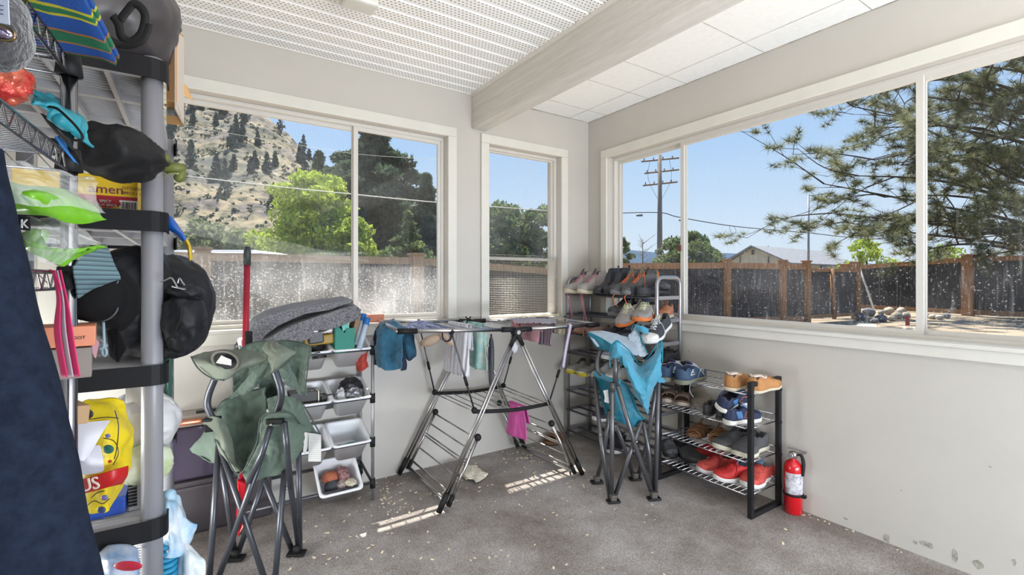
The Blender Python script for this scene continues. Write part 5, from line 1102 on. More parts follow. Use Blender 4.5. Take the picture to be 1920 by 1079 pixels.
rackshoe('hiking',yat(1197,-.2)+.0,top,'grey hiking boot with orange trim set back beside the orange laced boots',None,s_olive,c_grey,x0=-.27,x1=-.01,lining=s_char,wf=.32,heelpatch=c_orange)
for k,(y,lab) in enumerate(((-.735,'black boot turned heel outward, left one, at the right end of the top tier'),(-.805,'black boot turned heel outward, right one, at the right end of the top tier'))):
    shoe('loafer',(-.06,y+.005,top-.0),(-.33,y,top),lab,'black boots turned heel outward',s_blk,c_black,side=1-2*k,wf=.34,name='black_boot',heelpatch=s_dk)
shoe('loafer',(-.20,-.90,top+.035),(-.02,-.70,top+.03),'soft dark slipper lying across the right end frame of the tall rack',None,s_char,c_black,wf=.34,name='slipper',Lmax=.25)
# tier 2 and 3
z=TZ[6]+.009
for k,(px,lab) in enumerate(((1152,'charcoal boot with black laces under the orange laced boots, left one'),(1172,'charcoal boot with black laces under the orange laced boots, right one'))):
    rackshoe('hiking',yat(px),z,lab,'charcoal boots on the second tier',s_char,c_grey,x0=-.34,x1=-.07,lacec=blkl,lining=s_dk,side=1-2*k,wf=.36)
a=P(1163,617,D=2.95); b_=P(1203,578,D=3.10); shoe('sneaker',a,b_,'grey trail shoe with cream laces and orange sole tipped down on the tall rack',None,mat('mesh_ash',(.27,.25,.24),.85,var=.15,vs=50),c_orange,lacec=whl,lining=s_dk,wf=.40,side=1,Lmax=.29)
a=P(1196,606,D=2.86); b_=P(1228,590,D=3.06); shoe('sneaker',a,b_,'grey trail shoe with cream laces and orange sole lying level beside the tall rack post',None,mat('mesh_ash',(.3,.3,.3)),c_orange,lacec=whl,lining=s_navy,wf=.42,side=-1,Lmax=.29)
shoe('sneaker',(-.20,-.86,z),(-.02,-.80,z),'small tan shoe showing beyond the front post of the tall rack',None,mat('leather_caramel',(.40,.16,.08),.6),c_cream,wf=.40,Lmax=.2)
z=TZ[5]+.009
for k,(px,lab) in enumerate(((1080,'tan leather moccasin, left one, on the third tier behind the airer'),(1108,'tan leather moccasin, right one, on the third tier behind the airer'))):
    rackshoe('loafer',yat(px),z,lab,'tan moccasins on the third tier',mat('leather_rosy',(.34,.19,.14),.7,var=.2,vs=14),s_brown,x0=-.33,x1=-.07,lining=s_brown,side=1-2*k,wf=.36)
for k,(px,lab) in enumerate(((1142,'black running shoe with black laces on the third tier, left one'),(1166,'black running shoe with black laces on the third tier, right one'))):
    rackshoe('sneaker',yat(px),z,lab,'black running shoes on the third tier',s_dk,s_char,x0=-.335,x1=-.06,lacec=blkl if k==0 else lt('slate',(.2,.2,.24)),side=1-2*k)
a=P(1214,648,D=2.80); b_=P(1252,610,D=2.98); shoe('sneaker',a,b_,'black canvas shoe with white laces and white rubber sole leaning on the tall rack',None,mat('canvas_black',(.045,.05,.06),.85),c_white,lacec=wl_,lining=s_wht,wf=.40,side=1,Lmax=.29,toecap=c_white)
# tier 4, 5
z=TZ[4]+.009
for k,px in enumerate((1140,1158)): rackshoe('sneaker',yat(px),z,['navy and white running shoe behind the blue chair arm, left one','navy and white running shoe behind the blue chair arm, right one'][k],'navy and white running shoes on the fourth tier',mat('navy_fleck',(.05,.06,.10),.8,col2=(.45,.47,.55),vs=50),c_white,lacec=wl_,side=1-2*k)
for k,(y,lab) in enumerate(((-.80,'dark shoe at the right end of the fourth tier, near the wall, left one'),(-.86,'dark shoe with cream edge at the right end of the fourth tier by the post'))): rackshoe('sneaker',y,z,lab,None,s_blk,c_cream,x0=-.26,x1=-.02,side=1-2*k)
z=TZ[3]+.009; yl=mat('yellow_toe_rubber',(.62,.50,.03),.5)
for k,(px,lab) in enumerate(((1075,'grey mesh sneaker with yellow sole tip, left one of the pair'),(1096,'grey mesh sneaker with yellow sole tip, right one of the pair'))):
    def yext(t,G,L,hw,cy,ts):
        mb=MB(); mb.grid(lambda u,v:G(L*(.90+.115*math.sin(PI*u)),cy(1)+hw(.88)*1.04*math.cos(PI*(1-u)),.004+.024*v),12,3); mb.build('sole_tip',yl,t,thick=.005)
    rackshoe('sneaker',yat(px),z,lab,'grey sneakers with yellow sole tips',s_grey,c_white,x0=-.345,x1=-.075,lacec=blkl,lining=s_olive,side=1-2*k,extra=yext)
for k,(px,lab) in enumerate(((1122,'off-white sneaker on the fifth tier beside the yellow-tipped pair'),(1140,'off-white sneaker on the fifth tier right behind the chair post'))): rackshoe('sneaker',yat(px),z,lab,'off-white sneakers on the fifth tier',s_wht,c_cream,x0=-.345,x1=-.075,lacec=wl_,side=1-2*k)
z=TZ[1]+.009
rackshoe('sneaker',yat(1122),z,'black low shoe with white sole alone on the second lowest tier',None,s_dk,c_white,x0=-.34,x1=-.08)
# on the floor in front of the tall rack
for k,(tx,ty,hx,hy,lab) in enumerate(((1140,872,1160,830,'black running shoe with white sole on the floor left of its neighbours'),(1174,872,1183,826,'black shoe with bold white laces on the floor between the chair legs'),(1212,868,1208,824,'black shoe with white laces on the floor, closest to the short rack'))):
    shoe('sneaker',FP(tx,ty,0),FP(hx,hy,0),lab,None,s_dk,c_white,lacec=wl_ if k else blkl,side=1-2*(k%2),Lmax=.28,toecap=c_white if k else None)
c=P(1035,842,z=0); t=shoe('slide',FP(1018,842,0),FP(1058,815,0),'brown woven slipper on the floor behind the right leg of the airer',None,s_brown,s_brown,name='woven_slipper')
# -- short rack
z=SZ[3]+.006
for k,(t_,h_,lab) in enumerate((((1298,700),(1243,716),'navy running shoe with a white emblem and white laces, partly hidden'),((1326,700),(1275,722),'navy running shoe with a white emblem and a long loose white lace'))):
    def emb(t,G,L,hw,cy,ts):
        s=-1
        for s in (-1,1):
            mb=MB()
            for p_ in (((.16,.040),(.24,.066),(.30,.042)),((.14,.036),(.34,.036)),((.18,.050),(.27,.050))): mb.tube([G(L*q,cy(q)+s*(hw(q)*.97+.004),ts+zz-.012) for q,zz in p_],.0022,4)
            mb.build('emblem',c_white,t)
            mb=MB(); mb.tube([G(L*q,cy(q)+s*(hw(q)*.95+.002),ts+zz) for q,zz in ((.46,.0),(.56,.045),(.64,.04),(.70,.0))],.0024,5); mb.build('side_stripe',c_white,t)
    a,b_=FP(*t_,z),FP(*h_,z)
    t=shoe('hiking' if 0 else 'sneaker',a,b_,lab,'navy running shoes on the top shelf of the short rack',s_navy,s_olive,lacec=wl_,lining=mat('navy_lining',(.03,.03,.12),.9),side=1-2*k,Lmax=.29,extra=emb,wf=.40)
    if k: q=P(1294,684,D=2.72); MB().tube(spline([q,q+Vector((-.0,-.02,-.03)),P(1293,730,D=2.70),P(1300,745,D=2.72)],6),.0026,5).build('loose_lace',wl_,t)
for k,(h_,t_,lab) in enumerate((((1367,733),(1395,712),'tan suede slipper with fleece edge, left one, on the top shelf'),((1410,738),(1432,714),'tan suede slipper with fleece edge, right one, next to the end frame'))):
    a=FP(*h_,z); dvv=Vector((1,.12,0)).normalized()
    def trim(t,G,L,hw,cy,ts):
        pts=[]
        for i in range(25):
            a_=i/24*2*PI; q=.24-.20*math.cos(a_); pts.append(G(q*L,cy(q)+hw(q)*.86*math.sin(a_),ts*.8+interp(STY['slipper']['h'],q)+.003))
        MB().tube(pts,.006,6,closed=False).build('fleece_trim',fleece,t)
    shoe('slipper',a+dvv*.27,a,lab,'tan fleece slippers',s_tan,c_cream,lining=mat('fleece_grey',(.30,.24,.20),.95),side=1-2*k,extra=trim,wf=.40,name='moccasin_slipper')
z=SZ[2]+.006
for k,(t_,h_,lab) in enumerate((((1245,766),(1262,742),'rose-brown slide sandal, left one, on the second shelf of the short rack'),((1272,772),(1290,748),'rose-brown slide sandal, right one, on the second shelf of the short rack'))):
    shoe('slide',FP(*t_,z),FP(*h_,z),lab,'rose-brown slides',s_slide,mat('slide_sole',(.50,.42,.36),.7),lining=mat('slide_bed',(.36,.24,.18),.8),side=1-2*k,Lmax=.24)
for k,(t_,h_,lab) in enumerate((((1268,750),(1290,730),'brown cork slide behind the rose-brown slides, left one'),((1292,752),(1312,733),'brown cork slide behind the rose-brown slides, right one'))):
    shoe('slide',FP(*t_,z),FP(*h_,z),lab,'brown cork slides',s_taupe,s_brown,side=1-2*k,Lmax=.25,lift=.035)
a=FP(1284,778,z); 
for k,(t_,h_,lab) in enumerate((((1285,768),(1322,742),'taupe leather clog tipped on the second shelf, left one'),((1292,782),(1330,752),'taupe leather clog tipped on the second shelf, right one'))):
    shoe('clog',FP(*t_,z),FP(*h_,z),lab,'taupe clogs',s_taupe,s_taupe,side=1-2*k,Lmax=.26,lift=.004,lining=mat('ochre_insole',(.26,.17,.06),.8),wf=.40)
for k,(t_,h_,lab) in enumerate((((1350,765),(1325,780),'black flat shoe with a low block heel, left one'),((1368,772),(1350,788),'black flat shoe with a low block heel, right one'))):
    a,b_=FP(*t_,z),FP(*h_,z); d_=(a-b_).normalized(); shoe('loafer',b_+d_*.23,b_,lab,'black flats with block heels',mat('satin_black',(.04,.04,.045),.5),c_black,lining=s_dk,side=1-2*k,wf=.34,name='flat_shoe')
blu=mat('sky_blue_patch',(.10,.28,.62),.6)
def chunky(t,G,L,hw,cy,ts):
    for s in (-1,1):
        mb=MB(); mb.grid(lambda u,v:G(L*(.22+.16*u-.05*v),cy(.3)+s*(hw(.28)*.93+.004),ts+.004+.04*v),4,4); mb.build('blue_panel',blu,t,thick=.004)
        mb=MB(); mb.tube([G(L*q,cy(q)+s*(hw(q)*.93+.003),ts+zz) for q,zz in ((.42,.008),(.50,.04),(.62,.036),(.68,.012),(.55,.006),(.42,.008))],.002,4); mb.build('orange_outline',orl,t)
a,b_=FP(1420,788,z),FP(1362,797,z); shoe('sneaker',a+Vector((0,0,.0)),b_,'chunky white soled navy sneaker lying level by the end frame',None,mat('navy_knit',(.02,.03,.07),.8),mat('chunk_white',(.66,.64,.60),.6,var=.2,vs=25),lacec=lt('pale_blue',(.35,.5,.65)),lining=s_dk,extra=chunky,wf=.44,Lmax=.29)
a,b_=P(1372,752,D=2.62),P(1350,778,D=2.50); shoe('sneaker',P(1400,742,D=2.62),P(1349,771,D=2.48),'chunky white soled navy sneaker with blue tab tipped up on its heel',None,mat('navy_knit',(.02,.03,.07)),mat('chunk_white',(.6,.6,.6)),lining=s_dk,extra=chunky,wf=.44,Lmax=.26,roll=.4)
z=SZ[1]+.006
for k,(t_,h_,lab) in enumerate((((1292,826),(1328,805),'brown woven leather sandal, left one, on the third shelf'),((1340,840),(1360,812),'brown woven leather sandal, right one, on the third shelf'))):
    shoe('sandal',FP(*t_,z),FP(*h_,z),lab,'brown woven sandals',mat('woven_leather',(.26,.12,.05),.55,var=.2,vs=30),s_brown,side=1-2*k,Lmax=.25)
for k,(t_,h_,lab) in enumerate((((1346,846),(1400,830),'charcoal slip-on sneaker with cream sole, left one, on the third shelf'),((1384,860),(1436,838),'charcoal slip-on sneaker with cream sole, right one, behind the end frame'))):
    a,b_=FP(*t_,z),FP(*h_,z); d_=(b_-a); shoe('sneaker',a,a+d_.normalized()*.27,lab,'charcoal slip-on sneakers',s_char,mat('rubber_ivory',(.62,.60,.48),.6),lining=s_dk,side=1-2*k,wf=.42)
z=SZ[0]+.006
for k,(t_,h_,lab) in enumerate((((1318,872),(1262,846),'dark grey padded clog on the lowest shelf, in front'),((1330,862),(1290,838),'dark grey padded clog on the lowest shelf, behind its twin'))):
    a,b_=FP(*t_,z),FP(*h_,z); shoe('loafer',a,a+(b_-a).normalized()*.29,lab,'dark padded clogs',mat('padded_grey',(.065,.068,.07),.6,var=.15,vs=12),c_black,lining=s_dk,side=1-2*k,wf=.44,name='padded_clog')
shoe('sneaker',FP(1262,862,z),FP(1240,838,z),'dark shoe with a maroon mark at the far left of the lowest shelf',None,s_char,c_black,lining=mat('maroon',(.14,.02,.04),.7),Lmax=.26)
def swsh(t,G,L,hw,cy,ts):
    for s in (-1,1):
        mb=MB(); mb.tube([G(L*q,cy(q)+s*(hw(q)*.96+.003),ts+zz) for q,zz in ((.20,.042),(.30,.022),(.38,.012),(.46,.014),(.60,.030))],[.0012,.004,.005,.004,.001],5,flat=.4); mb.build('side_mark',mat('pink_mark',(.75,.35,.35),.5),t)
def stripes3(t,G,L,hw,cy,ts):
    for s in (-1,1):
        for k in range(3): MB().tube([G(L*(.40+.05*k),cy(.4)+s*(hw(.42)*.98+.003),ts+.004),G(L*(.34+.05*k),cy(.4)+s*(hw(.40)*.84+.004),ts+.040)],.0028,4,flat=.5).build('side_stripe',s_dk,t)
a=FP(1298,866,z); b_=FP(1345,852,z); shoe('sneaker',a+Vector((.05,0,0)),a+Vector((.05,0,0))+(b_-a).normalized()*.27,'bright red running shoe with a pale side mark, rearmost on the lowest shelf',None,s_red,c_white,lacec=lt('red',(.5,.02,.02)),side=1,extra=swsh)
a=FP(1308,886,z); b_=FP(1386,884,z); shoe('sneaker',a,b_,'coral red running shoe with dark diagonal side stripes in the middle of the lowest shelf',None,s_coral,mat('rubber_lilac_white',(.62,.58,.62),.6),lacec=lt('deep_red',(.35,.02,.03)),side=-1,extra=stripes3,Lmax=.31,heelpatch=s_dk)
a=FP(1340,902,z); b_=FP(1412,897,z); shoe('sneaker',a,b_,'red and blue running shoe with white sole, frontmost on the lowest shelf',None,s_red,c_white,lacec=lt('red',(.5,.02,.02)),side=1,extra=None,Lmax=.29,heelpatch=mat('blue_patch',(.06,.2,.5),.6),lining=mat('steel_blue',(.12,.2,.32),.8))
a=FP(1398,917,z); b_=FP(1448,893,z); shoe('sneaker',a,b_,'coral red running shoe with thick white sole behind the end frame post',None,mat('mesh_coral',(.6,.1,.1)),c_white,lining=mat('steel_blue',(.12,.2,.32)),side=-1,Lmax=.29,heelpatch=mat('grey_tab',(.22,.24,.28),.6))
# ================================================================ left side: resin shelf, chrome rack and what they carry
resin=mat('grey_resin',(.40,.40,.42),.45); resinp=mat('grey_pvc_post',(.25,.25,.275),.35); blk=mat('black_resin',(.010,.010,.012),.5,spec=.2)
sx0,sx1,sy0,sy1=-3.14,-2.705,-1.20,-.30
t=thing('resin_shelving','tall five tier resin shelf unit with grey posts and black end rims','shelving unit',((sx0+sx1)/2,(sy0+sy1)/2,0))
RZ=(.145,.549,.961,1.372,1.780)
for x in (sx0,sx1):
    for y in (sy0,sy1): MB().tube([V3(x,y,0),V3(x,y,1.79)],.0245,20).build('post',resinp,t)
def deck(z):
    d_=MB()
    # outer frame, slats that jog in the middle, cross ribs
    for y0,y1 in ((sy0-.005,sy0+.02),(sy1-.02,sy1+.005)): d_.box((sx0,y0,z-.04),(sx1,y1,z))
    for x0,x1 in ((sx0-.005,sx0+.012),(sx1-.012,sx1+.005)): d_.box((x0,sy0,z-.04),(x1,sy1,z))
    y=sy0+.035
    while y<sy1-.03:
        pts=[V3(sx0+.01,y,z-.006),V3(sx0+.09,y,z-.006),V3(sx0+.12,y+.012,z-.006),V3(sx0+.31,y+.012,z-.006),V3(sx0+.34,y,z-.006),V3(sx1-.01,y,z-.006)]
        d_.tube(pts,.0048,4); y+=.0225
    for x in (sx0+.105,(sx0+sx1)/2,sx1-.10): d_.box((x-.006,sy0,z-.034),(x+.006,sy1,z-.012))
    for y in (-.90,-.60): d_.box((sx0,y-.012,z-.03),(sx1,y+.012,z-.002))
    return d_
for z in RZ:
    deck(z).build('slatted_shelf',resin,t)
    for s,y in ((-1,sy0),(1,sy1)):
        r=.034; pts=[V3(sx0-r,y+.0*s,0)]
        path=[V3(sx0-r,y-s*.05,0),V3(sx0-r,y,0)]+[V3(sx0-r*math.cos(a*PI/12),y+s*r*math.sin(a*PI/12),0) for a in range(1,7)]+[V3(sx1+r*math.sin(a*PI/12),y+s*r*math.cos(a*PI/12),0) for a in range(0,7)]+[V3(sx1+r,y-s*.05,0)]
        mb=MB(); mb.grid(lambda u,v:path[min(len(path)-1,int(round(u*(len(path)-1))))]+V3(0,0,z-.052+.054*v),len(path),2,smooth=False); mb.build('end_rim',blk,t,thick=.004)
# chrome wire rack
t=thing('chrome_wire_rack','chrome wire shelving rack close to the camera at the far left','wire rack',(-2.98,-2.05,0))
A=Vector((-2.807,-1.614,0)); dl=Vector((-math.sin(.049),-math.cos(.049),0)); dw=Vector((-math.cos(.049),math.sin(.049),0)); LW,WW=.92,.36
def CR(a,b_,z): return A+dl*a+dw*b_+V3(0,0,z)
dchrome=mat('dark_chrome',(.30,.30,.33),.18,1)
for a in (0,LW):
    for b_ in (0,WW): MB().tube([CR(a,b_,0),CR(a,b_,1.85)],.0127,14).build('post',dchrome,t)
WZ=(.30,.62,1.205,1.425,1.605)
for z in WZ:
    for a in (0,LW):
        for b_ in (0,WW): MB().lathe([(.0135,-.02),(.021,-.018),(.017,.022),(.0135,.024)],CR(a,b_,z-.012),14).build('clip_sleeve',blackp,t)
    for (p,q) in (((.0,0),(LW,0)),((0,WW),(LW,WW)),((0,0),(0,WW)),((LW,0),(LW,WW))):
        a,b_=CR(*p,z),CR(*q,z); n=int((b_-a).length/.022); mb=MB(); mb.tube([a,b_],.0026,6); mb.tube([a-V3(0,0,.03),b_-V3(0,0,.03)],.0026,6)
        mb.tube([a.lerp(b_,k/n)-V3(0,0,.03*(k%2)) for k in range(n+1)],.0016,4); mb.build('truss_rim',chrome,t)
    mb=MB(); k=0
    while k*.0135<LW: mb.tube([CR(k*.0135,0,z-.002),CR(k*.0135,WW,z-.002)],.0013,4); k+=1
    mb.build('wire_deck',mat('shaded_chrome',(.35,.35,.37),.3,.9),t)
    MB().tube([CR(.0,WW*.38,z-.008),CR(LW,WW*.38,z-.008)],.0026,5).build('brace_wire',chrome,t)
def soft(name,label,cat,rows,m,D=None,thick=.004,group=None,**k):
    k.setdefault('nu',30); k.setdefault('nv',30)
    o_=pnet(rows,**k).build(name,m,thick=thick); return tag(o_,label,cat,group)
# dark navy padded sleeve hanging closest to the camera
nv=mat('navy_fleece',(.013,.019,.036),1,var=.3,vs=60,spec=.1)
mb=MB(); edge=[(-8,268),(6,330),(22,400),(38,470),(58,560),(84,660),(112,765),(140,880),(160,985),(182,1085),(205,1200)]
def slv(u,v):
    k=v*(len(edge)-1); i=min(int(k),len(edge)-2); f=k-i; px=edge[i][0]*(1-f)+edge[i+1][0]*f; py=edge[i][1]*(1-f)+edge[i+1][1]*f
    R_=.085; c=P(px-20,py,D=.52)-RV*R_*1.0; a=u*2*PI
    return c+RV*R_*math.cos(a)*1.0+DV*R_*.7*math.sin(a)+RV*.006*noise.noise(Vector((v*6,u*3,1)))
mb.grid(slv,40,40,True,True); top_=[slv(i/40,0) for i in range(40)]; mb.add(top_,[tuple(range(40))]); o_=mb.build('hanging_jacket',nv); tag(o_,'dark navy fleece garment hanging very close at the left edge','jacket')
# grey fleece with a printed card at the top left corner
t=thing('grey_fleece_hat','fuzzy dark grey fleece item with a printed card at the top left corner','clothing',P(15,125,D=.52))
fz=mat('fuzzy_grey',(.055,.055,.06),1,var=.4,vs=90,sheen=.5,bump=.6,bs=150)
lumpy(P(-2,55,D=.56),(.030,.04,.048),amp=.08,crease=0,seed=2,nu=30,nv=20).build('fleece_body',fz,t)
MB().poly([P(-25,-20,D=.50),P(14,-20,D=.50),P(17,46,D=.50),P(-25,38,D=.50)],DV*.001).build('printed_card',mat('blue_card',(.45,.50,.62),.6),t)
mb=MB()
for y in (8,16,24): mb.tube([P(-10,y,D=.498),P(6,y+3,D=.498)],.0005,4)
mb.build('card_print',mat('ink',(.02,.03,.12),.6),t)
mb=MB(); ring=[P(4+24*math.cos(a*PI/10),62+13*math.sin(a*PI/10)+6*math.cos(a*PI/10),D=.505) for a in range(20)]; mb.tube(ring,.0018,6,closed=True); mb.build('metal_ring',mat('bronze_ring',(.3,.22,.12),.25,1),t)
MB().ball(P(4,62,D=.512),(.012,.006,.007)).build('glass_eyelet',mat('violet_chrome',(.45,.42,.65),.1,1),t)
# striped woven blanket on the upper wire shelf
m=bpy.data.materials.new('woven_stripes'); nt,p=nodes(m); p.inputs['Roughness'].default_value=.9
tc=nt.nodes.new('ShaderNodeTexCoord'); s=nt.nodes.new('ShaderNodeSeparateXYZ'); nt.links.new(tc.outputs['Object'],s.inputs[0])
f=math_node(nt,'FRACT',math_node(nt,'MULTIPLY',math_node(nt,'ADD',s.outputs[1],5.015),1/.31)); r=nt.nodes.new('ShaderNodeValToRGB'); r.color_ramp.interpolation='CONSTANT'; el=r.color_ramp.elements
B_=(.012,.085,.36);G_=(.015,.17,.075);Y_=(.55,.50,.03);O_=(.42,.16,.05);N_=(.015,.03,.10)
st=[(0,B_),(.10,O_),(.125,G_),(.19,Y_),(.215,G_),(.27,O_),(.29,B_),(.50,Y_),(.53,G_),(.59,Y_),(.62,B_),(.80,O_),(.825,G_),(.96,O_),(.98,B_)]
el[0].color=(*B_,1); el[1].position=.10; el[1].color=(*O_,1)
for q,c in st[2:]: x_=el.new(q); x_.color=(*c,1)
bn=nt.nodes.new('ShaderNodeTexNoise'); bn.inputs['Scale'].default_value=300; bb=nt.nodes.new('ShaderNodeBump'); bb.inputs['Strength'].default_value=.5; bb.inputs['Distance'].default_value=.004; nt.links.new(tc.outputs['Object'],bn.inputs[0]); nt.links.new(bn.outputs[0],bb.inputs['Height']); nt.links.new(bb.outputs[0],p.inputs['Normal'])
nt.links.new(f,r.inputs[0]); nt.links.new(r.outputs[0],p.inputs['Base Color'])
mb=MB()
for k in range(2):
    z=1.609+k*.010
    def bl(u,v,k=k,z=z):
        a=.025+(.62)*v; b_=-.074-.004*k+(.36)*u
        q=CR(a,b_,z); q.z+=.003*noise.noise(Vector((a*30,b_*30,k)))-(.004 if u<.04 else 0); return q
    mb.grid(bl,20,30)
o_=mb.build('striped_blanket',m,thick=.008); tag(o_,'folded blue woven blanket with green, yellow and orange stripes on the top wire shelf','blanket')
# snack bags on the second wire shelf
foilr=mat('snack_foil',(.50,.010,.02),.25,.3,col2=(.62,.22,.12),vs=22,bump=.5,bs=60)
lump('snack_bag','crinkled red and yellow foil snack bag at the end of the wire shelf','snack bag',CR(.235,.03,1.478),(.036,.028,.030),foilr,amp=.25,seed=3,rot=(0,.2,-.3))
lump('red_snack_bag','red printed snack bag seen through the wires of the second shelf','snack bag',CR(.42,.14,1.46),(.09,.07,.03),mat('red_white_foil',(.50,.02,.02),.3,.2,col2=(.6,.55,.55),vs=26),amp=.15,seed=4)
# teal bag and the blue cloth behind
tb=soft('teal_bag','turquoise drawstring bag with black cord slumped over the wire rack corner','bag',[[(55,182,.80),(70,166,.84),(95,176,.90),(130,196,.96)],[(62,190,.78),(85,192,.80),(118,196,.86),(152,208,.94)],[(82,204,.80),(106,205,.82),(140,212,.86),(168,232,.92)],[(100,222,.82),(122,232,.82),(150,245,.86),(172,258,.90)],[(110,232,.84),(130,248,.84),(152,262,.87),(180,275,.90)]],mat('turquoise_nylon',(.02,.30,.38),.45,var=.25,vs=18),amp=.010,fs=18,crease=1,nu=50,nv=50)
o_=MB().tube(spline([P(a,b_,D=.80) for a,b_ in ((80,200),(105,203),(128,222),(145,240),(155,256),(150,264),(135,262))],6),.0022,6).build('drawcord',blackp,tb)
soft('dark_pocket','black lining opening of a bag under the turquoise cloth','bag',[[(75,212,.84),(95,222,.84),(112,232,.86)],[(92,232,.84),(110,246,.84),(130,262,.86)],[(120,262,.86),(140,285,.88),(152,306,.90)]],blackc,amp=.004,fs=20)
soft('blue_sleeve','bright blue cloth strip pressed against the wire rim under the turquoise bag','cloth',[[(104,256,.86),(116,262,.88)],[(118,275,.87),(134,288,.90)],[(132,290,.88),(150,312,.90)]],mat('azure_cloth',(.03,.20,.55),.7),amp=.003)
# black bag lying between rack and shelf
lump('black_tote','crumpled matte black nylon bag above the noodle carton','bag',P(213,288,D=1.18),(.086,.09,.056),mat('matte_black_nylon',(.011,.011,.012),.6,bump=.2,bs=40,spec=.3),amp=.20,fs=2.4,seed=21,nu=60,nv=44,rot=(0,.1,.3))
# duffel on top
t=thing('duffel_bag','large charcoal duffel bag with black webbing handles on the topmost resin shelf','duffel bag',P(240,120,D=1.35))
duf=mat('charcoal_nylon_sheen',(.050,.044,.048),.38,var=.2,vs=10)
lumpy((-2.90,-1.10,1.925),(.235,.20,.165),amp=.10,fs=3,seed=8,nu=70,nv=50,sq=.8,floor=1.783).build('bag_body',duf,t)
for pts in (((160,18),(175,45),(205,75),(235,85),(262,78),(275,60),(278,45)),((212,30),(222,45),(228,68),(245,78),(265,62),(272,30),(262,12),(250,8),(240,18),(225,38))):
    MB().tube(spline([P(a,b_,D=1.14+.0*i) for i,(a,b_) in enumerate(pts)],6),.011,6,flat=.25,up=tuple(DV)).build('handle',blackp,t)
MB().box((-3.0,-1.31,1.99),(-2.8,-1.305,1.998)).build('zip',mat('gold_zip',(.45,.32,.12),.4,.7),t)
# cardboard box
t=thing('cardboard_box','open brown cardboard box overhanging the right side of the top resin shelf','box',(-2.70,-.62,1.782))
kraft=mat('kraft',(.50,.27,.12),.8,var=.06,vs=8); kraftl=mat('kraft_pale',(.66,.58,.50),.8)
x0,x1,y0,y1,z0,z1=-2.86,-2.672,-1.02,-.72,1.60,1.97
xo=P(333,200,D=1.48)
def B(x,y,z): return V3(x,y,z)
bx0,bx1,by0,by1,bz0,bz1=-2.80,P(335,200,D=1.50).x,-1.05,-.88,P(335,222,D=1.42).z,1.98
by0=P(313,200,x=bx1).y
q=[P(345,235,D=1.50),P(345,70,D=1.50),P(330,60,D=1.38),P(330,205,D=1.38)]
MB().poly(q,-RV*.004).build('side_wall',kraftl,t)
MB().poly([P(330,60,D=1.38),P(330,190,D=1.38),P(312,186,D=1.39),P(312,90,D=1.39)],DV*.004).build('front_wall',kraft,t)
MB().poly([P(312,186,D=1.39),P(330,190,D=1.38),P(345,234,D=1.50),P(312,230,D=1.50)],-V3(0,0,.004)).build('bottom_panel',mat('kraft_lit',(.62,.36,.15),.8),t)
MB().poly([P(312,202,D=1.42),P(334,206,D=1.415),P(338,216,D=1.44),P(312,212,D=1.44)],-V3(0,0,.006)).build('grey_tape',mat('printed_tape',(.10,.11,.12),.5,col2=(.4,.4,.4),vs=90),t)
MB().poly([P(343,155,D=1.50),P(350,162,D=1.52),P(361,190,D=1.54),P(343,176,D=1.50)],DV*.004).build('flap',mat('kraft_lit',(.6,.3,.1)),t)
MB().poly([P(345,70,D=1.50),P(330,60,D=1.38),P(290,62,D=1.42),P(300,72,D=1.55)],V3(0,0,.004)).build('top_panel',kraft,t)
# shelf 2: noodle carton, green goggles, blue-yellow cloth
t=thing('noodle_carton','yellow noodle carton with red band and purple lettering on the second resin shelf','box',(-2.83,-1.05,1.374))
nx0,nx1,ny,nz0,nz1=-2.99,-2.742,-1.13,1.374,1.475
yel=mat('noodle_yellow',(.75,.50,.02),.4)
MB().box((nx0,ny,nz0),(nx1,ny+.24,nz1)).build('carton_body',yel,t)
MB().box((nx0,ny-.001,nz0+.030),(nx1,ny,nz0+.046)).build('red_band',mat('noodle_red',(.35,.01,.02),.4),t)
MB().box((P(224,370,y=ny).x,ny-.0016,nz0+.006),(nx1,ny-.001,nz0+.036)).build('barcode_panel',mat('panel_white',(.75,.74,.70),.5),t)
mb=MB(); x=P(228,370,y=ny).x; rr=random.Random(3)
while x<nx1-.004: w_=rr.choice((.0006,.001,.0016)); mb.box((x,ny-.002,nz0+.013),(x+w_,ny-.0017,nz0+.032)); x+=w_+rr.choice((.0006,.001,.0014))
mb.build('barcode',blackp,t)
pur=mat('noodle_purple',(.16,.02,.07),.5)
text('lettering','amen',.034,(P(186,352,y=ny).x-.022,ny-.002,nz0+.052),(1,0,0),(0,0,1),pur,t)
text('lettering','OTTOGI JIN',.011,(P(229,340,y=ny).x,ny-.002,nz0+.066),(1,0,0),(0,0,1),pur,t); text('lettering','SPICY / GOUT',.011,(P(229,352,y=ny).x,ny-.002,nz0+.053),(1,0,0),(0,0,1),pur,t)
mb=MB(); c=V3(P(200,372,y=ny).x,ny-.001,nz0+.026); mb.add([c+V3(.030*math.cos(a*PI/12),-.0008,.013*math.sin(a*PI/12)) for a in range(24)],[tuple(range(24))]); mb.build('oval_mark',mat('noodle_red',(.35,.01,.02)),t)
text('lettering','SPICY',.010,c+V3(-.015,-.002,.001),(1,0,0),(0,0,1),mat('panel_white',(.7,.7,.7)),t); text('lettering','OUT EPICE',.009,c+V3(-.022,-.002,-.009),(1,0,0),(0,0,1),mat('panel_white',(.7,.7,.7)),t)
ol=mat('olive_rubber',(.13,.15,.03),.5)
t=thing('olive_goggles','olive green rubber goggles hooked on the right edge of the second resin shelf','goggles',P(322,335,D=1.36))
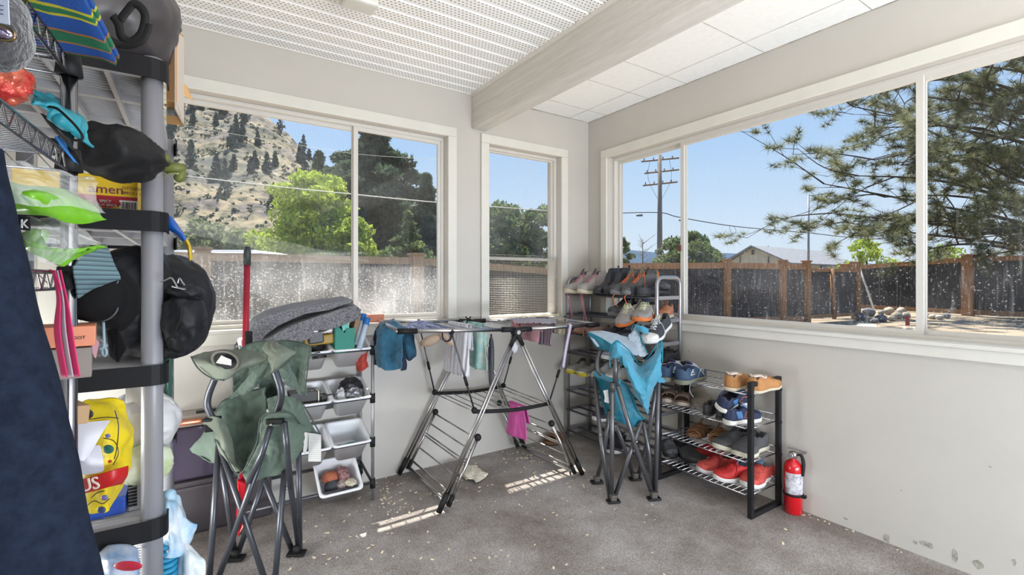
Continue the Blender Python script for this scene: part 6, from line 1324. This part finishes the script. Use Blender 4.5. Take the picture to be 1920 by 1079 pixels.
lumpy(P(308,302,D=1.36),(.018,.02,.022),amp=.05,crease=0,nu=20,nv=14).build('strap_lobe',ol,t); lumpy(P(326,316,D=1.34),(.030,.018,.016),amp=.05,crease=0,seed=2,nu=22,nv=14,rot=(0,-.15,0)).build('eye_cup',ol,t); lumpy(P(338,330,D=1.35),(.014,.014,.020),amp=.06,crease=0,seed=3,nu=20,nv=14,rot=(0,.4,0)).build('eye_cup',ol,t)
MB().ball(P(315,310,D=1.322),(.008,.003,.007)).build('button',blackp,t); MB().tube(spline([P(305,333,D=1.33),P(318,326,D=1.32),P(334,326,D=1.32)],5),.0025,6).build('rim_edge',mat('pale_olive',(.35,.38,.18),.5),t)
t=thing('blue_yellow_cloth','shiny blue cloth with a yellow tail hanging from the second resin shelf','cloth',P(355,488,D=1.35))
pnet([[(309,404,1.36),(316,404,1.36),(322,408,1.36)],[(312,425,1.34),(324,424,1.34),(336,426,1.36)],[(326,438,1.34),(340,440,1.33),(347,444,1.36)],[(345,454,1.34),(348,450,1.33),(350,448,1.36)]],nu=20,nv=20,amp=.003,fs=30).build('blue_panel',mat('royal_blue_satin',(.01,.10,.45),.3),t,thick=.003)
pnet([[(344,453,1.345),(348,448,1.335),(350,446,1.36)],[(352,466,1.35),(355,462,1.34),(358,462,1.36)],[(355,488,1.35),(357,489,1.35),(360,486,1.36)]],nu=14,nv=20,amp=.002,fs=30).build('yellow_tail',mat('mustard_satin',(.60,.42,.02),.4),t,thick=.003)
# plastic bags with green contents between the wire shelves
film=bpy.data.materials.new('clear_film'); nt,p=nodes(film); p.inputs['Base Color'].default_value=(.85,.88,.88,1); p.inputs['Roughness'].default_value=.06; p.inputs['Alpha'].default_value=.30; p.inputs['Specular IOR Level'].default_value=1.0
grn=mat('leaf_green_film',(.15,.42,.015),.25,var=.3,vs=9)
def bagset(label,filmrows,fillrows,seed,grp):
    t=thing('plastic_bag',label,'plastic bag',P(100,440 if seed>2 else 380,D=.70),grp)
    pnet(fillrows,nu=46,nv=30,amp=.0035,fs=12,seed=seed,crease=1).build('green_wrap',grn,t,thick=.006)
    pnet(filmrows,nu=90,nv=60,amp=.008,fs=20,seed=seed+1,crease=1).build('clear_wrap',film,t)
bagset('clear plastic bag with a bright green layer, the upper one below the wire shelf',
 [[(2,300,.66),(50,300,.68),(110,315,.74),(165,330,.80)],[(8,315,.60),(60,322,.62),(120,330,.70),(186,336,.76)],[(14,350,.58),(70,360,.60),(130,362,.66),(189,368,.74)],[(20,380,.58),(80,385,.60),(140,385,.66),(206,398,.74)]],
 [[(10,342,.62),(50,348,.62),(90,352,.66),(130,362,.72)],[(18,362,.59),(70,362,.60),(120,370,.66),(180,388,.74)],[(26,390,.60),(75,392,.61),(125,400,.66),(190,405,.73)],[(30,402,.62),(85,405,.63),(140,420,.68),(200,412,.74)]],1,'clear bags with green contents')
bagset('clear bag with green wrap and a black sticker, directly above the wire truss',
 [[(28,402,.66),(70,402,.67),(110,408,.72),(145,420,.76)],[(34,425,.62),(80,420,.62),(130,428,.70),(185,452,.78)],[(44,460,.61),(90,455,.61),(140,468,.68),(180,462,.76)],[(52,492,.62),(85,494,.63),(120,500,.68),(150,488,.74)]],
 [[(36,440,.64),(60,430,.65),(90,432,.69)],[(42,465,.63),(70,462,.63),(100,470,.67)],[(120,500,.69),(150,480,.72),(200,463,.76)]],5,'clear bags with green contents')
t=bpy.data.objects['plastic_bag.001']
MB().poly([P(30,405,D=.605),P(56,407,D=.61),P(56,433,D=.61),P(33,431,D=.605)],DV*.001).build('black_sticker',blackp,t)
text('lettering','K',.016,P(38,428,D=.603),RV,UV,mat('sticker_grey',(.6,.6,.6),.5),t)
# striped grey-teal umbrella, black visor pouches
soft('teal_umbrella','folded grey-teal pinstriped umbrella hanging behind the lower clear bag','umbrella',[[(140,500,.86),(165,468,.92),(196,458,1.0)],[(142,520,.86),(172,498,.90),(212,490,.98)],[(145,540,.88),(182,524,.92),(224,516,.98)],[(148,560,.90),(180,540,.94),(223,528,.99)]],striped('teal_pinstripe',[(.12,.20,.23),(.15,.25,.28),(.06,.10,.12)],2,.003),amp=.004,fs=16)
neo=mat('black_neoprene',(.007,.007,.008),.8,spec=.15)
t=thing('black_pouch','rounded black neoprene pouch hanging in front of the backpack','pouch',P(180,602,D=.98))
lumpy(P(183,556,D=.98),(.052,.045,.052),amp=.04,crease=0,seed=3,nu=40,nv=28,sq=.9).build('front_flap',neo,t); lumpy(P(215,562,D=1.04),(.045,.05,.070),amp=.05,crease=0,seed=4,nu=40,nv=28).build('body',neo,t)
MB().tube(spline([P(a,b_,D=.975) for a,b_ in ((222,527),(219,535),(222,560),(218,585),(200,600),(178,603))],6),.0016,5).build('edge_piping',mat('grey_piping',(.12,.12,.13),.6),t)
t=thing('tied_cord','knotted pale blue cord with a black tag dangling over the third shelf','cord',P(195,665,D=1.0))
cdm=mat('pale_blue_cord',(.25,.36,.42),.8)
MB().tube(spline([P(a,b_,D=1.0) for a,b_ in ((170,606),(178,632),(186,648),(196,652),(200,662),(196,668),(192,658),(200,648))],6),.0025,6).build('cord',cdm,t); MB().tube(spline([P(a,b_,D=.995) for a,b_ in ((194,604),(195,630),(195,650),(188,655))],6),.0025,6).build('cord',cdm,t)
MB().poly([P(200,618,D=1.02),P(222,620,D=1.02),P(235,655,D=1.03),P(220,680,D=1.03),P(205,668,D=1.02)],DV*.004).build('tag',neo,t)
# backpack on the third shelf
t=thing('black_backpack','bulging black backpack with zip pockets overhanging the right side of the third resin shelf','backpack',(-2.68,-.95,.963))
bpm=mat('backpack_nylon',(.010,.011,.015),.5,spec=.3,var=.25,vs=14,bump=.15,bs=60)
lumpy(P(300,575,D=1.46),(.135,.15,.145),amp=.09,fs=3.2,seed=31,nu=80,nv=56,sq=.85).build('main_body',bpm,t)
lumpy(P(255,560,D=1.36),(.10,.09,.135),amp=.09,fs=3.5,seed=33,nu=60,nv=44,sq=.85).build('side_pocket',bpm,t)
lumpy(P(345,600,D=1.34),(.048,.06,.085),amp=.14,fs=4,seed=35,nu=50,nv=40).build('front_pocket',bpm,t)
lumpy(P(350,548,D=1.33),(.040,.04,.022),rot=(0,.25,0),amp=.16,fs=4,seed=36,nu=40,nv=28).build('top_pocket',bpm,t)
zm=mat('zip_silver',(.45,.45,.47),.3,.9)
for pts in (((300,530),(312,525),(322,522),(333,540)),((333,532),(336,522),(342,530),(346,535)),((322,537),(335,540),(348,543))): MB().tube(spline([P(a,b_,D=1.262) for a,b_ in pts],5),.0022,5).build('zip_pull',zm,t)
MB().tube(spline([P(a,b_,D=1.27) for a,b_ in ((340,575),(338,600),(325,625),(312,640))],5),.003,5).build('seam',blackp,t)
soft('dark_strap','black webbing strap with a metal end hanging below the backpack','strap',[[(308,650,1.32),(322,652,1.32)],[(307,662,1.31),(320,664,1.32)],[(310,672,1.31),(317,672,1.31)]],blackp,amp=.002)
# pink ribbon with a pale centre
t=thing('pink_ribbon','hot pink ribbon with a pale centre stripe hanging from the wire rack','ribbon',P(125,708,D=.80))
pk_=mat('hot_pink',(.72,.03,.16),.6); pl=mat('pale_mauve',(.50,.42,.48),.6)
def rib(x): return [[(x(0,0),508,.80),(x(1,0),508,.80)],[(x(0,1),560,.79),(x(1,1),560,.80)],[(x(0,2),625,.78),(x(1,2),625,.79)],[(x(0,3),708,.78),(x(1,3),704,.79)]]
L0=[100,108,102,116]; R0=[116,127,137,151]
MB().tube(spline([P(94,506,D=.80),P(108,520,D=.79),P(116,545,D=.79)],5),.0025,5,flat=.3).build('ribbon_loop',pk_,t)
for a,b_,m_ in ((0,.34,pk_),(.36,.64,pl),(.66,1,pk_)):
    rows=[[(L0[i]+(R0[i]-L0[i])*a,y,.795),(L0[i]+(R0[i]-L0[i])*b_,y-2*b_,.79)] for i,y in enumerate((508,560,625,708))]
    pnet(rows,nu=5,nv=24,amp=.002,fs=10).build('stripe',m_,t,thick=.0012)
# boxes on the third level near the chrome post
t=thing('peach_box','flat peach carton with small dark print behind the pink ribbon','box',P(130,672,D=.95))
pch=mat('peach_card',(.62,.22,.12),.5); 
yv=(DV-RV*.85).normalized(); xv=(RV+DV*.85).normalized()
M_=Matrix.Translation(P(80,655,D=.86))@Matrix((xv,yv,UV)).transposed().to_4x4()
MB().box((-.03,0,0),(.072,.10,.038),M_).build('carton_body',pch,t,bevel=.002); MB().poly([P(173,632,D=.945),P(184,642,D=.99),P(178,672,D=.985),P(170,655,D=.94)],DV*.003).build('pink_end_flap',mat('pink_card',(.70,.36,.42),.5),t)
text('lettering','N : DOT',.008,M_@Vector((.028,-.0012,.014)),xv,UV,mat('ink_dark',(.05,.02,.02),.6),t)
o_=MB().box((-.03,.006,-.060),(.066,.10,-.003),M_).build('grey_carton',mat('grey_card',(.22,.19,.17),.7,var=.1,vs=10),bevel=.002); tag(o_,'grey-brown carton stacked directly beneath the peach carton','box')
o_=MB().cbox(P(125,775,D=.92),(.05,.07,.035),(0,.1,.4)).build('kraft_parcel',mat('kraft_tan',(.40,.26,.14),.8),bevel=.002); tag(o_,'small kraft parcel beside the yellow shopping bag','box')
# green garment hanging at the right of the third shelf
soft('green_garment','satin bottle green garment hanging behind the shelf post beside the wall','clothing',[[(303,655,1.50),(314,652,1.50),(326,655,1.52)],[(302,700,1.48),(314,700,1.47),(325,700,1.50)],[(302,745,1.48),(313,748,1.47),(324,740,1.50)],[(304,765,1.49),(312,762,1.49),(320,756,1.5)]],mat('bottle_green',(.04,.12,.09),.4,var=.3,vs=9),amp=.006,fs=14,crease=1)
# shelf 4
t=thing('yellow_shopping_bag','bright yellow printed shopping bag with a red band on the fourth resin shelf','shopping bag',(-2.86,-1.12,.551))
yb=mat('bag_yellow',(.72,.55,.012),.4,var=.12,vs=10)
pnet([[(140,765,1.14),(165,750,1.18),(205,746,1.22),(232,752,1.24)],[(142,820,1.12),(170,812,1.12),(210,805,1.14),(250,812,1.22)],[(144,880,1.12),(170,878,1.11),(210,872,1.13),(246,868,1.20)],[(148,930,1.13),(175,930,1.12),(205,925,1.13),(232,910,1.20)],[(152,968,1.14),(178,964,1.14),(205,958,1.15),(218,935,1.20)]],nu=56,nv=56,amp=.010,fs=11,seed=3,crease=1).build('bag_body',yb,t,thick=.01)
rd=mat('bag_red',(.45,.01,.012),.4)
pnet([[(144,902,1.098),(180,892,1.092),(212,882,1.10),(240,874,1.135)],[(147,918,1.10),(180,909,1.093),(212,900,1.10),(238,892,1.135)],[(150,928,1.105),(180,920,1.097),(208,912,1.105),(228,908,1.14)]],nu=30,nv=14).build('red_band',rd,t,thick=.003)
text('lettering','US',.040,P(151,924,D=1.08),RV+UV*.22,UV,mat('letter_cream',(.75,.70,.60),.5),t,ext=.001)
for (a,b_,r_,m_) in ((164,777,.014,mat('mark_dark',(.03,.02,.02),.5)),(164,777,.0095,mat('mark_maroon',(.22,.02,.02),.4)),(203,843,.013,mat('mark_teal',(.02,.14,.10),.5)),(196,934,.008,mat('mark_violet',(.16,.14,.35),.5)),(190,957,.010,mat('mark_navy',(.03,.05,.12),.4)),(202,818,.006,mat('mark_violet',(.1,.1,.3))),(206,866,.004,rd)):
    MB().ball(P(a,b_,D=1.098-(.003 if r_==.011 else 0)),(r_,.004,r_*.8),16,8,M=Matrix((RV,DV,UV)).transposed()).build('round_print',m_,t)
mb=MB()
for pts in (((215,770),(222,800),(219,840),(214,862)),((193,822),(214,828),(222,850),(212,872)),((150,790),(175,786),(200,783),(222,785)),((162,950),(176,940),(192,945),(205,936)),((170,935),(182,925),(196,921))): mb.tube(spline([P(a,b_,D=1.094) for a,b_ in pts],6),.0011,4)
mb.build('printed_outline',mat('mark_dark',(.03,.02,.02)),t)
ppr=mat('white_paper',(.62,.62,.70),.6,var=.05,vs=8)
soft('white_envelope','creased white paper sheet in front of the yellow bag, uppermost','paper',[[(122,800,.98),(160,793,1.0),(207,789,1.03)],[(128,830,.97),(160,822,.98),(190,815,1.0)],[(132,860,.97),(150,864,.97),(160,866,.98)]],ppr,amp=.002,fs=10,thick=.002)
soft('white_packet','soft white packet beneath the creased paper sheet','packet',[[(130,842,1.0),(160,840,1.0),(185,838,1.02)],[(134,868,.99),(165,866,.98),(192,866,1.0)],[(140,878,1.0),(168,880,1.0),(195,876,1.02)],[(144,888,1.02),(170,886,1.02),(190,882,1.04)]],ppr,amp=.003,fs=10,thick=.008)
lump('white_plastic_bag','translucent white bag bulging beyond the shelf post on the fourth shelf','plastic bag',P(268,790,D=1.42),(.085,.10,.085),mat('milky_film',(.60,.60,.62),.35,var=.08,vs=8),amp=.12,fs=3,seed=41,nu=60,nv=40)
soft('white_flap','flat white card standing beside the shelf post above the milky bag','card',[[(235,730,1.36),(262,722,1.38),(290,738,1.40)],[(238,760,1.35),(275,758,1.36),(326,757,1.44)],[(246,785,1.35),(280,790,1.36),(318,795,1.44)]],mat('off_white_card',(.62,.60,.57),.6),amp=.002,fs=6)
lump('green_packet','pale green and white packet behind the post on the fourth shelf','packet',P(272,870,D=1.36),(.060,.05,.052),mat('pale_green_pack',(.42,.52,.24),.5,col2=(.62,.64,.56),vs=16),amp=.14,fs=3.5,seed=43)
o_=MB().box((-2.95,-1.15,.551),(-2.765,-.98,.600)).build('blue_box',mat('royal_blue_plastic',(.015,.06,.33),.35,var=.2,vs=6),bevel=.006); tag(o_,'royal blue plastic case lying on the fourth shelf below the yellow bag','case')
t=thing('white_comb_rack','white toothed plastic holder beside the blue case','holder',(-2.73,-1.06,.551)); MB().box((-2.762,-1.14,.551),(-2.728,-.96,.64)).build('body',resin,t,bevel=.004)
mb=MB()
for k in range(9): mb.box((-2.7615,-1.146,.566+k*.009),(-2.742,-1.139,.5705+k*.009))
mb.build('teeth',blackp,t)
# blue and white packages on the floor and the lowest shelf
bw=mat('aqua_pack',(.02,.34,.62),.3,col2=(.75,.80,.85),vs=7)
t=thing('nappy_pack','opened aqua and white nappy pack bulging out from the lowest resin shelf','package',P(320,1085,D=1.42))
pnet([[(290,925,1.42),(310,918,1.40),(336,922,1.42),(346,945,1.46)],[(288,960,1.38),(312,950,1.34),(340,955,1.38),(362,975,1.44)],[(290,1000,1.36),(316,995,1.33),(345,1000,1.38),(372,985,1.43)],[(292,1040,1.35),(316,1050,1.33),(350,1040,1.38),(358,1020,1.42)]],nu=44,nv=44,amp=.014,fs=10,seed=5,crease=1).build('wrapper',bw,t,thick=.004)
pnet([[(340,1000,1.40),(352,1012,1.40),(372,1030,1.42)],[(330,1040,1.38),(356,1050,1.36),(388,1050,1.40)],[(325,1080,1.38),(350,1092,1.36),(384,1085,1.38)]],nu=30,nv=30,amp=.010,fs=12,seed=6,crease=1).build('torn_film',mat('white_film',(.70,.76,.80),.25),t,thick=.003)
for k in range(7):
    lumpy(P(305,1012+k*11,D=1.385),(.040,.07,.0095),amp=.04,crease=0,seed=k,nu=22,nv=10,sq=.6).build('folded_nappy',mat('cyan_nappy',(.02,.26,.45),.6,var=.2,vs=10),t)
t=thing('white_blue_pack','white and blue printed pack with a red mark on the lowest shelf','package',P(215,1100,D=1.2))
pnet([[(178,1035,1.24),(205,1024,1.22),(240,1022,1.24),(262,1025,1.28)],[(176,1058,1.18),(205,1052,1.15),(240,1050,1.18),(264,1052,1.24)],[(176,1110,1.18),(210,1112,1.16),(240,1110,1.18),(264,1110,1.24)]],nu=36,nv=30,amp=.008,fs=10,seed=7,crease=1).build('wrapper',mat('white_blue_pack',(.70,.70,.70),.4,col2=(.05,.25,.6),vs=6),t,thick=.004)
mb=MB(); mb.ball(P(240,1062,D=1.145),(.035,.005,.012),18,8,M=Matrix((RV,DV,UV)).transposed()); mb.build('red_print',mat('pack_red',(.5,.02,.05),.4),t)
# ================================================================ dry petals scattered on the carpet
pet=mat('dry_petal',(.80,.70,.50),.8)
mb=MB(); mb.add([V3(.0065*math.cos(a*PI/4)*(1.25 if a%4==0 else 1),.0042*math.sin(a*PI/4),.0012*math.cos(a*PI/2)) for a in range(8)],[tuple(range(8))])
me=bpy.data.meshes.new('dry_petal'); me.from_pydata([v for v in mb.v],[],mb.f); me.materials.append(pet)
rnd=random.Random(12)
def drop(px,py):
    q=P(px,py,z=.004)
    if q.y>-.01 or q.x>-.01: return
    o_=bpy.data.objects.new('dry_petal',me); COL.objects.link(o_); md=o_.modifiers.new('thick','SOLIDIFY'); md.thickness=.0012
    s=.65+.6*rnd.random(); o_.scale=(s,s,s); o_.location=(q.x,q.y,.003+.002*rnd.random()); o_.rotation_euler=(rnd.uniform(-.25,.25),rnd.uniform(-.25,.25),rnd.random()*6.28)
    tag(o_,'tiny pale dry petal fallen on the grey carpet','petal','dry petals scattered on the carpet')
for (cx_,cy_,sx_,sy_,n) in ((738,930,26,16,66),(985,856,24,12,62),(860,925,50,16,26),(1060,905,40,12,26),(700,1000,60,30,22),(1000,875,60,16,22),(640,985,60,28,14),(1140,990,80,40,14),(1500,980,60,30,8),(900,1040,160,20,14),(1060,950,40,20,10),(560,1060,40,12,6)):
    for _ in range(n): drop(rnd.gauss(cx_,sx_),rnd.gauss(cy_,sy_))
for (px,py) in ((1508,966),(1520,971),(1534,975),(1546,978),(1555,983),(1588,993),(1600,997),(1682,1031),(1690,1036)): drop(px,py)
